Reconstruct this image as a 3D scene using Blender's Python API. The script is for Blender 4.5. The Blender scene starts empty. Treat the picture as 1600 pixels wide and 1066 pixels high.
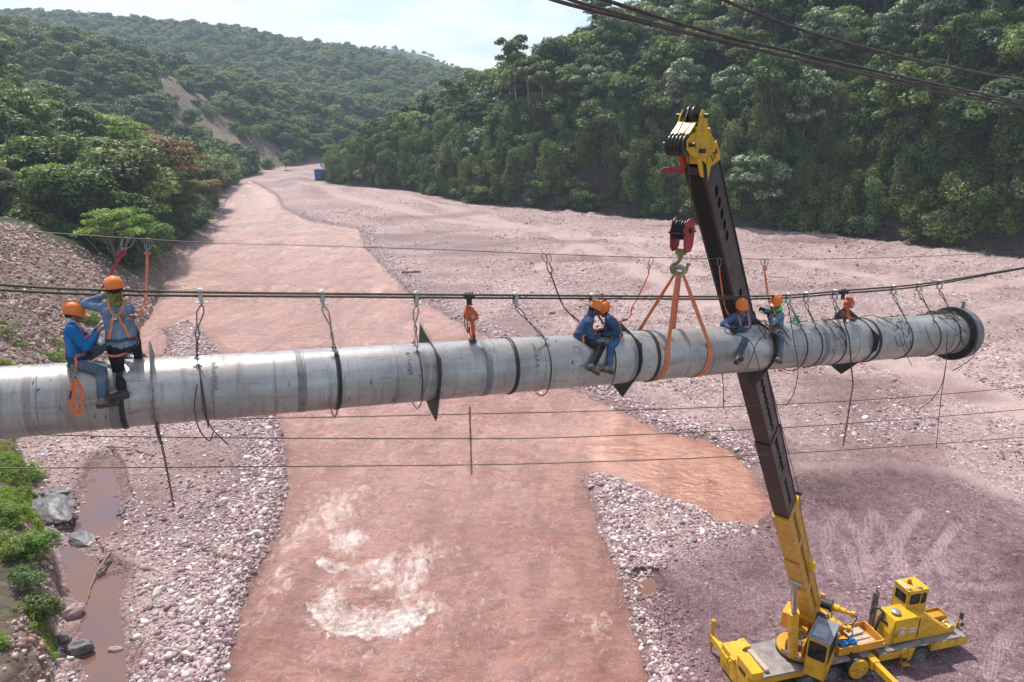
import bpy, bmesh, math, random
import numpy as np
from mathutils import Vector, Matrix, noise as mnoise
from mathutils.bvhtree import BVHTree
random.seed(7)
R = math.radians
SC = bpy.context.scene
COL = SC.collection

# ---------------------------------------------------------------- camera
F = 1081.0                 # focal length in pixels of the 1600 px wide photograph
PITCH = R(17.8)
CAMZ = 23.0
cam_data = bpy.data.cameras.new("camera")
cam = bpy.data.objects.new("camera", cam_data)
COL.objects.link(cam)
cam.location = (0, 0, CAMZ)
cam.rotation_euler = (R(90) - PITCH, 0, 0)
cam_data.sensor_width = 36
cam_data.lens = F / 1600 * 36
cam_data.clip_start = 0.1
cam_data.clip_end = 8000
SC.camera = cam
SC.render.resolution_x = 1024
SC.render.resolution_y = 682

# ---------------------------------------------------------------- light
SUN_EL, SUN_AZ = R(60), R(-30)       # azimuth from +Y, negative = towards -X
w = bpy.data.worlds.new("World")
SC.world = w
w.use_nodes = True
nt = w.node_tree
for n in list(nt.nodes):
    nt.nodes.remove(n)
out = nt.nodes.new("ShaderNodeOutputWorld")
bg = nt.nodes.new("ShaderNodeBackground")
sky = nt.nodes.new("ShaderNodeTexSky")
sky.sky_type = 'NISHITA'
sky.sun_disc = False
sky.sun_elevation = SUN_EL
sky.sun_rotation = SUN_AZ
sky.altitude = 300
sky.air_density = 1.0
sky.dust_density = 2.2
bg.inputs[1].default_value = 0.15
# soft clouds: a noise field looked up by view direction, whitening the sky
geo = nt.nodes.new("ShaderNodeTexCoord")
sep = nt.nodes.new("ShaderNodeSeparateXYZ")
nt.links.new(geo.outputs["Generated"], sep.inputs[0])
addz = nt.nodes.new("ShaderNodeMath"); addz.operation = 'ADD'; addz.inputs[1].default_value = 0.12
nt.links.new(sep.outputs[2], addz.inputs[0])
dx = nt.nodes.new("ShaderNodeMath"); dx.operation = 'DIVIDE'
dy = nt.nodes.new("ShaderNodeMath"); dy.operation = 'DIVIDE'
nt.links.new(sep.outputs[0], dx.inputs[0]); nt.links.new(addz.outputs[0], dx.inputs[1])
nt.links.new(sep.outputs[1], dy.inputs[0]); nt.links.new(addz.outputs[0], dy.inputs[1])
cmb = nt.nodes.new("ShaderNodeCombineXYZ")
nt.links.new(dx.outputs[0], cmb.inputs[0]); nt.links.new(dy.outputs[0], cmb.inputs[1])
nz = nt.nodes.new("ShaderNodeTexNoise"); nz.inputs["Scale"].default_value = 0.9
nz.inputs["Detail"].default_value = 8; nz.inputs["Roughness"].default_value = 0.62
nt.links.new(cmb.outputs[0], nz.inputs["Vector"])
cr = nt.nodes.new("ShaderNodeValToRGB")
cr.color_ramp.elements[0].position = 0.42; cr.color_ramp.elements[0].color = (0, 0, 0, 1)
cr.color_ramp.elements[1].position = 0.72; cr.color_ramp.elements[1].color = (1, 1, 1, 1)
nt.links.new(nz.outputs[0], cr.inputs[0])
mixc = nt.nodes.new("ShaderNodeMix"); mixc.data_type = 'RGBA'
fac = nt.nodes.new("ShaderNodeMath"); fac.operation = 'MULTIPLY'; fac.inputs[1].default_value = 0.9
nt.links.new(cr.outputs[0], fac.inputs[0])
nt.links.new(fac.outputs[0], mixc.inputs[0])
nt.links.new(sky.outputs[0], mixc.inputs[6])
mixc.inputs[7].default_value = (8.2, 8.4, 8.6, 1)
nt.links.new(mixc.outputs[2], bg.inputs[0])
nt.links.new(bg.outputs[0], out.inputs[0])

sun_d = bpy.data.lights.new("sun", 'SUN')
sun_d.energy = 4.9
sun_d.angle = R(0.5)
sun_d.color = (1.0, 0.96, 0.90)
sun = bpy.data.objects.new("sun", sun_d)
COL.objects.link(sun)
sd = Vector((math.sin(SUN_AZ) * math.cos(SUN_EL), math.cos(SUN_AZ) * math.cos(SUN_EL), math.sin(SUN_EL)))
sun.rotation_euler = sd.to_track_quat('Z', 'Y').to_euler()
SC.view_settings.view_transform = 'Standard'
SC.view_settings.look = 'None'
SC.view_settings.gamma = 1
SC.view_settings.exposure = 0.2
SC.cycles.max_bounces = 6
SC.cycles.diffuse_bounces = 3
SC.cycles.glossy_bounces = 3
SC.cycles.transmission_bounces = 3
SC.cycles.volume_bounces = 0
SC.cycles.transparent_max_bounces = 8
SC.cycles.sample_clamp_indirect = 4
SC.cycles.use_adaptive_sampling = True
SC.cycles.adaptive_threshold = 0.02
SC.cycles.use_denoising = True

# ---------------------------------------------------------------- measuring helpers (photo pixel -> place)
cp, sp = math.cos(PITCH), math.sin(PITCH)
def ratio(py):
    v = (py - 533) / F
    return (sp + v * cp) / (cp - v * sp)      # drop below the camera per metre forward
def P(px, py, depth):
    u, v = (px - 800) / F, (py - 533) / F
    return Vector((u * depth, depth * (cp - v * sp), CAMZ - depth * (sp + v * cp)))
def G(px, py, z=0.0):
    fwd = (CAMZ - z) / ratio(py)
    depth = fwd * cp + (CAMZ - z) * sp
    return ((px - 800) / F * depth, fwd)
def proj(p):
    d = p[1] * cp + (CAMZ - p[2]) * sp
    return 800 + F * p[0] / d, 533 + F * ((CAMZ - p[2]) * cp - p[1] * sp) / d, d

# ---------------------------------------------------------------- object helpers
def tag(o, label=None, cat=None, group=None, kind=None):
    if label: o["label"] = label
    if cat: o["category"] = cat
    if group: o["group"] = group
    if kind: o["kind"] = kind
    return o
def empty(name, loc=(0, 0, 0), label=None, cat=None, group=None, rz=0):
    o = bpy.data.objects.new(name, None)
    o.empty_display_size = 0.2
    o.location = loc
    o.rotation_euler = (0, 0, rz)
    COL.objects.link(o)
    return tag(o, label, cat, group)
def link(name, me, mats, parent=None, world=False):
    """world=True: mesh data are in world space while the parent may be moved -> keep them in place"""
    o = bpy.data.objects.new(name, me)
    for m in (mats if isinstance(mats, (list, tuple)) else [mats]):
        me.materials.append(m)
    COL.objects.link(o)
    if parent:
        o.parent = parent
        if world:
            o.matrix_parent_inverse = (Matrix.Translation(parent.location) @ parent.rotation_euler.to_matrix().to_4x4()).inverted()
    return o

class MB:
    """collects shapes and links them as one mesh"""
    def __init__(s):
        s.v, s.f, s.m = [], [], []
    def add(s, vs, fs, mi=0, mat=None):
        n = len(s.v)
        for q in vs:
            q = Vector(q)
            s.v.append(tuple(mat @ q if mat else q))
        for f in fs:
            s.f.append(tuple(i + n for i in f)); s.m.append(mi)
        return s
    def box(s, c, d, rot=None, mi=0, ch=0.0, taper=(1, 1)):
        """box centred at c with full size d; rot = 3x3/4x4 or z angle; ch = chamfer of vertical edges"""
        x, y, z = d[0] / 2, d[1] / 2, d[2] / 2
        if ch > 0:
            ring = [(x - ch, -y), (x, -y + ch), (x, y - ch), (x - ch, y), (-x + ch, y), (-x, y - ch), (-x, -y + ch), (-x + ch, -y)]
        else:
            ring = [(x, -y), (x, y), (-x, y), (-x, -y)]
        n = len(ring)
        vs = [(a, b, -z) for a, b in ring] + [(a * taper[0], b * taper[1], z) for a, b in ring]
        fs = [tuple(reversed(range(n))), tuple(range(n, 2 * n))] + [(i, (i + 1) % n, (i + 1) % n + n, i + n) for i in range(n)]
        M = Matrix.Translation(c)
        if rot is not None:
            M = M @ (Matrix.Rotation(rot, 4, 'Z') if isinstance(rot, (int, float)) else rot.to_4x4())
        return s.add(vs, fs, mi, M)
    def cyl(s, a, b, r0, r1=None, n=12, mi=0, cap=True):
        a, b = Vector(a), Vector(b)
        r1 = r0 if r1 is None else r1
        d = (b - a)
        if d.length < 1e-6: return s
        q = d.normalized().to_track_quat('Z', 'Y').to_matrix()
        ux, uy = q @ Vector((1, 0, 0)), q @ Vector((0, 1, 0))
        vs = [a + (ux * math.cos(2 * math.pi * i / n) + uy * math.sin(2 * math.pi * i / n)) * r0 for i in range(n)]
        vs += [b + (ux * math.cos(2 * math.pi * i / n) + uy * math.sin(2 * math.pi * i / n)) * r1 for i in range(n)]
        fs = [(i, (i + 1) % n, (i + 1) % n + n, i + n) for i in range(n)]
        if cap: fs += [tuple(reversed(range(n))), tuple(range(n, 2 * n))]
        return s.add(vs, fs, mi)
    def tube(s, pts, r, n=6, mi=0, closed=False):
        pts = [Vector(p) for p in pts]
        L = len(pts)
        rs = r if isinstance(r, (list, tuple)) else [r] * L
        N = None
        base = len(s.v)
        for i, p in enumerate(pts):
            t = (pts[(i + 1) % L] - pts[i - 1]) if closed else (pts[min(i + 1, L - 1)] - pts[max(i - 1, 0)])
            if t.length < 1e-9: t = Vector((0, 0, 1))
            t.normalize()
            if N is None:
                N = t.orthogonal().normalized()
            N = (N - t * N.dot(t))
            if N.length < 1e-6: N = t.orthogonal()
            N.normalize()
            B = t.cross(N)
            for k in range(n):
                a = 2 * math.pi * k / n
                s.v.append(tuple(p + (N * math.cos(a) + B * math.sin(a)) * rs[i]))
        for i in range(L if closed else L - 1):
            j = (i + 1) % L
            for k in range(n):
                k2 = (k + 1) % n
                s.f.append((base + i * n + k, base + i * n + k2, base + j * n + k2, base + j * n + k)); s.m.append(mi)
        if not closed:
            s.f.append(tuple(base + k for k in reversed(range(n)))); s.m.append(mi)
            s.f.append(tuple(base + (L - 1) * n + k for k in range(n))); s.m.append(mi)
        return s
    def sphere(s, c, r, nu=12, nv=8, mi=0, mat=None):
        r = Vector(r) if hasattr(r, '__len__') else Vector((r, r, r))
        vs, fs = [], []
        for j in range(nv + 1):
            th = math.pi * j / nv
            for i in range(nu):
                ph = 2 * math.pi * i / nu
                p = Vector((math.sin(th) * math.cos(ph) * r.x, math.sin(th) * math.sin(ph) * r.y, math.cos(th) * r.z))
                if mat: p = mat @ p
                vs.append(p + Vector(c))
        for j in range(nv):
            for i in range(nu):
                fs.append((j * nu + i, (j + 1) * nu + i, (j + 1) * nu + (i + 1) % nu, j * nu + (i + 1) % nu))
        return s.add(vs, fs, mi)
    def prism(s, poly, o, ux, uy, h, mi=0):
        """flat polygon (list of (a,b)) in the plane o + a*ux + b*uy, thickened by vector h"""
        o, ux, uy, h = Vector(o), Vector(ux), Vector(uy), Vector(h)
        n = len(poly)
        vs = [o + ux * a + uy * b for a, b in poly]
        vs += [v + h for v in vs]
        fs = [tuple(reversed(range(n))), tuple(range(n, 2 * n))] + [(i, (i + 1) % n, (i + 1) % n + n, i + n) for i in range(n)]
        if ux.cross(uy).dot(h) < 0: fs = [tuple(reversed(f)) for f in fs]
        return s.add(vs, fs, mi)
    def ribbon(s, pts, nrm, w, th=0.004, mi=0):
        """flat strap through pts; nrm = list of outward normals"""
        L = len(pts)
        base = len(s.v)
        for i in range(L):
            p = Vector(pts[i]); t = Vector(pts[min(i + 1, L - 1)]) - Vector(pts[max(i - 1, 0)])
            if t.length < 1e-9: t = Vector((0, 0, 1))
            t.normalize()
            n = Vector(nrm[i]) - t * t.dot(Vector(nrm[i])); n.normalize()
            b = t.cross(n)
            ww = w[i] if hasattr(w, '__len__') else w
            for sx, sn in ((-1, -1), (1, -1), (1, 1), (-1, 1)):
                s.v.append(tuple(p + b * sx * ww / 2 + n * sn * th / 2))
        for i in range(L - 1):
            for k in range(4):
                k2 = (k + 1) % 4
                s.f.append((base + i * 4 + k, base + i * 4 + k2, base + i * 4 + 4 + k2, base + i * 4 + 4 + k)); s.m.append(mi)
        s.f.append((base + 3, base + 2, base + 1, base)); s.m.append(mi)
        e = base + (L - 1) * 4
        s.f.append((e, e + 1, e + 2, e + 3)); s.m.append(mi)
        return s
    def mesh(s, name, smooth=False):
        me = bpy.data.meshes.new(name)
        me.from_pydata(s.v, [], s.f)
        me.polygons.foreach_set("material_index", s.m)
        if smooth: me.polygons.foreach_set("use_smooth", [True] * len(s.f))
        me.update()
        return me
    def build(s, name, mats, parent=None, smooth=False, bevel=0.0, world=False, auto=None):
        me = s.mesh(name, smooth)
        if bevel > 0 or auto:
            bm = bmesh.new(); bm.from_mesh(me)
            if bevel > 0:
                bmesh.ops.remove_doubles(bm, verts=bm.verts, dist=1e-5)
                es = [e for e in bm.edges if len(e.link_faces) == 2 and e.calc_face_angle(0) > R(35)]
                bmesh.ops.bevel(bm, geom=es, offset=bevel, segments=1, affect='EDGES', clamp_overlap=True)
            bm.to_mesh(me); bm.free()
        if auto:
            me.polygons.foreach_set("use_smooth", [True] * len(me.polygons))
            me.set_sharp_from_angle(angle=R(auto))
        return link(name, me, mats, parent, world)

def np_mesh(name, V, Fq, attrs=None, smooth=True):
    me = bpy.data.meshes.new(name)
    me.vertices.add(len(V)); me.vertices.foreach_set("co", np.asarray(V, np.float32).ravel())
    k = Fq.shape[1]
    me.loops.add(Fq.size); me.loops.foreach_set("vertex_index", Fq.astype(np.int32).ravel())
    me.polygons.add(len(Fq))
    me.polygons.foreach_set("loop_start", np.arange(0, Fq.size, k, dtype=np.int32))
    me.polygons.foreach_set("loop_total", np.full(len(Fq), k, np.int32))
    if smooth: me.polygons.foreach_set("use_smooth", np.ones(len(Fq), bool))
    for nme, (kind, arr) in (attrs or {}).items():
        a = me.attributes.new(nme, kind, 'POINT')
        a.data.foreach_set("color" if kind == 'FLOAT_COLOR' else "value", np.asarray(arr, np.float32).ravel())
    me.update(calc_edges=True)
    return me

# ---------------------------------------------------------------- material helpers
def N(nt, typ, **kw):
    n = nt.nodes.new("ShaderNode" + typ)
    for k, v in kw.items():
        if k.startswith("i_"):
            key = k[2:].replace("_", " ")
            n.inputs[int(key) if key.isdigit() else key].default_value = v
        else:
            setattr(n, k, v)
    return n
def mat_new(name, col=(.5, .5, .5), rough=.6, metal=0.0, spec=.5):
    m = bpy.data.materials.new(name); m.use_nodes = True
    nt = m.node_tree; b = nt.nodes["Principled BSDF"]
    b.inputs["Base Color"].default_value = (*col, 1)
    b.inputs["Roughness"].default_value = rough
    b.inputs["Metallic"].default_value = metal
    b.inputs["Specular IOR Level"].default_value = spec
    return m, nt, b
def ramp(nt, src, stops, interp='LINEAR'):
    r = N(nt, "ValToRGB"); r.color_ramp.interpolation = interp
    e = r.color_ramp.elements
    while len(e) < len(stops): e.new(0.5)
    for i, (p, c) in enumerate(stops):
        e[i].position = p; e[i].color = c if len(c) == 4 else (*c, 1)
    nt.links.new(src, r.inputs[0]); return r.outputs[0]
def mixc_(nt, fac, a, b, mode='MIX'):
    m = N(nt, "Mix", data_type='RGBA', blend_type=mode)
    for i, v in ((0, fac), (6, a), (7, b)):
        if hasattr(v, "is_output"): nt.links.new(v, m.inputs[i])
        else: m.inputs[i].default_value = v if i == 0 or len(v) == 4 else (*v, 1)
    return m.outputs[2]
def mth(nt, op, a, b=None, c=None, clamp=False):
    m = N(nt, "Math", operation=op); m.use_clamp = clamp
    for i, v in enumerate((a, b, c)):
        if v is None: continue
        if hasattr(v, "is_output"): nt.links.new(v, m.inputs[i])
        else: m.inputs[i].default_value = v
    return m.outputs[0]
def noise_(nt, vec, scale, detail=4, rough=.55, dist=0.0):
    n = N(nt, "TexNoise", i_Scale=scale, i_Detail=detail, i_Roughness=rough, i_Distortion=dist)
    if vec is not None: nt.links.new(vec, n.inputs["Vector"])
    return n.outputs[0]
def bump_(nt, h, strength=.4, dist=.02, nrm=None):
    b = N(nt, "Bump", i_Strength=strength, i_Distance=dist)
    nt.links.new(h, b.inputs["Height"])
    if nrm: nt.links.new(nrm, b.inputs["Normal"])
    return b.outputs[0]
def mp(nt, vec, sc=(1, 1, 1), rot=(0, 0, 0), loc=(0, 0, 0)):
    m = N(nt, "Mapping"); m.inputs["Scale"].default_value = sc; m.inputs["Rotation"].default_value = rot; m.inputs["Location"].default_value = loc
    nt.links.new(vec, m.inputs["Vector"]); return m.outputs[0]
def simple(name, c1, c2=None, rough=.6, metal=0.0, scale=6, bump=.15, bdist=.01, spec=.5, detail=5, lo=.35, hi=.65):
    """a plain surface with uneven colour and fine relief"""
    m, nt, b = mat_new(name, c1, rough, metal, spec)
    tc = N(nt, "TexCoord").outputs["Object"]
    n = noise_(nt, tc, scale, detail, .6)
    c2 = c2 or tuple(x * .7 for x in c1)
    nt.links.new(ramp(nt, n, [(lo, c1), (hi, c2)]), b.inputs["Base Color"])
    if bump: nt.links.new(bump_(nt, noise_(nt, tc, scale * 4, 4), bump, bdist), b.inputs["Normal"])
    rr = N(nt, "MapRange", i_3=max(0, rough - .12), i_4=min(1, rough + .15))
    nt.links.new(n, rr.inputs[0]); nt.links.new(rr.outputs[0], b.inputs["Roughness"])
    return m

# ---------------------------------------------------------------- numpy noise
_rng = np.random.default_rng(11)
_LAT = _rng.random((256, 256))
def vn(x, y, s=0):
    x = x + s * 37.7; y = y - s * 19.3
    xi, yi = np.floor(x).astype(int), np.floor(y).astype(int)
    fx, fy = x - xi, y - yi
    fx, fy = fx * fx * (3 - 2 * fx), fy * fy * (3 - 2 * fy)
    a, b = _LAT[yi & 255, xi & 255], _LAT[yi & 255, (xi + 1) & 255]
    c, d = _LAT[(yi + 1) & 255, xi & 255], _LAT[(yi + 1) & 255, (xi + 1) & 255]
    return (a * (1 - fx) + b * fx) * (1 - fy) + (c * (1 - fx) + d * fx) * fy
def fbm(x, y, o=4, s=0, g=.5):
    t, a, n = 0, 1, 0
    for i in range(o):
        t = t + a * (vn(x * 2 ** i, y * 2 ** i, s + i * 3) - .5); n += a; a *= g
    return t / n * 2        # about -1..1
def sstep(a, b, x):
    t = np.clip((x - a) / (b - a), 0, 1); return t * t * (3 - 2 * t)
def poly_sd(x, y, poly, par=None):
    """signed distance to a closed polygon (negative outside, positive inside); par = value per vertex carried to the nearest edge point"""
    poly = np.asarray(poly, float); n = len(poly)
    best = np.full(x.shape, 1e18); inside = np.zeros(x.shape, bool)
    pv = np.zeros(x.shape)
    for i in range(n):
        ax, ay = poly[i]; bx, by = poly[(i + 1) % n]
        ex, ey = bx - ax, by - ay
        t = np.clip(((x - ax) * ex + (y - ay) * ey) / (ex * ex + ey * ey + 1e-12), 0, 1)
        d = (x - ax - t * ex) ** 2 + (y - ay - t * ey) ** 2
        m = d < best
        best = np.where(m, d, best)
        if par is not None: pv = np.where(m, par[i] * (1 - t) + par[(i + 1) % n] * t, pv)
        c = ((ay > y) != (by > y)) & (x < (bx - ax) * (y - ay) / (by - ay + 1e-12) + ax)
        inside ^= c
    d = np.sqrt(best) * np.where(inside, 1, -1)
    return (d, pv) if par is not None else d
# ================================================================ TERRAIN
river = [G(*p) for p in [(355, 1066), (375, 960), (402, 890), (432, 830), (452, 765), (446, 700), (432, 655), (395, 610), (350, 560),
         (318, 520), (290, 500), (255, 515), (262, 545), (225, 590), (195, 575), (205, 520), (225, 478), (268, 430), (303, 393), (338, 358), (352, 318), (372, 292), (392, 283),
         (405, 290), (432, 305), (440, 325), (480, 345), (560, 358), (568, 385), (610, 430), (650, 465), (720, 505), (795, 545), (880, 600),
         (960, 640), (1040, 678), (1100, 688), (1150, 710), (1185, 750), (1203, 790), (1183, 820), (1130, 815), (1080, 790), (1010, 768),
         (960, 745), (912, 738), (920, 780), (942, 850), (965, 900), (985, 970), (1005, 1030), (1015, 1066)]]
river += [(4.8, 14), (5.5, -20), (-16, -20), (-14, 14)]
puddle = [G(*p) for p in [(163, 722), (176, 735), (180, 765), (190, 792), (184, 825), (160, 842), (120, 838), (108, 812), (132, 788), (150, 750)]]
puddle_low = [G(*p) for p in [(96, 858), (125, 862), (158, 895), (186, 905), (184, 960), (190, 1010), (196, 1080), (140, 1080), (134, 1000), (132, 950), (108, 900)]]
spit_pool = [G(*p) for p in [(1000, 905), (1020, 905), (1025, 925), (1005, 930)]]

far_h = [  # near foot of the right-hand hill, height cap per vertex
    ((300, -80), 120), ((230, 30), 120), ((130, 84), 125), (G(1600, 415), 125), (G(1480, 400), 125), (G(1300, 376), 125), (G(1150, 366), 120),
    (G(1000, 348), 100), (G(850, 336), 72), (G(740, 325), 52), (G(640, 303), 36), (G(560, 296), 24), (G(515, 290), 10), ((-73, 285), 6), ((-76, 330), 6),
    ((-60, 420), 20), ((150, 600), 90), ((1700, 900), 120), ((1700, -80), 120)]
rh_poly = [p[0] for p in far_h]; rh_cap = [p[1] for p in far_h]
lh = [((-11, -60), 10), ((-15, 5), 10), (G(100, 1066), 9), (G(92, 960), 9), (G(95, 900), 9), (G(72, 830), 9), (G(55, 770), 10), (G(30, 700), 14), (G(80, 650), 44), (G(170, 590), 50),
      (G(215, 545), 50), (G(238, 490), 48), (G(262, 430), 44), (G(298, 395), 50), (G(334, 358), 55), (G(346, 318), 55), (G(368, 290), 60),
      (G(388, 278), 62), (G(430, 268), 70), (G(470, 262), 60), ((-95, 390), 45), ((-60, 440), 30), ((60, 620), 60), ((400, 900), 60), ((400, 1600), 60), ((-1700, 1600), 60), ((-1700, -60), 60)]
lh_poly = [p[0] for p in lh]; lh_cap = [p[1] for p in lh]
lh_slope = [.5, .5, .75, .75, .75, .8, .8, .7, .78, .80, .80, .76, .62, .55, .62, .68, .7, .72, .9, 1.0, 1.0, .8, .6, .4, .4, .4, .4]

def H(x, y):
    """terrain height and the masks that go with it"""
    dr = poly_sd(x, y, river)                       # + inside the water
    dp = poly_sd(x, y, puddle); dp2 = poly_sd(x, y, spit_pool); dp = np.maximum(dp, poly_sd(x, y, puddle_low))
    wob = .5 * fbm(x * .9, y * .9, 3, 5)
    dr = dr + wob * .7; dp = dp + wob * .35
    base = .35 + .9 * sstep(4, 40, -dr) + .22 * fbm(x / 7, y / 7, 4, 1) * sstep(.5, 6, -dr) + .05 * fbm(x * 1.6, y * 1.6, 3, 2)
    h = np.where(dr > 0, -.12 - .25 * np.minimum(dr, 3), np.minimum(base, -dr * .42 + .0))
    h = np.where(dp > -.8, np.minimum(h, np.where(dp > 0, -.05, -dp * .35 - .04)), h)
    h = np.where(dp2 > -.5, np.minimum(h, -dp2 * .3 - .04), h)
    # low gravel levee in front of the right-hand cliff, and the eroded lip along the old channel
    dR, cR = poly_sd(x, y, rh_poly, rh_cap)
    lev = np.exp(-((dR + 14 + 3 * fbm(x / 25, y / 25, 2, 9)) / 5.0) ** 2) * 1.7 * sstep(150, 190, y) * sstep(340, 260, y)
    h = h + lev * sstep(4, 12, -dr)
    dL = None
    rd = 1 - np.abs(fbm(x / 16, y / 7, 4, 15)); rd2 = 1 - np.abs(fbm(x / 5, y / 3.2, 3, 16))
    wr = sstep(3, 12, -dr) * sstep(-5, 5, x) * sstep(48, 70, y) * (1 - sstep(300, 400, y))
    h = h + wr * (.55 * np.maximum(rd - .82, 0) / .18 + .25 * np.maximum(rd2 - .8, 0) / .2 + .16 * fbm(x / 4, y / 3, 4, 17))
    # right-hand hill: cliff then forest slope
    n1 = fbm(x / 30, y / 30, 4, 21); n2 = fbm(x / 7, y / 7, 3, 23)
    di = np.maximum(dR + n1 * 3, 0)
    steep = sstep(300, 180, y)
    lin = np.minimum(di, 15) * (0.8 + 1.1 * steep) + np.maximum(di - 15, 0) * (.98 + n1 * .25)
    capR = np.maximum(cR, 4) * 1.25
    hR = capR * (1 - np.exp(-lin / capR)) + n2 * 1.2 * sstep(0, 8, di) + n1 * 5 * sstep(12, 50, di)
    # left-hand hill
    dL, pL = poly_sd(x, y, lh_poly, np.arange(len(lh_poly)).astype(float))
    capL = np.interp(pL, np.arange(len(lh_cap)), lh_cap) * .95
    slL = np.interp(pL, np.arange(len(lh_slope)), lh_slope)
    e = np.maximum(dL + n1 * 2.0 * sstep(60, 90, y) + fbm(x / 2.5, y / 2.5, 3, 31) * .8, 0)
    near = sstep(62, 48, y)
    lip = near * np.minimum(e * 1.9, 1.9)
    linL = lip + e * (slL * (1 - .45 * near)) * (1 + .35 * n1)
    hL = capL * (1 - np.exp(-linL / capL)) + n2 * .9 * sstep(1, 14, e) + fbm(x * .8, y * .8, 3, 41) * .35 * sstep(.3, 2, e) * sstep(120, 60, y)
    hL = hL + fbm(x / 60, y / 60, 3, 51) * 9 * sstep(40, 140, e)
    # side valley between the near slope and the bare landslip
    hL = hL * (1 - .85 * np.exp(-((y - 262) / 34.0) ** 2) * sstep(-250, -150, x)) * (1 - .35 * np.exp(-((y - 200) / 40.0) ** 2) * sstep(-170, -110, x))
    # far ranges
    def rng_(y0, wd, prof, sd, amp):
        xs = np.array([p[0] for p in prof]); hs = np.array([p[1] for p in prof])
        top = np.interp(x, xs, hs) + fbm(x / 80, y / 160, 4, sd) * amp
        return top * sstep(y0 - wd, y0, y) * (1 - .5 * sstep(y0, y0 + wd, y))
    r1 = rng_(760, 330, [(-900, 150), (-560, 118), (-480, 114), (-400, 110), (-330, 106), (-260, 98), (-180, 86), (-120, 77), (-60, 64), (60, 60), (500, 70)], 61, 9)
    r1 = np.maximum(r1, rng_(540, 150, [(-900, 90), (-420, 66), (-300, 58), (-230, 50), (-180, 38), (-120, 26), (-60, 10), (60, 20), (500, 20)], 62, 8))
    r2 = rng_(1350, 300, [(-900, 60), (-420, 110), (-320, 135), (-235, 150), (-150, 134), (-60, 95), (400, 90)], 63, 4)
    hill = np.maximum.reduce([np.where(dR > 0, hR, -1), np.where(dL > 0, hL, -1), r1 - 3, r2 - 3])
    h = np.maximum(h, np.where(hill > 0, hill + np.minimum(.3, hill), -9))
    return h, dict(dr=dr, dp=np.maximum(dp, dp2), dR=dR, dL=dL, hill=hill)

ang = np.concatenate([np.linspace(-85, -45, 30)[:-1], np.linspace(-45, 45, 760), np.linspace(45, 85, 30)[1:]])
rad = 6 * 1.0075 ** np.arange(0, 780); rad = rad[rad < 1700]
A_, R_ = np.meshgrid(np.radians(ang), rad)
TX, TY = R_ * np.sin(A_), R_ * np.cos(A_)
TX = np.concatenate([np.full((1, TX.shape[1]), 0.0) + TX[0:1], TX]); TY = np.concatenate([np.full((1, TY.shape[1]), -40.0), TY])
TZ, TM = H(TX, TY)
def tz(x, y):
    z, m = H(np.atleast_1d(np.asarray(x, float)), np.atleast_1d(np.asarray(y, float)))
    return z, m

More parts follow.
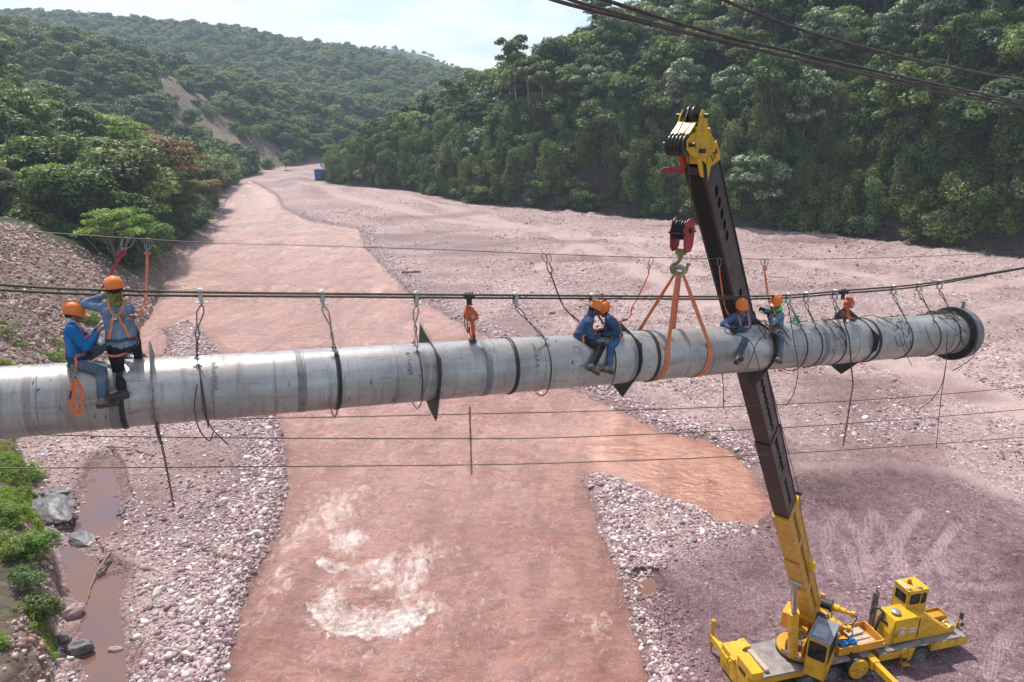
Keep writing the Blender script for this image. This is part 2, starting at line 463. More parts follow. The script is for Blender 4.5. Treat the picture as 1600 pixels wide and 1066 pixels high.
# ---- zones of the gravel, as colours the ground really has
def zones(x, y, m):
    dust = np.zeros(x.shape)
    for line, wd in (([(1600, 660), (1450, 600), (1330, 560), (1180, 520), (1060, 470), (960, 420), (900, 385), (760, 350), (640, 322)], 1.9),
                     ([(1600, 455), (1450, 470), (1330, 440), (1100, 400), (960, 385), (700, 350), (560, 318), (470, 290)], 1.8),
                     ([(1600, 500), (1480, 520), (1330, 560)], 1.2),
                     ([(840, 430), (900, 395), (980, 400), (1090, 440)], 1.2),
                     ([(1600, 800), (1500, 750), (1380, 735), (1250, 735), (1150, 745)], .5)):
        pts = [G(*p) for p in line]
        d = np.full(x.shape, 1e9)
        for a, b in zip(pts[:-1], pts[1:]):
            ex, ey = b[0] - a[0], b[1] - a[1]
            t = np.clip(((x - a[0]) * ex + (y - a[1]) * ey) / (ex * ex + ey * ey), 0, 1)
            d = np.minimum(d, np.hypot(x - a[0] - t * ex, y - a[1] - t * ey))
        dust = np.maximum(dust, sstep(wd * 1.6, wd * .5, d + .5 * fbm(x / 3, y / 3, 3, 71)))
    pad = [G(*p) for p in [(1040, 1066), (1000, 960), (1040, 870), (1180, 835), (1215, 760), (1330, 735), (1480, 740), (1600, 800), (1750, 1000), (1750, 1200), (1040, 1200)]]
    dark = sstep(-2.0, 2.0, poly_sd(x, y, pad) + 1.2 * fbm(x / 3, y / 3, 3, 73))
    # tyre tracks on the dark pad
    tr = np.zeros(x.shape)
    for line in ([(1300, 905), (1285, 860), (1300, 815), (1315, 806)], [(1315, 806), (1345, 850), (1356, 905)], [(1356, 905), (1345, 860), (1362, 806)],
                 [(1362, 806), (1390, 850), (1415, 905)], [(1437, 806), (1400, 845), (1360, 890)], [(1492, 830), (1460, 870), (1440, 900)], [(1340, 915), (1320, 860)],
                 [(1400, 905), (1398, 860), (1437, 806)], [(1470, 905), (1462, 870), (1492, 830)], [(1600, 985), (1560, 1010), (1540, 1066)], [(1600, 925), (1540, 935), (1480, 925)], [(1600, 955), (1545, 960)]):
        pts = [G(*p) for p in line]
        # rounded path
        q = []
        for a, b in zip(pts[:-1], pts[1:]):
            q += [(a[0] + (b[0] - a[0]) * k / 4, a[1] + (b[1] - a[1]) * k / 4) for k in range(4)]
        q.append(pts[-1]); q = np.array(q)
        for _ in range(3): q[1:-1] = (q[:-2] + q[1:-1] * 2 + q[2:]) / 4
        d = np.full(x.shape, 1e9)
        for a, b in zip(q[:-1], q[1:]):
            ex, ey = b[0] - a[0], b[1] - a[1]
            t = np.clip(((x - a[0]) * ex + (y - a[1]) * ey) / (ex * ex + ey * ey + 1e-9), 0, 1)
            d = np.minimum(d, np.hypot(x - a[0] - t * ex, y - a[1] - t * ey))
        rib = .55 + .45 * np.cos(d * 2 * math.pi / .115)
        tr = np.maximum(tr, sstep(.31, .24, d) * rib * (.75 + .5 * fbm(x / 1.5, y / 1.5, 3, 79)))
    wet = sstep(-1.6, -.1, np.maximum(m['dr'], m['dp']) + .8 * fbm(x / 2, y / 2, 3, 75))
    moist = sstep(.05, .55, fbm(x / 9, y / 9, 4, 77)) * sstep(120, 60, np.abs(y)) + sstep(.15, .5, fbm(x / 22, y / 9, 3, 78)) * sstep(60, 120, y)
    return dust, np.clip(dark, 0, 1), tr, np.clip(np.maximum(wet, moist * .8), 0, 1)

def quads(mask_v, rows, cols):
    idx = np.arange(rows * cols).reshape(rows, cols)
    q = np.stack([idx[:-1, :-1], idx[:-1, 1:], idx[1:, 1:], idx[1:, :-1]], -1).reshape(-1, 4)
    keep = mask_v.ravel()[q].any(1)
    return q[keep]
def sub_mesh(name, q, X, Y, Z, attrs):
    used = np.unique(q); rm = np.full(X.size, -1); rm[used] = np.arange(len(used))
    V = np.stack([X.ravel()[used], Y.ravel()[used], Z.ravel()[used]], 1)
    return np_mesh(name, V, rm[q][:, ::-1], {k: (t, a[used]) for k, (t, a) in attrs.items()})
hillmask = ((TM['hill'] > .15))
dust, dark, trk, wet = zones(TX, TY, TM)
TZ = TZ - trk * .03
near_fine = (TY < 130)
zone_col = np.stack([dust, dark, trk, wet], -1).reshape(-1, 4)
g_attr = {"zone": ('FLOAT_COLOR', zone_col)}
rows, cols = TX.shape
qh = quads(hillmask, rows, cols)
allq = quads(np.ones_like(hillmask), rows, cols)
hq = hillmask.ravel()[allq].all(1)
qg, qh = allq[~hq], allq[hq]

def hill_color(nt, pos):
    z = N(nt, "Attribute", attribute_name="soil")
    soil = ramp(nt, noise_(nt, pos, .5, 8, .65), [(.3, (.12, .08, .06)), (.5, (.20, .145, .12)), (.7, (.31, .24, .205))])
    v = N(nt, "TexVoronoi", i_Scale=2.2); nt.links.new(pos, v.inputs["Vector"])
    s = N(nt, "SeparateColor"); nt.links.new(v.outputs["Color"], s.inputs[0])
    soil = mixc_(nt, .4, soil, ramp(nt, s.outputs[0], [(0, (.12, .08, .065)), (.7, (.28, .21, .18)), (1, (.46, .40, .37))]))
    ck = N(nt, "Attribute", attribute_name="cliff")
    rock = ramp(nt, noise_(nt, mp(nt, pos, (.5, .5, 2.2)), 1.2, 7, .7), [(.35, (.022, .020, .020)), (.7, (.12, .085, .070))])
    soil = mixc_(nt, ck.outputs["Fac"], soil, rock)
    green = ramp(nt, noise_(nt, pos, .8, 6, .7), [(.3, (.020, .034, .012)), (.6, (.055, .08, .025)), (.8, (.10, .11, .045))])
    h = mth(nt, 'ADD', noise_(nt, pos, 2.5, 8, .7), mth(nt, 'MULTIPLY', v.outputs["Distance"], -.4))
    return mixc_(nt, z.outputs["Fac"], green, soil), h

def m_gravel():
    m, nt, b = mat_new("gravel", rough=.85, spec=.25)
    pos = N(nt, "TexCoord").outputs["Object"]
    z = N(nt, "Attribute", attribute_name="zone")
    sp_ = N(nt, "SeparateColor"); nt.links.new(z.outputs["Color"], sp_.inputs[0])
    warp = N(nt, "VectorMath", operation='ADD')
    nv = N(nt, "TexNoise", i_Scale=3.0, i_Detail=3); nt.links.new(pos, nv.inputs["Vector"])
    sc_ = N(nt, "VectorMath", operation='SCALE'); sc_.inputs["Scale"].default_value = .12
    nt.links.new(nv.outputs["Color"], sc_.inputs[0]); nt.links.new(pos, warp.inputs[0]); nt.links.new(sc_.outputs[0], warp.inputs[1])
    v1 = N(nt, "TexVoronoi", i_Scale=7.0); nt.links.new(warp.outputs[0], v1.inputs["Vector"])
    v2 = N(nt, "TexVoronoi", i_Scale=2.6); nt.links.new(warp.outputs[0], v2.inputs["Vector"])
    v3 = N(nt, "TexVoronoi", i_Scale=15.0); nt.links.new(pos, v3.inputs["Vector"])
    def stones(v, th=0.5):
        s = N(nt, "SeparateColor"); nt.links.new(v.outputs["Color"], s.inputs[0])
        return ramp(nt, s.outputs[0], [(0, (.18, .10, .105)), (.25, (.31, .195, .195)), (.5, (.41, .285, .28)), (.75, (.48, .365, .355)), (1, (.72, .67, .65))])
    sand = ramp(nt, noise_(nt, pos, .35, 6, .6), [(.35, (.36, .235, .22)), (.65, (.46, .325, .31))])
    c = mixc_(nt, .75, sand, stones(v1))
    c3 = mixc_(nt, .6, sand, stones(v3))
    nsel = ramp(nt, noise_(nt, pos, .22, 5, .65), [(.42, (0, 0, 0)), (.58, (1, 1, 1))])
    c = mixc_(nt, nsel, c, c3)
    # scattered bigger stones
    s2 = N(nt, "SeparateColor"); nt.links.new(v2.outputs["Color"], s2.inputs[0])
    big = mth(nt, 'MULTIPLY', mth(nt, 'LESS_THAN', v2.outputs["Distance"], .30), mth(nt, 'GREATER_THAN', s2.outputs[1], .72))
    c = mixc_(nt, big, c, stones(v2))
    # broad tone
    c = mixc_(nt, ramp(nt, noise_(nt, pos, .06, 4, .6), [(.4, (0, 0, 0)), (.66, (.6, .6, .6))]), c, (.24, .155, .155))
    spk = ramp(nt, noise_(nt, pos, 1.5, 9, .78), [(.36, (.60, .56, .57)), (.5, (1, 1, 1)), (.64, (1.20, 1.20, 1.20))])
    c = mixc_(nt, 1.0, c, spk, 'MULTIPLY')
    dusty = mixc_(nt, noise_(nt, pos, 1.2, 5), (.44, .30, .285), (.51, .38, .36))
    c = mixc_(nt, mth(nt, 'MULTIPLY', sp_.outputs[0], .75), c, dusty)
    dk = mixc_(nt, 1.0, c, (.50, .45, .49), 'MULTIPLY')
    c = mixc_(nt, 1.0, c, (.92, .93, .905), 'MULTIPLY')
    c = mixc_(nt, sp_.outputs[1], c, dk)
    c = mixc_(nt, mth(nt, 'MULTIPLY', sp_.outputs[2], .62), c, (.40, .29, .29))
    wt = mixc_(nt, 1.0, c, (.54, .45, .44), 'MULTIPLY')
    c = mixc_(nt, z.outputs["Alpha"], c, wt)
    hf = N(nt, "Attribute", attribute_name="hf")
    hcol, hh_ = hill_color(nt, pos)
    c = mixc_(nt, hf.outputs["Fac"], c, hcol)
    nt.links.new(c, b.inputs["Base Color"])
    h = mth(nt, 'ADD', mth(nt, 'MULTIPLY', v1.outputs["Distance"], -.6), mth(nt, 'MULTIPLY', noise_(nt, pos, 9, 5, .7), .8))
    h = mth(nt, 'ADD', h, mth(nt, 'MULTIPLY', noise_(nt, pos, 1.3, 5, .6), 1.2))
    h = mth(nt, 'ADD', h, mth(nt, 'MULTIPLY', v3.outputs["Distance"], -.3))
    nt.links.new(bump_(nt, h, .9, .09), b.inputs["Normal"])
    rr = N(nt, "MapRange", i_3=.9, i_4=.38); nt.links.new(z.outputs["Alpha"], rr.inputs[0]); nt.links.new(rr.outputs[0], b.inputs["Roughness"])
    return m


def m_hill():
    m, nt, b = mat_new("hillside", rough=.95, spec=.1)
    pos = N(nt, "TexCoord").outputs["Object"]
    c, h = hill_color(nt, pos)
    nt.links.new(c, b.inputs["Base Color"])
    nt.links.new(bump_(nt, h, 1.0, .35), b.inputs["Normal"])
    return m
M_HILL = m_hill()
# bare soil where the photograph shows it: the scree on the near left, the slip on the middle hill, rock on the cliff
slipQ = [G(340, 280, 0), G(430, 262, 0)]
def soil_mask(x, y, m):
    scree = (m['dL'] > -1) * sstep(96, 86, y + fbm(x / 6, y / 6, 3, 81) * 7 - .10 * (x + 40))
    grassbank = sstep(54, 50, y) * sstep(.6, 1.4, m['dL'] + fbm(x / 2, y / 2, 3, 82) * 1.2)
    slip_poly = [(-104, 326), (-116, 303), (-136, 302), (-164, 336), (-182, 368), (-168, 380), (-142, 364), (-112, 350)]
    slip = sstep(-5, 4, poly_sd(x, y, slip_poly) + 5 * fbm(x / 12, y / 12, 3, 83))
    cliff = (m['dR'] > -1) * sstep(14, 3, m['dR'] + fbm(x / 8, y / 8, 3, 84) * 7) * sstep(300, 230, y) * sstep(60, 130, y)
    shore = (m['dL'] > -1) * sstep(4, 1.5, m['dL']) * sstep(75, 90, y)
    return np.clip(np.maximum.reduce([scree * (1 - .45 * grassbank), slip * (.6 + .3 * sstep(-.2, .3, fbm(x / 9, y / 9, 3, 87))), cliff, shore]), 0, 1), slip, scree * (1 - grassbank), cliff
soil, slip, scree, cliff = soil_mask(TX, TY, TM)
g_attr.update({'soil': ('FLOAT', soil.ravel()), 'cliff': ('FLOAT', cliff.ravel()), 'hf': ('FLOAT', np.maximum(sstep(.0, .35, TM['hill'] + .15 * fbm(TX, TY, 3, 85)), sstep(-2.6, -.8, TM['dR'] + fbm(TX / 2, TY / 2, 3, 86))).ravel())})
M_GRAVEL = m_gravel()
gr = link("gravel_bar", sub_mesh("gravel_bar", qg, TX, TY, TZ, g_attr), M_GRAVEL)
tag(gr, kind="structure")
hs = link("hillside", sub_mesh("hillside", qh, TX, TY, TZ, {"soil": ('FLOAT', soil.ravel()), "cliff": ('FLOAT', cliff.ravel())}), M_HILL)
tag(hs, kind="structure")

# ================================================================ WATER
aw = np.radians(np.linspace(-46, 30, 620)); rw = 17 * 1.0046 ** np.arange(0, 720); rw = rw[rw < 330]
WA, WR = np.meshgrid(aw, rw)
WX, WY = WR * np.sin(WA), WR * np.cos(WA)
wdr = poly_sd(WX, WY, river)
# flow runs towards the camera; standing waves and boils grow towards the middle of the channel
calm = np.clip(sstep(.3, 5, wdr), 0, 1) * (1 - .92 * sstep(6, 12, WX) * sstep(30, 34, WY))
c1 = G(565, 905); c2 = G(590, 960)
def gx(c, sx, sy): return np.exp(-(((WX - c[0]) / sx) ** 2 + ((WY - c[1]) / sy) ** 2))
boil = gx((c1[0] + .4, c1[1]), 4, 4) + gx(c2, 4, 3.6)
ux = WX + .6 * fbm(WX / 3, WY / 3, 3, 91) * 2; uy = WY + .6 * fbm(WX / 3, WY / 3, 3, 92) * 2
wz = .19 * fbm(ux / 1.5, uy / .8, 4, 93) + .12 * fbm(ux / .6, uy / .34, 3, 94) + .06 * fbm(ux / 5, uy / 3, 2, 95)
fade = sstep(170, 50, WY)
wz = wz * calm * (.35 + .75 * sstep(55, 28, WY) + .5 * boil) * (.3 + .7 * fade)
foam = np.zeros_like(wz)
for (px, py, a0, a1, rx, ry, th) in ((585, 925, 190, 372, 3.3, 3.2, .95), (560, 862, 185, 345, 2.3, 2.0, .9), (590, 930, 176, 380, 2.7, 2.5, 1.1), (566, 870, 190, 350, 1.6, 1.3, .9)):
    cx_, cy_ = G(px, py)
    qx, qy = (WX - cx_) / rx, (WY - cy_) / ry
    rr = np.hypot(qx, qy) + .13 * fbm(WX * 1.1, WY * 1.1, 4, 96)
    an = (np.degrees(np.arctan2(qy, qx)) + 360) % 360
    win = sstep(a0 - 15, a0 + 25, an) * sstep(a1 + 15, a1 - 25, an)
    rr = rr + .10 * fbm(WX * 2.6, WY * 2.6, 3, 99)
    arc = np.where(rr > 1, np.exp(-((rr - 1) / .055) ** 2), np.exp(-((rr - 1) / (.24 * th / .5)) ** 2)) * win * (.78 + .35 * fbm(WX * .9, WY * .9, 3, 90))
    inner = .42 * sstep(1.0, .55, rr) * win
    foam = np.maximum(foam, np.maximum(arc, inner * .9))
    wz = wz + .14 * arc * (.6 + .6 * fbm(WX * 2.4, WY * 2.4, 3, 97)) - .14 * np.exp(-(rr / .7) ** 2)
foam2 = np.zeros_like(wz)
for (px, py, sx, sy, k) in ((515, 935, 1.0, 2.2, .85), (620, 965, 1.6, 1.5, .8), (592, 885, 1.8, 1.8, .8), (560, 965, 3, 1.6, .8), (655, 885, .9, 2.6, .85), (540, 850, 1.5, 1.2, .85), (600, 905, 2.0, .9, .8), (470, 830, 1.5, 2.6, .6), (430, 910, 1.4, 3, .55), (690, 860, 1.5, 2.5, .5), (560, 770, 1.8, 2.2, .5), (520, 800, 2.6, 3.4, .7), (500, 770, 2, 2.5, .45), (545, 840, 1.8, 1.4, .85), (640, 900, 1.2, 3.4, .8), (450, 850, 1.8, 2.4, .5), (400, 960, 1.3, 3, .45),
                        (540, 690, 3, 3, .3), (700, 960, 3.2, 1.8, .42), (760, 985, 2.8, 1.4, .36), (930, 980, 1.1, 1.4, .6), (780, 830, 2, 2, .28), (560, 1020, 4, 1.6, .4), (640, 790, 2, 2, .25),
                        (500, 455, 8, 3, .2), (350, 395, 6, 7, .35), (330, 410, 5, 6, .4), (285, 435, 4, 6, .45), (400, 320, 9, 12, .35), (430, 305, 6, 12, .3), (480, 350, 9, 4, .3), (380, 345, 5, 7, .3),
                        (470, 510, 4, 3, .2), (300, 470, 4, 4, .25), (520, 640, 6, 3, .18)):
    c_ = G(px, py)
    foam2 = np.maximum(foam2, k * np.exp(-(((WX - c_[0]) / sx) ** 2 + ((WY - c_[1]) / sy) ** 2)))
edge = sstep(1.2, .1, wdr) * .25 * sstep(.1, .5, fbm(WX / 2, WY / 2, 3, 98) + .2)
foam2 = np.maximum(foam2, edge)
pool = sstep(2, 6, poly_sd(WX, WY, [G(*p) for p in [(960, 640), (1040, 670), (1210, 690), (1230, 840), (1100, 830), (960, 755), (925, 735), (900, 700)]]) + 4)
V = np.stack([WX, WY, wz], -1).reshape(-1, 3)
qw = quads(wdr > -3, *WX.shape)
used = np.unique(qw); rm = np.full(WX.size, -1); rm[used] = np.arange(len(used))
wcol = np.stack([foam, foam2, pool, sstep(-.6, 1.1, wdr + .7 * fbm(WX / 1.5, WY / 1.5, 3, 121))], -1).reshape(-1, 4)
wme = np_mesh("river_water", V[used], rm[qw][:, ::-1], {"wat": ('FLOAT_COLOR', wcol[used])})
def m_water():
    m, nt, b = mat_new("muddy_water", rough=.10, spec=.5)
    b.inputs["IOR"].default_value = 1.33
    pos = N(nt, "TexCoord").outputs["Object"]
    z = N(nt, "Attribute", attribute_name="wat")
    s = N(nt, "SeparateColor"); nt.links.new(z.outputs["Color"], s.inputs[0])
    c = ramp(nt, noise_(nt, mp(nt, pos, (.10, .16, 1)), 1, 6, .6), [(.32, (.285, .118, .083)), (.68, (.385, .190, .148))])
    c = mixc_(nt, mth(nt, 'MULTIPLY', s.outputs[2], .55), c, (.36, .155, .08))
    fine = noise_(nt, pos, 3.4, 9, .74, .6)
    fine2 = noise_(nt, mp(nt, pos, (1.5, 1.0, 1), (0, 0, .6)), 1.2, 9, .72, 1.0)
    f1 = mth(nt, 'MULTIPLY', mth(nt, 'SUBTRACT', mth(nt, 'ADD', mth(nt, 'MULTIPLY', s.outputs[0], .8), mth(nt, 'MULTIPLY', fine, 1.5)), 1.12), 2.4, clamp=True)
    f2 = mth(nt, 'MULTIPLY', mth(nt, 'SUBTRACT', mth(nt, 'ADD', mth(nt, 'MULTIPLY', s.outputs[1], .42), fine2), .67), 4.0, clamp=True)
    f3 = mth(nt, 'MULTIPLY', mth(nt, 'SUBTRACT', noise_(nt, mp(nt, pos, (1.3, 1.5, 1), (0, 0, .4)), 2.6, 9, .78, 1.2), .630), 6.0, clamp=True)
    f3 = mth(nt, 'MULTIPLY', f3, mth(nt, 'SUBTRACT', .6, mth(nt, 'MULTIPLY', s.outputs[2], .6)))
    fl1 = mth(nt, 'MULTIPLY', mth(nt, 'SUBTRACT', noise_(nt, mp(nt, pos, (1.2, 1.7, 1), (0, 0, .35)), 4.6, 3, .62, 1.6), .605), 9.0, clamp=True)
    fl2 = mth(nt, 'MULTIPLY', mth(nt, 'SUBTRACT', noise_(nt, mp(nt, pos, (1.1, 1.5, 1), (0, 0, -.3)), 1.3, 5, .7, 1.4), .605), 7.0, clamp=True)
    gust = ramp(nt, noise_(nt, mp(nt, pos, (.5, .8, 1)), .35, 4, .6), [(.38, (.12, .12, .12)), (.66, (1, 1, 1))])
    f3 = mth(nt, 'MULTIPLY', mth(nt, 'MAXIMUM', fl1, mth(nt, 'MULTIPLY', fl2, .75)), mth(nt, 'MULTIPLY', gust, mth(nt, 'SUBTRACT', .72, mth(nt, 'MULTIPLY', s.outputs[2], .72))))  # pale flecks: foam specks together with sky glare painted into the colour
    sub = lambda a, b_: mth(nt, 'SUBTRACT', a, b_)
    n1 = noise_(nt, mp(nt, pos, (1.2, 1.7, 1), (0, 0, .35)), 2.6, 3, .55, 1.3)
    n2 = noise_(nt, mp(nt, mp(nt, pos, rot=(0, 0, .56)), (2.4, .55, 1)), 1.0, 4, .6, .8)
    cr1 = sub(1.0, mth(nt, 'DIVIDE', mth(nt, 'ABSOLUTE', sub(n1, .5)), .022)); cr1 = mth(nt, 'MAXIMUM', cr1, 0.0)
    cr2 = sub(1.0, mth(nt, 'DIVIDE', mth(nt, 'ABSOLUTE', sub(n2, .52)), .020)); cr2 = mth(nt, 'MAXIMUM', cr2, 0.0)
    mk1 = ramp(nt, noise_(nt, pos, .9, 4, .65), [(.50, (0, 0, 0)), (.62, (1, 1, 1))]); mk2 = ramp(nt, noise_(nt, mp(nt, pos, loc=(9, 4, 0)), .5, 4, .65), [(.48, (0, 0, 0)), (.64, (1, 1, 1))])
    crs = mth(nt, 'MAXIMUM', mth(nt, 'MULTIPLY', cr1, mth(nt, 'MULTIPLY', mk1, .62)), mth(nt, 'MULTIPLY', cr2, mth(nt, 'MULTIPLY', mk2, .50)))  # glints on the ripple crests, painted as thin pale dashes
    f3 = mth(nt, 'MAXIMUM', f3, mth(nt, 'MULTIPLY', crs, sub(1.0, mth(nt, 'MULTIPLY', s.outputs[2], .9))))
    f = mth(nt, 'MAXIMUM', mth(nt, 'MAXIMUM', f1, mth(nt, 'MULTIPLY', f2, .75)), f3)
    dkn = ramp(nt, noise_(nt, mp(nt, pos, (.8, 1.7, 1)), 1.0, 8, .7, .8), [(.30, (.70, .62, .60)), (.5, (.98, .97, .97)), (.68, (1.18, 1.24, 1.26))])  # shaded wave troughs and bright crests put into the water colour
    c = mixc_(nt, 1.0, c, dkn, 'MULTIPLY')
    flow = ramp(nt, noise_(nt, mp(nt, mp(nt, pos, rot=(0, 0, .12)), (.55, .13, 1)), 1.0, 5, .6, .6), [(.36, (.78, .72, .70)), (.52, (1, 1, 1)), (.68, (1.12, 1.16, 1.18))])
    c = mixc_(nt, 1.0, c, flow, 'MULTIPLY')
    c = mixc_(nt, z.outputs['Alpha'], mixc_(nt, 1.0, c, (.66, .60, .60), 'MULTIPLY'), c)
    col = mixc_(nt, f, c, (.88, .74, .68))
    # silt-laden water: light scattered inside it (no relief) below a mirror-like rippled surface
    for n_ in [n_ for n_ in nt.nodes if n_.type == 'BSDF_PRINCIPLED']: nt.nodes.remove(n_)
    h = mth(nt, 'ADD', mth(nt, 'MULTIPLY', noise_(nt, mp(nt, pos, (1, 1.8, 1)), 2.2, 8, .66, .6), 1.0), mth(nt, 'MULTIPLY', noise_(nt, pos, 12, 4, .6), .14))
    h = mth(nt, 'ADD', h, mth(nt, 'MULTIPLY', noise_(nt, mp(nt, pos, (1, 1.7, 1)), .7, 4, .55, .8), 1.4))
    h = mth(nt, 'MULTIPLY', h, mth(nt, 'SUBTRACT', 1.0, mth(nt, 'MULTIPLY', s.outputs[2], .75)))
    h = mth(nt, 'ADD', h, mth(nt, 'MULTIPLY', f, .3))
    nb = bump_(nt, h, 1.0, .36)
    gm = N(nt, "NewGeometry"); up_ = N(nt, "CombineXYZ"); up_.inputs[2].default_value = 1
    vm = N(nt, "Mix", data_type='VECTOR'); nt.links.new(mth(nt, 'ADD', .42, mth(nt, 'MULTIPLY', f, .4)), vm.inputs[0]); nt.links.new(up_.outputs[0], vm.inputs[4]); nt.links.new(nb, vm.inputs[5])
    nv2 = N(nt, "VectorMath", operation='NORMALIZE'); nt.links.new(vm.outputs[1], nv2.inputs[0])
    df = N(nt, "BsdfDiffuse"); nt.links.new(col, df.inputs[0]); nt.links.new(nv2.outputs[0], df.inputs["Normal"])
    gl = N(nt, "BsdfGlossy"); gl.inputs["Roughness"].default_value = .16; nt.links.new(nb, gl.inputs["Normal"])
    fr = N(nt, "Fresnel", i_IOR=1.45); nt.links.new(nb, fr.inputs["Normal"])
    ms = N(nt, "MixShader"); fa = mth(nt, 'MULTIPLY', mth(nt, 'MINIMUM', fr.outputs[0], .42), mth(nt, 'SUBTRACT', 1.0, mth(nt, 'MULTIPLY', s.outputs[2], .60)))
    nt.links.new(mth(nt, 'MULTIPLY', fa, mth(nt, 'SUBTRACT', 1.0, mth(nt, 'MULTIPLY', f, .8))), ms.inputs[0])
    nt.links.new(df.outputs[0], ms.inputs[1]); nt.links.new(gl.outputs[0], ms.inputs[2]); nt.links.new(ms.outputs[0], nt.nodes["Material Output"].inputs[0])
    return m
M_WATER = m_water()
tag(link("river_water", wme, M_WATER), kind="structure")
# still puddles in the old side channel
def flat_poly(name, poly, z, mat, grow=1.6):
    b_ = np.array(poly); x0, y0 = b_.min(0) - grow; x1, y1 = b_.max(0) + grow
    nx, ny = 60, 120
    X, Y = np.meshgrid(np.linspace(x0, x1, nx), np.linspace(y0, y1, ny))
    ok = poly_sd(X, Y, poly) > -grow
    q = quads(ok, ny, nx)
    return sub_mesh(name, q, X, Y, np.full(X.shape, z), {"wat": ('FLOAT_COLOR', np.tile([0., 0, 1, 1], (X.size, 1)))})
def m_puddle():
    m, nt, b = mat_new("still_muddy_water", rough=.06, spec=.5)
    pos = N(nt, "TexCoord").outputs["Object"]
    nt.links.new(ramp(nt, noise_(nt, pos, .25, 5, .6), [(.36, (.17, .085, .055)), (.6, (.13, .080, .082))]), b.inputs["Base Color"])
    nt.links.new(bump_(nt, noise_(nt, pos, 3, 5, .6), .12, .03), b.inputs["Normal"])
    return m
M_PUD = m_puddle()
for pp_ in (puddle, puddle_low): tag(link("puddle_water", flat_poly("puddle_water", pp_, .0, M_PUD, .7), M_PUD), kind="structure")
tag(link("puddle_water", flat_poly("puddle_water", spit_pool, .01, M_PUD, .6), M_PUD), kind="structure")
# ================================================================ HAZE
def haze():
    m = bpy.data.materials.new("haze"); m.use_nodes = True; nt = m.node_tree
    for n in list(nt.nodes):
        if n.type != 'OUTPUT_MATERIAL': nt.nodes.remove(n)
    v = N(nt, "VolumePrincipled"); v.inputs["Color"].default_value = (.70, .85, 1.0, 1); v.inputs["Density"].default_value = .00030; v.inputs["Anisotropy"].default_value = .25
    nt.links.new(v.outputs[0], nt.nodes["Material Output"].inputs["Volume"])
    mb = MB(); mb.box((0, 800, 105), (3700, 1960, 228))
    tag(mb.build("haze", m), "thin blue valley haze that pales the distant hills", "haze", kind="stuff")
haze()
# ================================================================ SCATTER (for stuff nobody could count)
HID = bpy.data.collections.new("scatter_sources")       # not linked to the scene
def scatter(name, protos, pts, scl, rot, idx, label, cat, kind="stuff"):
    """one object whose instances are drawn by geometry nodes; pts (n,3), scl (n,3) or (n,), rot (n,3) euler"""
    col = bpy.data.collections.new(name + "_source")
    HID.children.link(col)
    for k, p in enumerate(protos):
        p.name = "source_%02d_%s" % (k, name)
        col.objects.link(p)
    n = len(pts)
    me = bpy.data.meshes.new(name)
    me.vertices.add(n); me.vertices.foreach_set("co", np.asarray(pts, np.float32).ravel())
    scl = np.asarray(scl, np.float32)
    if scl.ndim == 1: scl = np.repeat(scl[:, None], 3, 1)
    for nm, arr in (("scl", scl), ("rot", rot)):
        a = me.attributes.new(nm, 'FLOAT_VECTOR', 'POINT'); a.data.foreach_set("vector", np.asarray(arr, np.float32).ravel())
    a = me.attributes.new("idx", 'INT', 'POINT'); a.data.foreach_set("value", np.asarray(idx, np.int32))
    o = bpy.data.objects.new(name, me); COL.objects.link(o)
    g = bpy.data.node_groups.new(name, 'GeometryNodeTree')
    g.interface.new_socket("Geometry", in_out='INPUT', socket_type='NodeSocketGeometry')
    g.interface.new_socket("Geometry", in_out='OUTPUT', socket_type='NodeSocketGeometry')
    gi = g.nodes.new("NodeGroupInput"); go = g.nodes.new("NodeGroupOutput")
    iop = g.nodes.new("GeometryNodeInstanceOnPoints"); ci = g.nodes.new("GeometryNodeCollectionInfo")
    ci.inputs[0].default_value = col; ci.inputs["Separate Children"].default_value = True; ci.inputs["Reset Children"].default_value = True
    def at(nm, t):
        q = g.nodes.new("GeometryNodeInputNamedAttribute"); q.data_type = t; q.inputs[0].default_value = nm; return q.outputs[0]
    g.links.new(gi.outputs[0], iop.inputs["Points"]); g.links.new(ci.outputs[0], iop.inputs["Instance"])
    iop.inputs["Pick Instance"].default_value = True
    g.links.new(at("idx", 'INT'), iop.inputs["Instance Index"])
    g.links.new(at("scl", 'FLOAT_VECTOR'), iop.inputs["Scale"])
    er = g.nodes.new("FunctionNodeEulerToRotation"); g.links.new(at("rot", 'FLOAT_VECTOR'), er.inputs[0]); g.links.new(er.outputs[0], iop.inputs["Rotation"])
    g.links.new(iop.outputs[0], go.inputs[0])
    md = o.modifiers.new("scatter", 'NODES'); md.node_group = g
    return tag(o, label, cat, kind=kind)

rg = np.random.default_rng(5)
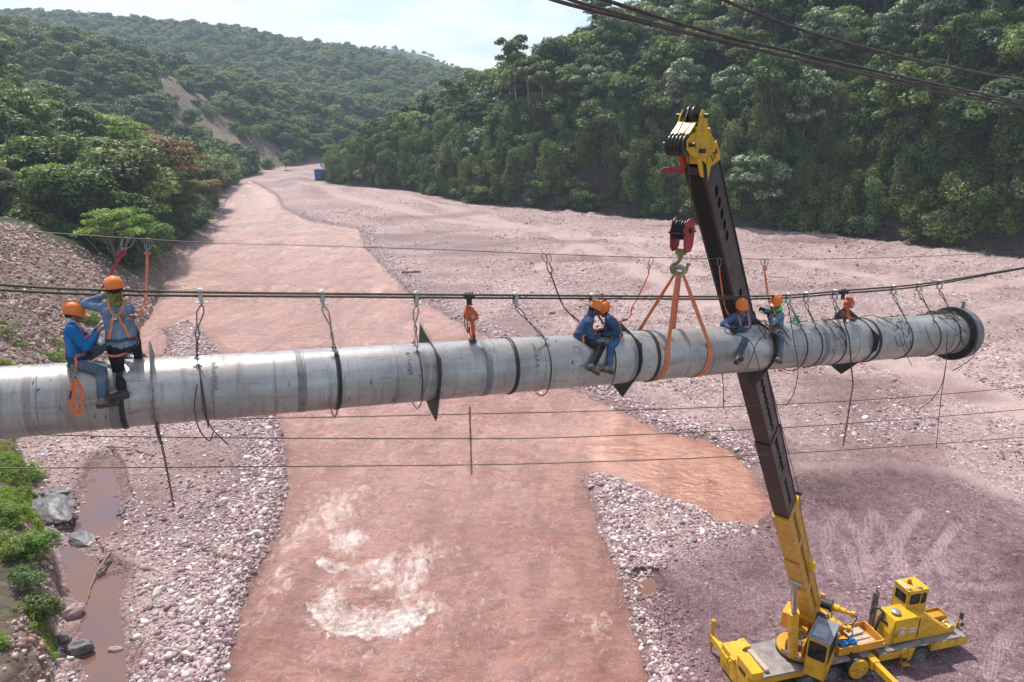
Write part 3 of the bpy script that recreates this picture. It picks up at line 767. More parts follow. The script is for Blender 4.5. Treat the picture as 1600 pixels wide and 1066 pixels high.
# ---------------------------------------------------------------- stones
def stone_mesh(name, seed, sub=2, flat=.7, rough_=.25):
    bm = bmesh.new(); bmesh.ops.create_icosphere(bm, subdivisions=sub, radius=1)
    o = Vector((seed * 3.1, seed * 1.7, seed * .9))
    planes = [(Vector((random.gauss(0, 1), random.gauss(0, 1), random.gauss(0, 1))).normalized(), random.uniform(.62, .95)) for _ in range(7)]
    for v in bm.verts:
        p = v.co.copy()
        for n_, d_ in planes:
            k = p.dot(n_)
            if k > d_: p -= n_ * (k - d_) * .85
        p *= 1 + rough_ * mnoise.noise(v.co * 1.3 + o)
        v.co = Vector((p.x * 1.15, p.y * .9, p.z * flat))
    me = bpy.data.meshes.new(name); bm.to_mesh(me); bm.free()
    me.polygons.foreach_set("use_smooth", [True] * len(me.polygons))
    return me
def m_stone(name, stops, rough=.8, scale=3.0):
    m, nt, b = mat_new(name, rough=rough, spec=.3)
    oi = N(nt, "ObjectInfo"); pos = N(nt, "TexCoord").outputs["Object"]
    c = ramp(nt, oi.outputs["Random"], stops)
    c = mixc_(nt, .35, c, mixc_(nt, noise_(nt, pos, scale, 5, .6), (.25, .16, .14), (.62, .5, .46)), 'MULTIPLY')
    c = mixc_(nt, 1.0, c, (1.5, 1.5, 1.5), 'MULTIPLY')
    nt.links.new(c, b.inputs["Base Color"])
    nt.links.new(bump_(nt, noise_(nt, pos, scale * 3, 5), .5, .05), b.inputs["Normal"])
    return m
M_PEB = m_stone("river_stone", [(0, (.13, .08, .085)), (.2, (.23, .15, .155)), (.45, (.34, .255, .25)), (.7, (.40, .325, .32)), (.88, (.48, .43, .42)), (1, (.66, .63, .61))])
M_PEBD = m_stone("dark_gravel_stone", [(0, (.14, .08, .09)), (.5, (.23, .145, .155)), (.85, (.33, .235, .24)), (1, (.50, .42, .42))])
M_BROWN = m_stone("scree_stone", [(0, (.15, .095, .08)), (.4, (.27, .19, .16)), (.8, (.40, .30, .27)), (1, (.55, .46, .42))])
def stones(n, mat, sub=2, **k):
    out_ = []
    for i in range(n):
        me = stone_mesh("stone", i + 1 + len(mat.name), sub, **k); me.materials.append(mat)
        out_.append(bpy.data.objects.new("stone", me))
    return out_
def polar_pts(n, r0, r1, a0=-44, a1=44, p=1.0):
    """points spread over the ground with a density that thins with distance"""
    u = rg.random(n)
    r = r0 * (r1 / r0) ** (u ** p)
    a = np.radians(rg.uniform(a0, a1, n))
    return r * np.sin(a), r * np.cos(a)
def ground_stones():
    x, y = polar_pts(330000, 22, 190)
    z, m = tz(x, y)
    du, dk, tr, wt = zones(x, y, m)
    ok = (m['hill'] < .1) & (m['dr'] < .35) & (m['dp'] < .15)
    clump = fbm(x / 5, y / 5, 4, 101)
    edge_ = np.exp(-((m['dr'] + 1.2) / 1.6) ** 2)
    leftbar = (x < -8) & (y < 60)
    prob = -.55 * np.clip(wt, 0, 1) * (m['dr'] < -3) + .10 + .75 * sstep(-.05, .6, clump) + .8 * edge_ + .35 * leftbar - .9 * du - .7 * (tr > .1) - .45 * dk
    prob *= np.where(m['dr'] > 0, .25, 1) * np.where((m['dr'] > -.45) & (x > -5), .35, 1)
    ok &= rg.random(len(x)) < prob
    x, y, z = x[ok], y[ok], z[ok]; du, dk, cl, ed = du[ok], dk[ok], clump[ok], edge_[ok]
    r = np.hypot(x, y)
    s = .026 + .07 * rg.random(len(x)) ** 5 + .0005 * r + .05 * ed * rg.random(len(x)) ** 2 + .14 * (rg.random(len(x)) ** 22)
    s *= 1 - .35 * dk
    return x, y, z, s, dk
x, y, z, s_, dk_ = ground_stones()
rot = np.stack([rg.uniform(-.4, .4, len(x)), rg.uniform(-.4, .4, len(x)), rg.uniform(0, 6.3, len(x))], 1)
sc3 = s_[:, None] * rg.uniform(.75, 1.3, (len(x), 3))
dkm = dk_ > .5
for msk, mt, nm, lb in ((~dkm, M_PEB, "river_pebbles", "pink, purple and white rounded river pebbles covering the gravel banks"),
                        (dkm, M_PEBD, "dark_pebbles", "small dark purple broken stones on the worked ground round the crane")):
    pr = stones(9, mt, 1) if msk is dkm else stones(9, mt, 2)
    scatter(nm, pr, np.stack([x, y, z + s_ * .15], 1)[msk], sc3[msk], rot[msk], rg.integers(0, 9, msk.sum()), lb, "pebbles")
def hill_stones():
    x, y = polar_pts(110000, 24, 130, -46, -18)
    z, m = tz(x, y); _, _, sc_, _ = soil_mask(x, y, m)
    ok = (m['dL'] > .2) & (rg.random(len(x)) < sc_ * np.where(y < 52, .4, 1) * (.25 + .75 * sstep(-.2, .5, fbm(x / 4, y / 4, 3, 111))))
    x, y, z = x[ok], y[ok], z[ok]
    s = .04 + .0010 * np.hypot(x, y) + .12 * rg.random(len(x)) ** 6 + .26 * rg.random(len(x)) ** 40 * (y > 52)
    return x, y, z, s
x, y, z, s_ = hill_stones()
scatter("scree_stones", stones(8, M_BROWN, 1, flat=.8, rough_=.35), np.stack([x, y, z + s_ * .2], 1), s_[:, None] * rg.uniform(.7, 1.4, (len(x), 3)),
        rg.uniform(0, 6.3, (len(x), 3)), rg.integers(0, 8, len(x)), "loose brown angular stones lying on the bare slope behind the blue-shirted worker", "scree")

# countable boulders and pieces of driftwood
M_ROCKG = simple("dark_wet_rock", (.075, .072, .080), (.15, .135, .135), .45, scale=2.5, bump=.5, bdist=.06)
M_ROCKB = simple("buff_rock", (.42, .32, .25), (.30, .215, .175), .8, scale=2.5, bump=.6, bdist=.06)
M_ROCKP = simple("purple_rock", (.30, .19, .19), (.42, .30, .29), .75, scale=2.5, bump=.6, bdist=.06)
M_ROCKW = simple("pale_rock", (.60, .55, .50), (.46, .40, .36), .8, scale=3, bump=.5, bdist=.05)
def boulder(px, py, wpx, mat, label, flat=.65, rz=None, el=1.2, dz=0.0, group=None):
    gx_, gy_ = G(px, py)
    zz = float(tz(gx_, gy_)[0][0])
    d = gy_ * cp + CAMZ * sp
    r = wpx / F * d / 2
    me = stone_mesh("boulder", px * .37 + py * .11, 5 if wpx > 28 else 4, max(flat, .5), .28)
    co_ = [v.co.copy() for v in me.vertices]
    for v, c_ in zip(me.vertices, co_): v.co = c_ * (1 + .07 * mnoise.noise(c_ * 4.0) + .035 * mnoise.noise(c_ * 9.0))
    o = link("boulder", me, mat)
    o.location = (gx_, gy_, zz + r * flat * .35 + dz)
    o.scale = (r * el, r * (2 - el), r * (min(flat, .5) / .5))
    o.rotation_euler = (random.uniform(-.15, .15), random.uniform(-.15, .15), random.uniform(0, 6) if rz is None else rz)
    return tag(o, label, "rock", group)
boulder(355, 876, 22, M_ROCKB, "buff angular rock with a stick against it on the gravel bar beside the rapids")
boulder(403, 843, 17, M_ROCKW, "cream rounded rock at the water's edge upstream of the buff rock")
boulder(413, 860, 18, M_ROCKP, "purple rounded rock half in the river beside the cream rock")
boulder(436, 838, 12, M_ROCKP, "small purple rock standing alone in the shallow water")
boulder(461, 770, 11, M_ROCKG, "small grey rock poking out of the river off the gravel bar")
boulder(190, 802, 17, M_ROCKG, "dark flat rock on the dry side of the narrow puddle")
boulder(86, 812, 74, M_ROCKG, "large dark slate outcrop between the grassy bank and the puddle", .32, -.5, 1.12)
boulder(88, 792, 34, M_ROCKG, "smaller dark slab leaning on top of the slate outcrop", .4, .2, 1.15, .3)
boulder(128, 847, 40, M_ROCKG, "low grey rock apron sloping from the outcrop into the puddle", .3, -.5, 1.15)
boulder(112, 965, 30, M_ROCKP, "wet reddish boulder at the foot of the bank by the lower puddle", .8)
boulder(121, 1020, 34, M_ROCKG, "rounded grey boulder under the mossy bank at the frame's lower edge", .8)
boulder(100, 1010, 24, M_ROCKG, "smaller grey boulder tucked behind the rounded one below the bank", .8)
boulder(180, 1015, 18, M_ROCKB, "brown rock standing in the lower puddle")
boulder(250, 937, 20, M_ROCKW, "flat whitish rock in the middle of the gravel bar")
boulder(235, 960, 16, M_ROCKB, "tan rock just below the flat whitish rock")
boulder(313, 965, 17, M_ROCKB, "sandy coloured rock on the lower gravel bar near the river")
boulder(317, 970, 13, M_ROCKW, "pale rock touching the sandy coloured rock")
boulder(357, 996, 20, M_ROCKP, "oblong mauve rock at the river edge below the rapids")
boulder(1150, 707, 9, M_ROCKW, "white stone on the far rim of the orange side pool")
boulder(1177, 841, 9, M_ROCKW, "single pale stone on the dark ground near the side pool's tip")
boulder(1393, 611, 10, M_ROCKB, "tan boulder beneath the pipe's open end")
boulder(1485, 712, 12, M_ROCKB, "buff stone on the dark ledge right of the boom")
boulder(1005, 480, 9, M_ROCKP, "dark stone on the gravel behind the facing workers")
boulder(862, 500, 9, M_ROCKP, "reddish rock on the cobble bank behind the main cables")
M_DRIFT = simple("driftwood", (.34, .24, .17), (.22, .15, .11), .85, scale=8, bump=.6, bdist=.02)
def stick(pts, r, label, mat=M_DRIFT, name="driftwood_log"):
    mb = MB(); q = []
    for px, py, dz in pts:
        gx_, gy_ = G(px, py); q.append(Vector((gx_, gy_, float(tz(gx_, gy_)[0][0]) + dz)))
    qq = []
    for a, b in zip(q[:-1], q[1:]):
        for k in range(6): qq.append(a.lerp(b, k / 6) + Vector([random.gauss(0, r * .35) for _ in range(3)]))
    qq.append(q[-1])
    mb.tube(qq, [r * (1 - .55 * i / len(qq)) * random.uniform(.85, 1.1) for i in range(len(qq))], 8)
    o = mb.build(name, mat, smooth=True)
    return tag(o, label, "driftwood")
stick([(629, 430, .15), (657, 430, .15)], .28, "short dark log lying on the gravel across the river")
stick([(320, 869, .12), (332, 868, .3), (345, 880, .1)], .07, "bent stick lying against the buff angular rock")
stick([(150, 900, .2), (140, 925, .1), (135, 945, .1)], .04, "thin bare stick trailing from the root stump")
stick([(160, 885, .25), (175, 880, .4), (150, 903, .15), (165, 893, .3)], .12, "tangled root stump beside the lower puddle")
stick([(170, 710, .1), (205, 712, .2), (243, 722, .1)], .07, "long curved branch on the gravel under the pipe's near end")
stick([(960, 790, .3), (966, 780, .5), (968, 765, .1)], .06, "broken crossed branch on the narrow gravel spit")
stick([(1452, 562, .4), (1485, 567, .3)], .22, "brown trunk section lying beneath the flanged pipe end")
stick([(262, 1047, .2), (285, 1040, .3), (300, 1052, .1)], .10, "curved dead branch on the bottom of the near gravel bar")

# ================================================================ FOLIAGE
def m_leaf(name, stops, bright=1.0, var=.28, trans=.25, rough=.55):
    m, nt, b = mat_new(name, rough=rough, spec=.35)
    oi = N(nt, "ObjectInfo"); pos = N(nt, "TexCoord").outputs["Object"]
    at_ = N(nt, "Attribute", attribute_name="lf")
    c = ramp(nt, oi.outputs["Random"], stops)
    # each leaf and each spray its own tone
    k = mth(nt, 'ADD', 1 - var, mth(nt, 'MULTIPLY', at_.outputs["Fac"], 2 * var))
    k = mth(nt, 'MULTIPLY', k, bright)
    kk = N(nt, "CombineXYZ")
    for i in range(3): nt.links.new(k, kk.inputs[i])
    c = mixc_(nt, 1.0, c, kk.outputs[0], 'MULTIPLY')
    nt.links.new(c, b.inputs["Base Color"])
    tl = N(nt, "BsdfTranslucent"); nt.links.new(mixc_(nt, 1.0, c, (1.25, 1.35, .7), 'MULTIPLY'), tl.inputs[0])
    ms = N(nt, "MixShader"); ms.inputs[0].default_value = trans
    o_ = nt.nodes["Material Output"]
    nt.links.new(b.outputs[0], ms.inputs[1]); nt.links.new(tl.outputs[0], ms.inputs[2]); nt.links.new(ms.outputs[0], o_.inputs[0])
    return m
LG = [(0, (.045, .078, .022)), (.2, (.070, .112, .030)), (.4, (.115, .155, .040)), (.6, (.055, .088, .032)), (.75, (.165, .20, .055)), (.88, (.08, .115, .055)), (1, (.18, .19, .09))]
M_LEAF = m_leaf("leaves_dark_green", LG, 1.3, var=.6, trans=.30)
M_LEAFY = m_leaf("leaves_fresh_green", [(0, (.10, .18, .028)), (.5, (.15, .23, .04)), (1, (.19, .24, .06))], 1.2, trans=.4)
M_LEAFO = m_leaf("leaves_olive", [(0, (.085, .12, .035)), (.5, (.13, .15, .05)), (1, (.085, .14, .045))], 1.25, trans=.35)
M_LEAFR = m_leaf("leaves_russet", [(0, (.16, .10, .045)), (.5, (.21, .12, .06)), (1, (.13, .12, .05))], 1.1, trans=.3)
M_LEAFS = m_leaf("leaves_silvery", [(0, (.17, .22, .13)), (.5, (.24, .28, .18)), (1, (.15, .21, .10))], 1.15, trans=.2, rough=.45)
M_BARK = simple("bark", (.16, .13, .10), (.28, .25, .21), .9, scale=3, bump=.6, bdist=.05)
M_BARKP = simple("pale_bark", (.42, .38, .32), (.28, .25, .2), .85, scale=3, bump=.4, bdist=.04)

def leaf_cloud(clumps, n, size, up=.5, flat=1.0, seed=0, shell=.72, droop=0.0):
    """n leaf-sized quads spread over the outer part of ellipsoid clumps [(centre, radius xyz)]; returns V, F, tone"""
    g_ = np.random.default_rng(seed)
    C = np.array([c for c, r in clumps]); Rr = np.array([r for c, r in clumps], float)
    wgt = Rr.prod(1) ** (2 / 3); wgt /= wgt.sum()
    k = g_.choice(len(clumps), n, p=wgt)
    d = g_.normal(size=(n, 3)); d /= np.linalg.norm(d, axis=1)[:, None]
    low = d[:, 2] < -.25
    d[low, 2] *= -1 * g_.choice([1, -.6], low.sum())
    rad_ = shell + (1.08 - shell) * g_.random(n) ** .6
    rad_ *= 1 + .22 * np.sin(d[:, 0] * 7 + k) * np.cos(d[:, 1] * 6 + k * 2)
    p = C[k] + d * Rr[k] * rad_[:, None]
    nrm = d * (1 - up) + np.array([0, 0, up]) + g_.normal(size=(n, 3)) * .38
    nrm /= np.linalg.norm(nrm, axis=1)[:, None]
    t = np.cross(nrm, g_.normal(size=(n, 3))); t /= np.linalg.norm(t, axis=1)[:, None]
    if droop: t[:, 2] -= droop; t /= np.linalg.norm(t, axis=1)[:, None]
    bt = np.cross(nrm, t)
    sz = size * g_.uniform(.6, 1.35, n)[:, None]
    V = np.stack([p - t * sz, p - bt * sz * .42 + nrm * sz * .06, p + t * sz, p + bt * sz * .42 + nrm * sz * .06], 1).reshape(-1, 3)
    Fq = np.arange(4 * n).reshape(n, 4)
    tone = np.repeat(np.clip(g_.normal(.5, .2, n) + (g_.random(len(clumps)) - .5)[k] * .9, 0, 1), 4)
    return V, Fq, tone
def crown_mesh(name, clumps, n, size, mat, **k):
    V, Fq, tone = leaf_cloud(clumps, n, size, **k)
    me = np_mesh(name, V, Fq, {"lf": ('FLOAT', tone)}, smooth=False)
    me.materials.append(mat)
    return me
def trunk_mesh(name, clumps, h0, r0, lean=(0, 0), nb=9, mat=None, split=.45, seed=0):
    rr = random.Random(seed)
    mb = MB()
    top = Vector((lean[0], lean[1], h0))
    n = 7
    path = [Vector((lean[0] * (i / n) ** 1.5 + rr.gauss(0, .08) * (i > 0), lean[1] * (i / n) ** 1.5 + rr.gauss(0, .08) * (i > 0), -1.2 + (h0 + 1.2) * i / n)) for i in range(n + 1)]
    mb.tube(path, [r0 * (1 - .55 * i / n) * (1.35 if i == 0 else 1) for i in range(n + 1)], 8)
    cl = sorted(clumps, key=lambda c: -c[1][0])[:nb]
    for c, r in cl:
        c = Vector(c); t0 = rr.uniform(split, .98)
        a = path[min(n, int(t0 * n))].copy()
        mid = a.lerp(c, .5) + Vector((0, 0, -(c - a).length * .10))
        pts = [a, a.lerp(mid, .5) + Vector((rr.gauss(0, .1), rr.gauss(0, .1), 0)), mid, mid.lerp(c, .5) + Vector((rr.gauss(0, .12), rr.gauss(0, .12), 0)), c + Vector((0, 0, r[2] * .2))]
        rb = r0 * .42
        mb.tube(pts, [rb, rb * .8, rb * .6, rb * .42, rb * .15], 5)
        for _ in range(3):
            q = pts[rr.choice((2, 3))]
            e = c + Vector([rr.gauss(0, r[i] * .55) for i in range(3)])
            mb.tube([q, q.lerp(e, .5) + Vector((0, 0, .1)), e], [rb * .4, rb * .25, rb * .08], 4)
    me = mb.mesh(name, True); me.materials.append(mat or M_BARK)
    return me
PROTO = {}
def proto(kind, seed):
    rr = random.Random(seed * 13 + hash(kind) % 7 if False else seed * 13 + len(kind) * 5)
    cl = []
    if kind == "broad":
        Hh = rr.uniform(9, 13); W = rr.uniform(3.6, 5.2)
        for i in range(26):
            a = rr.uniform(0, 6.28); q = rr.random() ** .6
            zz = Hh * (.52 + .42 * rr.random())
            lim = W * math.sqrt(max(.08, 1 - ((zz / Hh - .60) / .46) ** 2))
            r = rr.uniform(1.0, 1.9)
            cl.append(((math.cos(a) * lim * q, math.sin(a) * lim * q, zz), (r, r, r * rr.uniform(.55, .85))))
        return cl, dict(n=5200, size=.36, up=.42), dict(h0=Hh * .62, r0=.26, nb=9), M_LEAF
    if kind == "tall":
        Hh = rr.uniform(13, 16); W = rr.uniform(2.8, 3.8)
        for i in range(18):
            a = rr.uniform(0, 6.28); q = rr.random() ** .5; zz = Hh * rr.uniform(.68, .98)
            r = rr.uniform(.9, 1.6)
            cl.append(((math.cos(a) * W * q, math.sin(a) * W * q, zz), (r, r, r * .6)))
        return cl, dict(n=3800, size=.34, up=.5), dict(h0=Hh * .8, r0=.22, nb=10, split=.7, mat=M_BARKP), M_LEAF
    if kind == "flat":        # layered umbrella crown, limbs showing
        Hh = rr.uniform(8.5, 11.5); W = rr.uniform(3.6, 4.8)
        for i in range(24):
            a = rr.uniform(0, 6.28); q = rr.random() ** .55; zz = Hh * (1 - .30 * rr.choice((0, .35, .8, 1.1)) * rr.uniform(.8, 1.2)) - q * .8
            r = rr.uniform(1.1, 2.1)
            cl.append(((math.cos(a) * W * q, math.sin(a) * W * q, zz), (r, r, r * .36)))
        return cl, dict(n=5600, size=.27, up=.6, shell=.2), dict(h0=Hh * .55, r0=.20, nb=14, split=.3), M_LEAFO
    if kind == "silver":
        Hh = rr.uniform(8, 11); W = rr.uniform(3.2, 4.2)
        for i in range(44):
            a = rr.uniform(0, 6.28); q = rr.random() ** .45; zz = Hh * rr.uniform(.28, .98)
            lim = W * math.sqrt(max(.1, 1 - ((zz / Hh - .58) / .45) ** 2)); r = rr.uniform(.7, 1.25)
            cl.append(((math.cos(a) * lim * q, math.sin(a) * lim * q, zz), (r, r, r * .6)))
        return cl, dict(n=4600, size=.34, up=.5), dict(h0=Hh * .6, r0=.18, nb=14, split=.4, mat=M_BARKP), M_LEAFS
    if kind == "bush":
        for i in range(12):
            a = rr.uniform(0, 6.28); q = rr.random() ** .6 * 2.0; r = rr.uniform(.7, 1.3)
            cl.append(((math.cos(a) * q, math.sin(a) * q, rr.uniform(.5, 2.4)), (r, r, r * .8)))
        return cl, dict(n=2400, size=.20, up=.4), dict(h0=1.2, r0=.09, nb=7), M_LEAF
    if kind == "vine":
        for i in range(16):
            r = rr.uniform(.6, 1.2)
            cl.append(((rr.gauss(0, 1.0), rr.gauss(0, .8), rr.uniform(.2, 6.2)), (r, r, r * 1.5)))
        return cl, dict(n=3200, size=.22, up=.15, droop=.8), dict(h0=3, r0=.08, nb=4), M_LEAF
def get_proto(kind, seed, leaf=None):
    key = (kind, seed, leaf.name if leaf else "")
    if key not in PROTO:
        cl, ck, tk, lm = proto(kind, seed)
        PROTO[key] = (crown_mesh("crown", cl, mat=leaf or lm, seed=seed, **ck), trunk_mesh("trunk", cl, seed=seed, **tk))
    return PROTO[key]
def tree(kind, seed, x, y, z, s, label, cat="tree", group=None, leaf=None, name="forest_tree", hz=1.0, lean=0.0):
    cr_, tr_ = get_proto(kind, seed, leaf)
    o = empty(name, (x, y, z), label, cat, group)
    o.rotation_euler = (random.uniform(-.06, .06), random.uniform(-.06, .06), random.uniform(0, 6.28))
    o.scale = (s, s, s * hz)
    for nm, me in (("trunk", tr_), ("crown", cr_)):
        c = bpy.data.objects.new(nm, me); COL.objects.link(c); c.parent = o
    return o

def visible(x, y, z, top):
    """is the crown of a tree at x,y,z in frame and over the crest lines in front of it?"""
    ok = np.zeros(len(x), bool)
    t = np.linspace(.12, .985, 60)
    for i in range(0, len(x), 4000):
        xs, ys, zs = x[i:i + 4000], y[i:i + 4000], z[i:i + 4000] + top
        hh, _ = H(xs[:, None] * t, ys[:, None] * t)
        lz = CAMZ + (zs[:, None] - CAMZ) * t
        ok[i:i + 4000] = ((hh - lz) < 0).all(1)
    d = y * cp + (CAMZ - z) * sp
    px = 800 + F * x / d
    zt = z + top
    d2 = y * cp + (CAMZ - zt) * sp
    pyt = 533 + F * ((CAMZ - zt) * cp - y * sp) / d2
    pyb = 533 + F * ((CAMZ - z) * cp - y * sp) / d
    return ok & (px > -330) & (px < 1930) & (pyt < 1066) & (pyb > -30), px, pyb

def forest_points(x0, x1, y0, y1, step, seed):
    g_ = np.random.default_rng(seed)
    X, Y = np.meshgrid(np.arange(x0, x1, step), np.arange(y0, y1, step * .87))
    X = X + (np.arange(X.shape[0])[:, None] % 2) * step / 2 + g_.uniform(-.42, .42, X.shape) * step
    Y = Y + g_.uniform(-.42, .42, X.shape) * step
    X, Y = X.ravel(), Y.ravel()
    Z, M_ = tz(X, Y)
    return X, Y, Z, M_
trees = []       # x, y, z, kind
def add_region(x0, x1, y0, y1, step, seed, side):
    X, Y, Z, M_ = forest_points(x0, x1, y0, y1, step, seed)
    so, sl, sc_, cl_ = soil_mask(X, Y, M_)
    dd = M_['dR'] if side == 'R' else M_['dL']
    ok = (dd > (2.0 if side == 'R' else 1.5)) & (so < .55)
    if side == 'R': ok |= (dd > 9)
    else: ok &= ~((Y < 91 - .10 * (X + 40)) | (sl > .3))
    v, px, py = visible(X, Y, Z, 11.0)
    ok &= v
    for a in zip(X[ok], Y[ok], Z[ok], px[ok], py[ok]): trees.append((*a, side))
add_region(-80, 200, 70, 300, 6.3, 1, 'R')
add_region(-170, -30, 78, 420, 6.2, 2, 'L')
add_region(-420, -150, 150, 420, 8.0, 3, 'L')
trees = [t for t in trees if math.hypot(t[0], t[1]) < 480]
trees.sort(key=lambda t: math.hypot(t[0], t[1]) + (1e4 if not -25 < t[3] < 1625 else 0))
print("forest trees in view", len(trees))
def pick(t, rr):
    x, y, z, px, py, side = t
    r = rr.random()
    if side == 'L':
        if 40 < px < 430 and 190 < py < 470 and y > 80 and x > -105:        # light open trees by the left bank
            if px > 235 and r < .42: return "flat", rr.choice((1, 2)), M_LEAFR, "R"
            if px < 235 and r < .55: return "flat", rr.choice((3, 4)), M_LEAFY, "Y"
            return ("flat", rr.choice((1, 2, 3, 4)), None, "O") if r < .75 else ("broad", rr.choice((1, 2, 3)), None, "D")
        if r < .10: return "tall", rr.choice((1, 2)), None, "D"
        if r < .22: return "flat", rr.choice((1, 2, 3)), None, "O"
        if r < .28: return "broad", 4, M_LEAFY, "Y"
        if r < .40: return "broad", rr.choice((1, 3)), M_LEAFO, "O"
        return "broad", rr.choice((1, 2, 3, 4, 5)), None, "D"
    if r < .17: return "silver", rr.choice((1, 2)), None, "S"
    if r < .24: return "tall", rr.choice((1, 2)), None, "D"
    if r < .30: return "broad", rr.choice((2, 4)), M_LEAFO, "O"
    if r < .36: return "flat", rr.choice((1, 3)), None, "O"
    return "broad", rr.choice((1, 2, 3, 4, 5)), None, "D"
LBL = {("L", "R"): ("open flat-topped tree with russet foliage on the bank across from the gravel", "russet flat-topped trees on the left bank"),
       ("L", "Y"): ("tree with fresh yellow-green foliage on the slope above the scree", "fresh green trees on the left slope"),
       ("L", "O"): ("olive feathery tree with layered open crown on the left river slope", "olive layered trees on the left slope"),
       ("L", "D"): ("dark green broad-crowned tree in the forest on the left river slope", "dark forest trees on the left slope"),
       ("R", "S"): ("pale silvery-leaved tree among dark trees on the cliff slope behind the crane boom", "silvery trees on the right slope"),
       ("R", "O"): ("olive-leaved tree in the forest on the steep slope behind the crane boom", "olive trees on the right slope"),
       ("R", "D"): ("dark green dense tree in the forest on the steep slope behind the crane boom", "dark forest trees on the right slope")}
rr_ = random.Random(3)
NIND = 290
for t in trees[:NIND]:
    kd, sd_, lf_, tone = pick(t, rr_)
    lb, gp = LBL[(t[5], tone)]
    tree(kd, sd_, t[0], t[1], t[2] - .3, rr_.choice((.62, .8, .95, 1.05, 1.2, 1.38)) * rr_.uniform(.92, 1.08) * (.78 if t[5] == 'L' and t[1] < 112 else 1), lb, group=gp, leaf=lf_)
rest = trees[NIND:]
# a few trees that stand out in the photograph
def at_px(px, y, dz=0):
    # ground point on the hillside seen at column px, y metres ahead
    x = (px - 800) / F * (y * cp + 8 * sp)
    for _ in range(4):
        z_ = float(tz(x, y)[0][0]); x = (px - 800) / F * (y * cp + (CAMZ - z_) * sp)
    return x, y, z_ + dz
tree("silver", 1, *at_px(1180, 146, -2.5), 1.45, "large pale silvery tree standing at the cliff foot just right of the crane boom")
tree("silver", 2, *at_px(1075, 196), 1.2, "pale grey-green tree behind the top of the yellow boom head")
tree("flat", 2, *at_px(240, 300), 1.5, "lone umbrella-shaped tree on the ridge above the bare landslip", leaf=M_LEAF)
tree("broad", 3, *at_px(447, 316), .42, "small rounded light green tree at the end of the bare landslip", leaf=M_LEAFY)
tree("flat", 1, *at_px(338, 186), 1.1, "russet tree leaning out over the river at the tip of the left bank", leaf=M_LEAFR)

# the rest of the forest, too far off to tell apart
xs, ys, zs = [], [], []
X, Y, Z, M_ = forest_points(-760, 260, 330, 900, 9.5, 8)
v, px, py = visible(X, Y, Z, 11.0); ok = v & (M_['hill'] > .3) & ((np.hypot(X, Y) > 480) | (np.abs(X + 110) > 45))
_, sl_, _, _ = soil_mask(X, Y, M_); ok &= sl_ < .3
far = list(zip(X[ok], Y[ok], Z[ok])) + [(t[0], t[1], t[2]) for t in rest]
X, Y, Z, M_ = forest_points(-700, 100, 900, 1500, 22, 9)
v, px, py = visible(X, Y, Z, 11.0); ok = v & (M_['hill'] > .3); far += list(zip(X[ok], Y[ok], Z[ok]))
far = np.array(far); print("far trees", len(far))
fp = []
for i in range(6):
    me = get_proto("broad", i % 5 + 1)[0] if i < 5 else get_proto("flat", 2)[0]
    fp.append(bpy.data.objects.new("far_crown", me))
fs = rg.uniform(.75, 1.25, len(far)) * (1 + .25 * (np.hypot(far[:, 0], far[:, 1]) > 420)) * (1 - .4 * (far[:, 1] > 900))
scatter("distant_forest", fp, far - np.array([0, 0, 2.5]), fs, np.stack([0 * fs, 0 * fs, rg.uniform(0, 6.3, len(fs))], 1), rg.integers(0, 6, len(fs)),
        "distant hazy forest covering the far hills up the valley", "forest")

# undergrowth and hanging creepers between the trees
def under():
    P_, S_, I_ = [], [], []
    for (x0, x1, y0, y1, st, sd_, side) in ((-80, 210, 66, 300, 2.2, 21, 'R'), (-130, -30, 66, 300, 2.7, 22, 'L'), (-260, -100, 120, 400, 4.5, 23, 'L')):
        X, Y, Z, M_ = forest_points(x0, x1, y0, y1, st, sd_)
        so, sl, sc_, cl_ = soil_mask(X, Y, M_)
        dd = M_['dR'] if side == 'R' else M_['dL']
        v, px, py = visible(X, Y, Z, 3.0)
        pr = np.where(cl_ > .3, .35 + .65 * sstep(-.4, .1, fbm(X / 9, Y / 9, 3, 131)), 1) if side == 'R' else np.where(so > .4, np.where(sl > .3, .17, 0.0), 1)
        ok = (dd > .4) & v & (rg.random(len(X)) < pr)
        if side == 'L': ok &= ~(Y < 93 - .10 * (X + 40))
        P_.append(np.stack([X, Y, Z], 1)[ok]); S_.append(rg.uniform(.7, 1.5, ok.sum()) * (1.5 if st > 4 else 1))
        I_.append(np.where((cl_[ok] > .15) & (rg.random(ok.sum()) < .6), rg.integers(3, 5, ok.sum()), rg.integers(0, 3, ok.sum())))
    return np.concatenate(P_), np.concatenate(S_), np.concatenate(I_)
up_, us_, ui_ = under(); print("undergrowth", len(up_))
ub = [bpy.data.objects.new("bush", get_proto("bush", 1)[0]), bpy.data.objects.new("bush", get_proto("bush", 2)[0]), bpy.data.objects.new("bush", get_proto("bush", 3, M_LEAFO)[0]),
      bpy.data.objects.new("vine", get_proto("vine", 1)[0]), bpy.data.objects.new("vine", get_proto("vine", 2, M_LEAFO)[0])]
scatter("undergrowth", ub, up_ - np.array([0, 0, .4]), us_, np.stack([0 * us_, 0 * us_, rg.uniform(0, 6.3, len(us_))], 1), ui_, "dense undergrowth and creepers clothing the river slopes", "undergrowth")

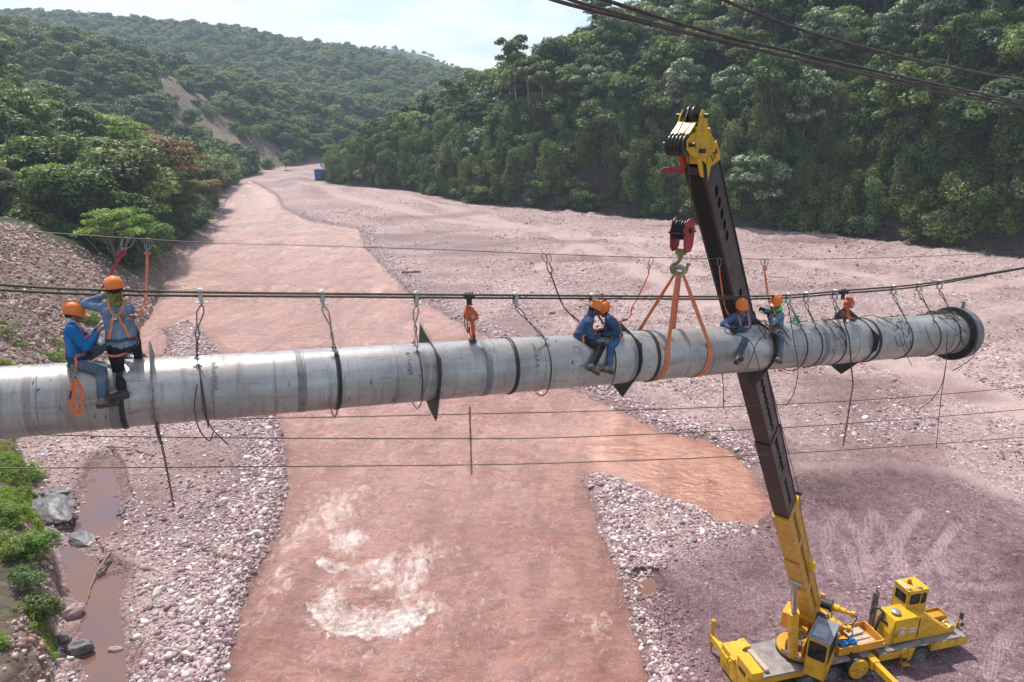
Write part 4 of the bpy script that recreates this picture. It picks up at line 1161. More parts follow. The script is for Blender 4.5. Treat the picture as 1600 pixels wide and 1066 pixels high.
# ---------------------------------------------------------------- grassy bank, lower left
def blade_clump(seed, n, h, mat, wide=.012, spread=.16):
    g_ = random.Random(seed); mb = MB()
    for i in range(n):
        a = g_.uniform(0, 6.28); r = g_.random() ** .5 * spread; hh = h * g_.uniform(.5, 1.2); ln = g_.uniform(.1, .55) * hh
        b0 = Vector((math.cos(a) * r, math.sin(a) * r, 0)); dr = Vector((math.cos(a + g_.gauss(0, .6)), math.sin(a + g_.gauss(0, .6)), 0))
        sd_ = Vector((-dr.y, dr.x, 0)) * wide
        p1 = b0 + dr * ln * .35 + Vector((0, 0, hh * .6)); p2 = b0 + dr * ln + Vector((0, 0, hh))
        mb.add([b0 - sd_, b0 + sd_, p1 + sd_ * .8, p1 - sd_ * .8, p2], [(0, 1, 2, 3), (3, 2, 4)])
    me = mb.mesh("grass", False); me.materials.append(mat); 
    a_ = me.attributes.new("lf", 'FLOAT', 'POINT'); a_.data.foreach_set("value", [random.random() for _ in range(len(me.vertices))])
    return bpy.data.objects.new("grass", me)
M_GRASS = m_leaf("grass_blades", [(0, (.14, .20, .03)), (.5, (.21, .25, .045)), (1, (.30, .27, .09))], 1.25, trans=.35)
gp_ = [blade_clump(i, 26, .30, M_GRASS) for i in range(4)]
bm_ = crown_mesh("weed", [((0, 0, .12), (.22, .22, .16)), ((.15, .1, .2), (.16, .16, .12))], 110, .055, M_LEAFY, seed=5)
gp_ += [bpy.data.objects.new("weed", bm_)]
x, y = polar_pts(170000, 24, 75, -46, -22)
z, m_ = tz(x, y)
_, _, sc_, _ = soil_mask(x, y, m_)
pat = fbm(x / 2.5, y / 2.5, 4, 141)
gb = (m_['dL'] > .25) & (y < 56) & (rg.random(len(x)) < np.clip(.45 + 1.6 * pat + .25 * sstep(3, .6, m_['dL']) - 1.1 * sstep(35, 30, y), 0, 1) * (1 - .3 * sc_))
gb2 = (m_['dL'] > 1) & (y >= 56) & (sc_ > .3) & (rg.random(len(x)) < .22 * sstep(.15, .5, pat))
gb |= gb2
scatter("bank_grass", gp_, np.stack([x, y, z - .02], 1)[gb], rg.uniform(.6, 1.5, gb.sum()), np.stack([0 * x, 0 * x, rg.uniform(0, 6.3, len(x))], 1)[gb],
        rg.choice([0, 1, 2, 3, 4], gb.sum(), p=[.18, .18, .18, .18, .28]), "bright green grass and weeds growing on the eroded near bank", "grass")
def shrub(px, py, s, label, leaf=M_LEAFY, seed=4):
    gx_, gy_ = G(px, py, 2.5); zz = float(tz(gx_, gy_)[0][0])
    gx_, gy_ = G(px, py, zz); zz = float(tz(gx_, gy_)[0][0])
    return tree("bush", seed, gx_, gy_, zz - .1, s, label, "shrub", leaf=leaf, name="bank_shrub")
shrub(58, 880, .42, "large leafy green shrub hanging over the edge of the near bank")
shrub(25, 865, .38, "green shrub behind the largest one on the near bank", seed=5)
shrub(10, 820, .34, "light green shrub on the near bank above the grey outcrop", seed=6)
shrub(50, 750, .38, "low weedy shrub on the near bank just below the pipe", seed=4)
shrub(70, 1000, .42, "yellowish mossy shrub on the bank face by the wet boulder", M_LEAFO, 5)
shrub(60, 950, .36, "olive creeper clump hanging down the crumbling bank", M_LEAFO, 6)
shrub(130, 440, .4, "small bright green weed tuft on the bare scree slope", seed=4)

# ---------------------------------------------------------------- far blue hut
def hut():
    M_BLUE = simple("blue_sheet", (.03, .13, .40), (.04, .18, .5), .5, scale=1, bump=0)
    M_DK = simple("dark_opening", (.03, .03, .035), None, .8, bump=0)
    x, y = G(503, 285); z = float(tz(x, y)[0][0])
    o = empty("blue_hut", (x, y, z), "small blue sheet-metal site hut far up the valley at the forest edge", "hut")
    mb = MB(); mb.box((0, 0, 1.9), (4.2, 3.6, 3.6))
    for i in range(9): mb.box((-1.9 + i * .47, -1.83, 1.9), (.10, .08, 3.5))
    mb.build("wall", M_BLUE, o)
    mb = MB(); mb.box((0, 0, 3.85), (4.8, 4.2, .14), Matrix.Rotation(.05, 3, 'X')); mb.build("roof", M_DK, o)
    mb = MB(); mb.box((1.1, -1.9, 1.3), (1.0, .1, 2.2)); mb.build("door", M_DK, o)
hut()
# ================================================================ PIPE AND RIGGING
# (the tube hangs across the valley, about 1 m thick, running away to the right)
PR = .5
PA, PB = P(0, 629, 9.56), P(1497, 520.5, 17.4)
PD = (PB - PA).normalized()                      # along the pipe
PN = Vector((-PD.y, PD.x, 0)).normalized()       # horizontal, away from the camera
PU = PD.cross(PN)                                # up, square to the pipe
if PU.z < 0: PU = -PU
PL = (PB - PA).length
def ax(t):                                       # t metres along the axis from PA
    return PA + PD * t
def t_at(px):                                    # axis point seen at column px
    u = (px - 800) / F
    # X - u*depth = 0 ; depth = Y*cp + (CAMZ-Z)*sp
    f0 = PA.x - u * (PA.y * cp + (CAMZ - PA.z) * sp)
    f1 = PD.x - u * (PD.y * cp - PD.z * sp)
    return -f0 / f1
def t_top(px, py_off=0):                         # column px measured at the pipe's top line
    t = t_at(px)
    for _ in range(5):
        q = ax(t) + PU * PR
        t += (px - proj(q)[0]) / (proj(ax(t + .5))[0] - proj(ax(t - .5))[0])
    return t
def J(px, py, yo=0.0):
    """point in the vertical plane parallel to the pipe, yo metres beyond its axis, that the photograph shows at px, py"""
    d = P(px, py, 1.0) - cam.location
    n = Vector((-PD.y, PD.x, 0)).normalized()
    o = PA + n * yo
    k = (o - cam.location).dot(n) / d.dot(n)
    return cam.location + d * k
def on_pipe(t, a, r=PR):                         # a degrees round the pipe: 0 = top, 90 = camera side, -90 = far side
    a = R(a)
    return ax(t) + (PU * math.cos(a) - PN * math.sin(a)) * r
def circ(t0, a0, a1, r, n=24, dt=0.0):
    return [on_pipe(t0 + dt * i / n, a0 + (a1 - a0) * i / n, r) for i in range(n + 1)]

def m_pipe():
    m, nt, b = mat_new("worn_aluminium_paint", rough=.45, metal=.4, spec=.5)
    tc = N(nt, "TexCoord").outputs["Object"]     # x along the pipe, origin on its axis
    s = N(nt, "SeparateXYZ"); nt.links.new(tc, s.inputs[0])
    base = ramp(nt, noise_(nt, mp(nt, tc, (.5, 1.2, 1.2)), 1.3, 6, .6), [(.35, (.30, .29, .285)), (.65, (.49, .48, .47))])
    # long scuffs round and along the shell
    sc1 = ramp(nt, noise_(nt, mp(nt, tc, (7, .8, .8), (0, 0, .2)), 1.6, 7, .7, .4), [(.54, (0, 0, 0)), (.62, (1, 1, 1))])
    sc2 = ramp(nt, noise_(nt, mp(nt, tc, (.7, 6, 6)), 1.9, 7, .7, .3), [(.56, (0, 0, 0)), (.64, (1, 1, 1))])
    grime = ramp(nt, noise_(nt, tc, 1.1, 9, .74), [(.42, (0, 0, 0)), (.68, (1, 1, 1))])
    c = mixc_(nt, mth(nt, 'MULTIPLY', sc1, .55), base, (.22, .21, .21))
    c = mixc_(nt, mth(nt, 'MULTIPLY', sc2, .5), c, (.17, .155, .15))
    c = mixc_(nt, mth(nt, 'MULTIPLY', grime, .6), c, (.25, .20, .17))
    drip = ramp(nt, noise_(nt, mp(nt, tc, (2.6, .35, .35)), 1.4, 4, .5, .5), [(.60, (0, 0, 0)), (.66, (1, 1, 1))])
    c = mixc_(nt, mth(nt, 'MULTIPLY', drip, .6), c, (.21, .17, .145))
    # small black knocks
    kn = ramp(nt, noise_(nt, mp(nt, tc, (4.5, 1.6, 1.6), (0, .3, .2)), 2.4, 5, .62, .3), [(.662, (0, 0, 0)), (.672, (1, 1, 1))])
    c = mixc_(nt, mth(nt, 'MULTIPLY', kn, .8), c, (.05, .045, .045))
    nt.links.new(c, b.inputs["Base Color"])
    rr = mth(nt, 'ADD', .29, mth(nt, 'MULTIPLY', grime, .28)); rr = mth(nt, 'ADD', rr, mth(nt, 'MULTIPLY', sc1, .12))
    nt.links.new(rr, b.inputs["Roughness"])
    mt_ = mth(nt, 'SUBTRACT', .5, mth(nt, 'MULTIPLY', grime, .35)); nt.links.new(mt_, b.inputs["Metallic"])
    h = mth(nt, 'ADD', noise_(nt, mp(nt, tc, (.6, 1, 1)), 1.1, 3, .5), mth(nt, 'MULTIPLY', noise_(nt, tc, 24, 3), .04))
    nt.links.new(bump_(nt, h, .35, .02), b.inputs["Normal"])
    return m
M_PIPE = m_pipe()
M_WELD = simple("weld_bead", (.34, .34, .35), (.22, .21, .21), .5, .6, scale=20, bump=.4)
M_BAND = simple("dull_grey_band", (.14, .14, .15), (.24, .23, .235), .6, .3, scale=8)
M_BLACK = simple("black_rubber", (.022, .022, .024), (.04, .04, .042), .5, scale=8, bump=.1)
M_BSTEEL = simple("black_steel", (.030, .030, .032), (.055, .052, .05), .45, .4, scale=5, bump=.1)
M_ROPE = simple("greasy_wire_rope", (.055, .045, .042), (.11, .085, .075), .55, .5, scale=10, bump=.2)
M_ROPE2 = simple("thin_steel_rope", (.075, .065, .062), (.13, .11, .10), .5, .5, scale=10, bump=.2)
M_GALV = simple("galvanised_steel", (.48, .48, .47), (.34, .34, .33), .4, .7, scale=12, bump=.1)
M_CREAM = simple("cream_nylon_roller", (.62, .58, .47), (.50, .46, .37), .5, scale=10)
M_CHAIN = simple("dark_chain", (.06, .045, .04), (.11, .075, .06), .5, .6, scale=20)
M_ORG = simple("orange_enamel", (.62, .10, .025), (.42, .07, .02), .42, scale=12)
M_WEB = simple("orange_webbing", (.68, .20, .09), (.50, .15, .075), .8, scale=14, bump=.3)
M_WEB2 = simple("bright_orange_webbing", (.80, .17, .05), (.62, .13, .05), .8, scale=14, bump=.3)
M_WEBR = simple("red_webbing", (.33, .035, .045), (.22, .03, .035), .8, scale=14, bump=.3)
M_RED = simple("red_paint", (.36, .022, .030), (.24, .02, .024), .45, scale=6, bump=.15)

def local(root):      # builds in world space but hangs below root
    return dict(parent=root, world=True)

def build_pipe():
    root = empty("steel_pipe", PA, "long silver steel pipe hanging across the river with a black flanged end", "pipe")
    q = Matrix((PD, PN, PU)).transposed()
    def shell():
        n = 72; ts = np.concatenate([np.arange(-3.4, PL - .02, .12), [PL - .02]])
        vs, fs = [], []
        for t in ts:
            for i in range(n):
                a = 2 * math.pi * i / n
                dent = .004 * mnoise.noise(Vector((t * .8, math.cos(a) * 1.5, math.sin(a) * 1.5)))
                r = PR + dent
                vs.append((t, math.cos(a) * r, math.sin(a) * r))
        L = len(ts)
        for j in range(L - 1):
            for i in range(n): fs.append((j * n + i, j * n + (i + 1) % n, (j + 1) * n + (i + 1) % n, (j + 1) * n + i))
        # open end: wall thickness and inner bore
        b0 = len(vs)
        for t in (PL - .02, PL - 2.5):
            for i in range(n):
                a = 2 * math.pi * i / n; vs.append((t, math.cos(a) * (PR - .02), math.sin(a) * (PR - .02)))
        for i in range(n):
            k = (i + 1) % n
            fs.append(((L - 1) * n + i, (L - 1) * n + k, b0 + k, b0 + i)); fs.append((b0 + i, b0 + k, b0 + n + k, b0 + n + i))
        mb = MB(); mb.add(vs, fs)
        o = mb.build("pipe_shell", M_PIPE, root, smooth=True)
        o.matrix_local = q.to_4x4()
    shell()
    def ring(name, t, w, r, mat, prof=None):
        n = 64; mb = MB(); vs, fs = [], []
        prof = prof or [(-w / 2, PR - .01), (-w / 2, r), (w / 2, r), (w / 2, PR - .01)]
        for (dt, rr_) in prof:
            for i in range(n):
                vs.append(on_pipe(t + dt, i * 360 / n, rr_))
        for j in range(len(prof) - 1):
            for i in range(n): fs.append((j * n + i, j * n + (i + 1) % n, (j + 1) * n + (i + 1) % n, (j + 1) * n + i))
        mb.add(vs, fs)
        return mb.build(name, mat, auto=40, **local(root))
    # circumferential welds
    for px in (62, 330, 425, 470, 612, 755, 838, 975, 1235, 1322):
        t = t_top(px)
        ring("weld_seam", t, .03, PR + .006, M_WELD, [(-.014, PR - .004), (-.006, PR + .006), (.006, PR + .006), (.014, PR - .004)])
    for px in (178, 466, 752, 1272):
        ring("grey_band", t_top(px), .13, PR + .005, M_BAND)
    for px in (190, 523, 795, 1012, 1354):
        ring("rubber_band", t_top(px), .075, PR + .02, M_BLACK, [(-.04, PR - .01), (-.034, PR + .016), (-.006, PR + .022), (0, PR + .012), (.006, PR + .022), (.034, PR + .016), (.04, PR - .01)])
    # flange with bolt holes, and the lid-like collar behind it
    def flange():
        t = PL - .30; n = 32; r0, r1, rb, rh = PR + .004, PR + .165, PR + .095, .020
        mb = MB(); th = .055
        m_ = 6
        for side, tt in ((-1, t), (1, t + th)):
            for k in range(n):
                a0, a1 = 360 * k / n, 360 * (k + 1) / n; am = (a0 + a1) / 2
                hc = on_pipe(tt, am, rb); eu = (on_pipe(tt, am, rb + 1) - hc).normalized(); et = (on_pipe(tt, am + 1, rb) - on_pipe(tt, am - 1, rb)).normalized()
                hole = [hc + eu * math.sin(R(60 * j)) * rh + et * math.cos(R(60 * j)) * rh for j in range(6)]
                outer = [on_pipe(tt, a1, rb), on_pipe(tt, (a1 + am) / 2, r1), on_pipe(tt, (a0 + am) / 2, r1), on_pipe(tt, a0, rb), on_pipe(tt, (a0 + am) / 2, r0), on_pipe(tt, (a1 + am) / 2, r0)]
                vs = hole + outer
                fs = [(j, (j + 1) % 6, (j + 1) % 6 + 6, j + 6) for j in range(6)]
                if side > 0: fs = [tuple(reversed(f)) for f in fs]
                mb.add(vs, fs)
                # corner slivers
                for (aa, bb) in (((a0), (a0 + am) / 2), ((a1 + am) / 2, a1)):
                    x0, x1 = (aa, bb)
                    edge_a = a0 if aa == a0 else a1
                    f1 = [on_pipe(tt, edge_a, rb), on_pipe(tt, (a0 + am) / 2 if edge_a == a0 else (a1 + am) / 2, r1), on_pipe(tt, edge_a, r1)]
                    f2 = [on_pipe(tt, edge_a, rb), on_pipe(tt, (a0 + am) / 2 if edge_a == a0 else (a1 + am) / 2, r0), on_pipe(tt, edge_a, r0)]
                    mb.add(f1, [(0, 1, 2)]); mb.add(f2, [(0, 1, 2)])
        for r_ in (r0, r1):
            A = [on_pipe(t, 360 * k / 64, r_) for k in range(64)]; B = [on_pipe(t + th, 360 * k / 64, r_) for k in range(64)]
            mb.add(A + B, [(k, (k + 1) % 64, (k + 1) % 64 + 64, k + 64) for k in range(64)])
        for k in range(n):
            c0, c1 = on_pipe(t, 360 * (k + .5) / n, rb), on_pipe(t + th, 360 * (k + .5) / n, rb)
            mb.cyl(c0, c1, rh, n=6, cap=False)
        mb.build("bolt_flange", M_BSTEEL, **local(root))
        ring("flange_collar", t + .17, .2, PR + .15, M_BAND, [(-.10, PR + .12), (-.10, PR + .155), (.16, PR + .135), (.16, PR - .01)])
        mb = MB(); mb.prism([(-.07, 0), (.07, 0), (.05, .16), (-.06, .20)], on_pipe(t + .25, 0, PR + .13), PD, PU, PN * .02)
        mb.build("collar_lug", M_BAND, **local(root))
    flange()
    # pipe stencil: faint row of dark tick marks, as rubbed-off lettering
    def ticks(px, a0, a1, seed):
        rr = random.Random(seed); mb = MB(); t = t_top(px)
        for i in range(20):
            a = a0 + (a1 - a0) * i / 20 + rr.uniform(-.5, .5)
            w_ = rr.uniform(.03, .075); off = rr.uniform(-.01, .02)
            q0 = [on_pipe(t + off, a, PR + .0035), on_pipe(t + off + w_, a, PR + .0035), on_pipe(t + off + w_, a + 1.1, PR + .0035), on_pipe(t + off, a + 1.1, PR + .0035)]
            if rr.random() < .8: mb.add(q0, [(0, 1, 2, 3)])
        mb.build("stencil_mark", M_BLACK, **local(root))
    ticks(330, 22, 80, 1); ticks(916, 22, 92, 2); ticks(822, 25, 80, 3); ticks(1262, 20, 80, 4); ticks(628, 25, 75, 5)
    # clamp plates
    def plate(px, name="clamp_plate", poly=None, lugs=True, mat=M_BSTEEL, flip=1, mir=False):
        t = t_top(px)
        poly = poly or [(-.25, .62), (.50, .42), (.60, .12), (.56, -.12), (.08, -.80), (-.5, -.62), (-.7, 0), (-.6, .45)]
        n = 40; mb = MB(); th = .022
        # ring between the bore and the outline
        outl = []
        P2 = [Vector((a, b)) for a, b in poly]
        for k in range(n):
            a = 2 * math.pi * k / n; d = Vector((math.cos(a), math.sin(a)))
            best = None
            for i in range(len(P2)):
                p, q_ = P2[i], P2[(i + 1) % len(P2)]
                e = q_ - p; den = d.x * e.y - d.y * e.x
                if abs(den) < 1e-9: continue
                s_ = (p.x * e.y - p.y * e.x) / den; u_ = (p.x * d.y - p.y * d.x) / den
                if s_ > 0 and -1e-6 <= u_ <= 1 + 1e-6: best = s_ if best is None else max(best, s_)
            outl.append(d * max(best or .7, PR + .02))
        # snap nearest samples to the true corners
        for c in P2:
            k = min(range(n), key=lambda i: (outl[i].normalized() - c.normalized()).length)
            outl[k] = c.copy() if c.length > PR + .02 else c.normalized() * (PR + .02)
        def W(v, dt): return ax(t + dt) - PN * v.x + PU * v.y
        vs = []
        for dt in (0, th):
            vs += [W(v, dt) for v in outl] + [W(v.normalized() * (PR + .004), dt) for v in outl]
        fs = []
        for k in range(n):
            j = (k + 1) % n
            fs += [(k, j, n + j, n + k), (2 * n + j, 2 * n + k, 3 * n + k, 3 * n + j), (j, k, 2 * n + k, 2 * n + j), (n + k, n + j, 3 * n + j, 3 * n + k)]
        mb.add(vs, fs)
        p_ = mb.build(name, mat, **local(root))
        if lugs:
            ml = MB()
            for (a, b) in ((.60, .12), (.58, -.14), (-.52, .58)):
                c = ax(t - .006) - PN * a + PU * b
                for (u0, v0, u1, v1) in ((-.085, -.06, -.03, .06), (.03, -.06, .085, .06), (-.03, .025, .03, .06), (-.03, -.06, .03, -.025)):
                    ml.prism([(u0, v0), (u1, v0), (u1, v1), (u0, v1)], c, -PN, PU, PD * .034)
            lg = ml.build("lug", mat, p_)
            lg.matrix_parent_inverse = Matrix.Translation(p_.matrix_parent_inverse.inverted().translation).inverted()
        return p_
    plate(236, poly=[(.1, .80), (.62, .10), (.60, -.12), (-.02, -.84), (-.62, -.3), (-.62, .3)], mat=M_BAND)
    plate(672, poly=[(-.66, .68), (-.44, .62), (.56, .42), (.66, .18), (.60, -.18), (.46, -.74), (.05, -.66), (-.6, -.4), (-.7, .2)])
    plate(980); plate(1188, poly=[(-.25, .62), (.50, .42), (.60, .12), (.56, -.12), (.10, -.88), (-.5, -.62), (-.80, 0), (-.75, .30)]); plate(1342, poly=[(-.42, .71), (.62, .27), (.60, -.05), (-.17, -.88), (-.52, -.77), (-.74, 0), (-.67, .48)])
    return root
PIPE = build_pipe()

# ---------------------------------------------------------------- cables
def twisted(name, pts, r, mat, label, pitch=.26, ns=6, cat="steel cable", group=None, res=10):
    """laid rope: ns strands wound round the path"""
    pts = [Vector(p) for p in pts]
    # dense resample
    cum = [0]
    for a, b in zip(pts[:-1], pts[1:]): cum.append(cum[-1] + (b - a).length)
    L = cum[-1]; n = int(L / pitch * res)
    xs = np.linspace(0, L, n); A = np.array([list(p) for p in pts])
    C = np.stack([np.interp(xs, cum, A[:, i]) for i in range(3)], 1)
    k = max(3, int(n / len(pts) * .35)) | 1
    if len(pts) > 2 and n > 3 * k:
        pad = np.concatenate([np.repeat(C[:1], k, 0) + (C[0] - C[1]) * np.arange(k, 0, -1)[:, None], C, np.repeat(C[-1:], k, 0) + (C[-1] - C[-2]) * np.arange(1, k + 1)[:, None]])
        cs = np.cumsum(np.concatenate([np.zeros((1, 3)), pad]), 0); C = (cs[2 * k:len(cs)] - cs[:-2 * k])[:n] / (2 * k)
    T = np.gradient(C, axis=0); T /= np.linalg.norm(T, axis=1)[:, None]
    up = np.array([0, 0, 1.0]) if abs(T[0][2]) < .8 else np.array([0, 1.0, 0]); S = np.cross(T, up); S /= np.linalg.norm(S, axis=1)[:, None]; U = np.cross(S, T)
    Vs, Fs = [], []; base = 0; sr = r * .42; m = 5
    for j in range(ns):
        ph = 2 * math.pi * j / ns + 2 * math.pi * xs / pitch
        D = S * np.cos(ph)[:, None] + U * np.sin(ph)[:, None]; D2 = -S * np.sin(ph)[:, None] + U * np.cos(ph)[:, None]
        cc = C + D * (r - sr)
        tt = T + D2 * (2 * math.pi * (r - sr) / pitch); tt /= np.linalg.norm(tt, axis=1)[:, None]
        b2 = np.cross(tt, D)
        ring = np.stack([cc + (D * math.cos(2 * math.pi * q / m) + b2 * math.sin(2 * math.pi * q / m)) * sr for q in range(m)], 1).reshape(-1, 3)
        i = np.arange(n - 1)[:, None] * m; q = np.arange(m)[None]
        f = np.stack([i + q, i + (q + 1) % m, i + m + (q + 1) % m, i + m + q], -1).reshape(-1, 4) + base
        Vs.append(ring); Fs.append(f); base += len(ring)
    me = np_mesh(name, np.concatenate(Vs), np.concatenate(Fs))
    return tag(link(name, me, mat), label, cat, group)
def smooth_px(pl, n=8):
    """Catmull-Rom through (px,py,...) tuples"""
    A = np.array(pl, float); out_ = []
    for i in range(len(A) - 1):
        p0, p1, p2, p3 = A[max(i - 1, 0)], A[i], A[i + 1], A[min(i + 2, len(A) - 1)]
        for k in range(n):
            t = k / n
            out_.append(.5 * ((2 * p1) + (-p0 + p2) * t + (2 * p0 - 5 * p1 + 4 * p2 - p3) * t * t + (-p0 + 3 * p1 - 3 * p2 + p3) * t ** 3))
    out_.append(A[-1]); return out_
def plane_path(pl, yo=0.0, n=8): return [J(q[0], q[1], yo) for q in smooth_px(pl, n)]
cabA = [(-140, 430), (0, 445), (150, 453), (330, 457), (500, 459), (735, 461), (1000, 463), (1150, 463.5), (1240, 461), (1310, 455), (1400, 448), (1470, 440), (1540, 428), (1600, 418), (1700, 398)]
cabB = [(-140, 441), (0, 453), (150, 460), (330, 462.5), (500, 463.5), (735, 465.5), (1000, 467), (1150, 467.5), (1240, 465), (1310, 459), (1400, 452), (1470, 443), (1540, 430), (1600, 419.5), (1700, 399.5)]
twisted("main_cable", plane_path(cabA, -.045), .021, M_ROPE, "upper of the two thick wire ropes the pipe's hangers ride on", group=None)
twisted("main_cable", plane_path(cabB, .045), .021, M_ROPE, "lower of the two thick wire ropes the pipe's hangers ride on")
def cable_z(px, yo=0.0):
    return J(px, float(np.interp(px, [c[0] for c in cabA], [c[1] + 2.2 for c in cabA])), yo)
# thick stay ropes high on the right, close to the camera
for (pl, lb) in ((((1060, -30, 6.6), (1130, 0, 6.9), (1250, 46, 7.7), (1400, 87, 9.0), (1500, 108, 10.4), (1600, 126, 12.5), (1720, 148, 16)), "highest and most separate of the thick twisted stay cables at top right"),
                 (((880, -22, 6.2), (945, 0, 6.5), (1100, 48, 7.2), (1250, 84, 8.4), (1400, 118, 10.2), (1500, 139, 12), (1600, 160, 14.5), (1700, 182, 18)), "middle thick twisted stay cable crossing the forest at top right"),
                 (((870, -12, 6.3), (905, 2, 6.5), (1050, 42, 7.1), (1200, 80, 8.0), (1330, 108, 9.3), (1450, 134, 11), (1600, 164, 14.5), (1700, 186, 18)), "thick twisted stay cable just under the middle one at top right"),
                 (((850, -14, 6.1), (892, 0, 6.3), (1040, 37, 6.9), (1200, 76, 7.9), (1330, 107, 9.2), (1450, 137, 11), (1600, 167, 14.5), (1700, 189, 18)), "lowest of the thick twisted stay cables at top right")):
    if "just under" in lb: pl = [(a, b + 3 - 3 * i / 7, c) for i, (a, b, c) in enumerate(pl)]
    elif "lowest" in lb: pl = [(a, b + 9 - 8 * i / 7, c) for i, (a, b, c) in enumerate(pl)]
    q3 = [P(*q) for q in smooth_px(pl, 10)]
    q3 = [q3[0] + (q3[0] - q3[3]).normalized() * 14] + q3 + [q3[-1] + (q3[-1] - q3[-4]).normalized() * 14]
    twisted("stay_cable", q3, .019, M_ROPE, lb, pitch=.22)
def line(pl, r, label, yo=0.0, mat=M_ROPE2, name="thin_cable", cat="steel cable", **k):
    mb = MB(); mb.tube(plane_path(pl, yo, 8), r, 6)
    return tag(mb.build(name, mat, smooth=True), label, cat, **k)
SAFE = [(-150, 348), (0, 358.5), (205, 372.5), (340, 380), (520, 385), (720, 391.5), (850, 397), (1020, 402.5), (1200, 405), (1330, 404), (1460, 400), (1600, 393), (1700, 387)]
line(SAFE, .007, "thin lifeline above the main ropes that the workers' lanyards clip to", .3, name="lifeline")
def life(px): return J(px, float(np.interp(px, [c[0] for c in SAFE], [c[1] for c in SAFE])), .3)
line([(-150, 672), (130, 681), (400, 684.5), (735, 685.5), (900, 683), (1180, 671), (1400, 656.5), (1600, 640), (1700, 631)], .0105, "middle of the three thin ropes strung beneath the pipe", .75)
line([(300, 656), (560, 651), (735, 647), (950, 642), (1180, 634), (1400, 622), (1600, 605), (1700, 597)], .0105, "highest of the three thin ropes strung beneath the pipe", .95)
line([(-150, 733), (0, 731.5), (300, 730), (735, 726.5), (950, 721), (1180, 711.5), (1400, 698), (1600, 683.5), (1700, 676)], .0105, "lowest of the three thin ropes strung beneath the pipe", .55)

# ---------------------------------------------------------------- hangers
def wobble(a, b, n, amp, seed=0, sag=0.0):
    rr = random.Random(seed); q = []
    for i in range(n + 1):
        k = i / n; e = math.sin(k * math.pi)
        q.append(a.lerp(b, k) + Vector((rr.gauss(0, amp), rr.gauss(0, amp), rr.gauss(0, amp * .4) - sag * e)) * e)
    return q
def roller(root, c, plate_=True):
    mb = MB(); mb.cyl(c - PN * .045 + Vector((0, 0, .045)), c + PN * .045 + Vector((0, 0, .045)), .034, n=16)
    mb.build("roller", M_CREAM, smooth=False, auto=40, **local(root))
    mb = MB()
    for s in (-1, 1): mb.box(c + PN * s * .058 + Vector((0, 0, -.035)), (.055, .008, .19), Matrix((PD, PN, Vector((0, 0, 1)))).transposed())
    mb.cyl(c - PN * .07 + Vector((0, 0, .045)), c + PN * .07 + Vector((0, 0, .045)), .012, n=8)
    if plate_: mb.box(c + Vector((0, 0, -.135)), (.17, .13, .012), Matrix((PD, PN, Vector((0, 0, 1)))).transposed())
    mb.build("roller_bracket", M_GALV, **local(root))
def hanger(pc, pt, label, ang=(-75, 205), kink=.04, seed=0, dt=0.0, slack=.0, clips=2, low=0.0, shackle=True):
    """pc: column of the roller on the cable, pt: column where the sling meets the top of the pipe"""
    c = cable_z(pc); t = t_top(pt)
    root = empty("pipe_hanger", c, label, "cable hanger", "wire hangers that carry the pipe on the main ropes")
    roller(root, c)
    top = c + Vector((0, 0, -.16)); q0 = on_pipe(t, 20, PR + .06)
    rr = random.Random(seed)
    mb = MB()
    mid = top.lerp(q0, .42) + PD * rr.uniform(-1, 1) * kink
    # eye loop then two legs
    w_ = .045
    for s in (-1, 1):
        q = [top, top.lerp(mid, .3) + PD * s * w_, top.lerp(mid, .65) + PD * s * w_ * .7, mid + PD * s * .008]
        q += [mid.lerp(q0, k) + PD * s * (.012 + .03 * math.sin(k * 6 + seed)) * (1 - k * .4) + PN * s * .01 for k in (.25, .5, .75, 1.0)]
        mb.tube([Vector(p) for p in smooth_px([tuple(a) for a in q], 4)], .0095, 6)
    mb.build("sling_leg", M_ROPE, smooth=True, **local(root))
    mb = MB()
    for k in range(clips):
        p = mid.lerp(q0, .05 + .45 * k / max(1, clips)); mb.box(p, (.055, .04, .022), Matrix.Rotation(rr.uniform(0, 3), 3, 'Z')); mb.cyl(p - PN * .03, p + PN * .035, .008, n=6)
    if shackle:
        p = q0 + PU * .01; mb.box(p, (.07, .05, .03), Matrix.Rotation(.5, 3, 'Y')); mb.cyl(p - PD * .07, p + PD * .05, .012, n=8)
    mb.build("rope_clip", M_GALV, **local(root))
    mb = MB()
    lp = []
    n = 44
    for i in range(n + 1):
        k = i / n; a = 20 + 340 * k
        rrr = PR + .011 + low * max(0, math.cos(R(a - 180))) ** 2
        if i in (0, n): rrr = PR + .06
        lp.append(on_pipe(t + dt * math.sin(k * math.pi) + .03 * math.sin(k * 5 + seed) * .3, a, rrr))
    mb.tube(lp, .0105, 6)
    mb.build("pipe_loop", M_ROPE, smooth=True, **local(root))
    return root
H_ = [(313, 308, "hanger over the near gravel bar, first to the right of the standing pair", .10, 1, .10),
      (503, 520, "hanger over the left part of the river beside a black rubber band", .13, 2, .0),
      (650, 646, "hanger just left of the edge-on clamp plate in mid river", .12, 3, .06),
      (805, 845, "slanting hanger midway between the orange hoist and the seated pair", .10, 4, .03),
      (925, 945, "hanger whose roller sits right above the two facing workers' helmets", .12, 5, .0),
      (1232, 1240, "hanger touching the right-hand side of the green-scarfed worker", .06, 6, .0),
      (1260, 1262, "hanger passing down beside the teal bag and black bottle", .0, 7, .03),
      (1305, 1300, "hanger just left of the far orange chain hoist", .0, 8, .0),
      (1397, 1403, "hanger next right of the far clamp plate", .0, 9, .02),
      (1437, 1446, "hanger second from the flanged end", .0, 10, .04)]
for pc, pt, lb, low, sd_, dt_ in H_:
    hanger(pc, pt, lb, seed=sd_, low=low, dt=dt_)
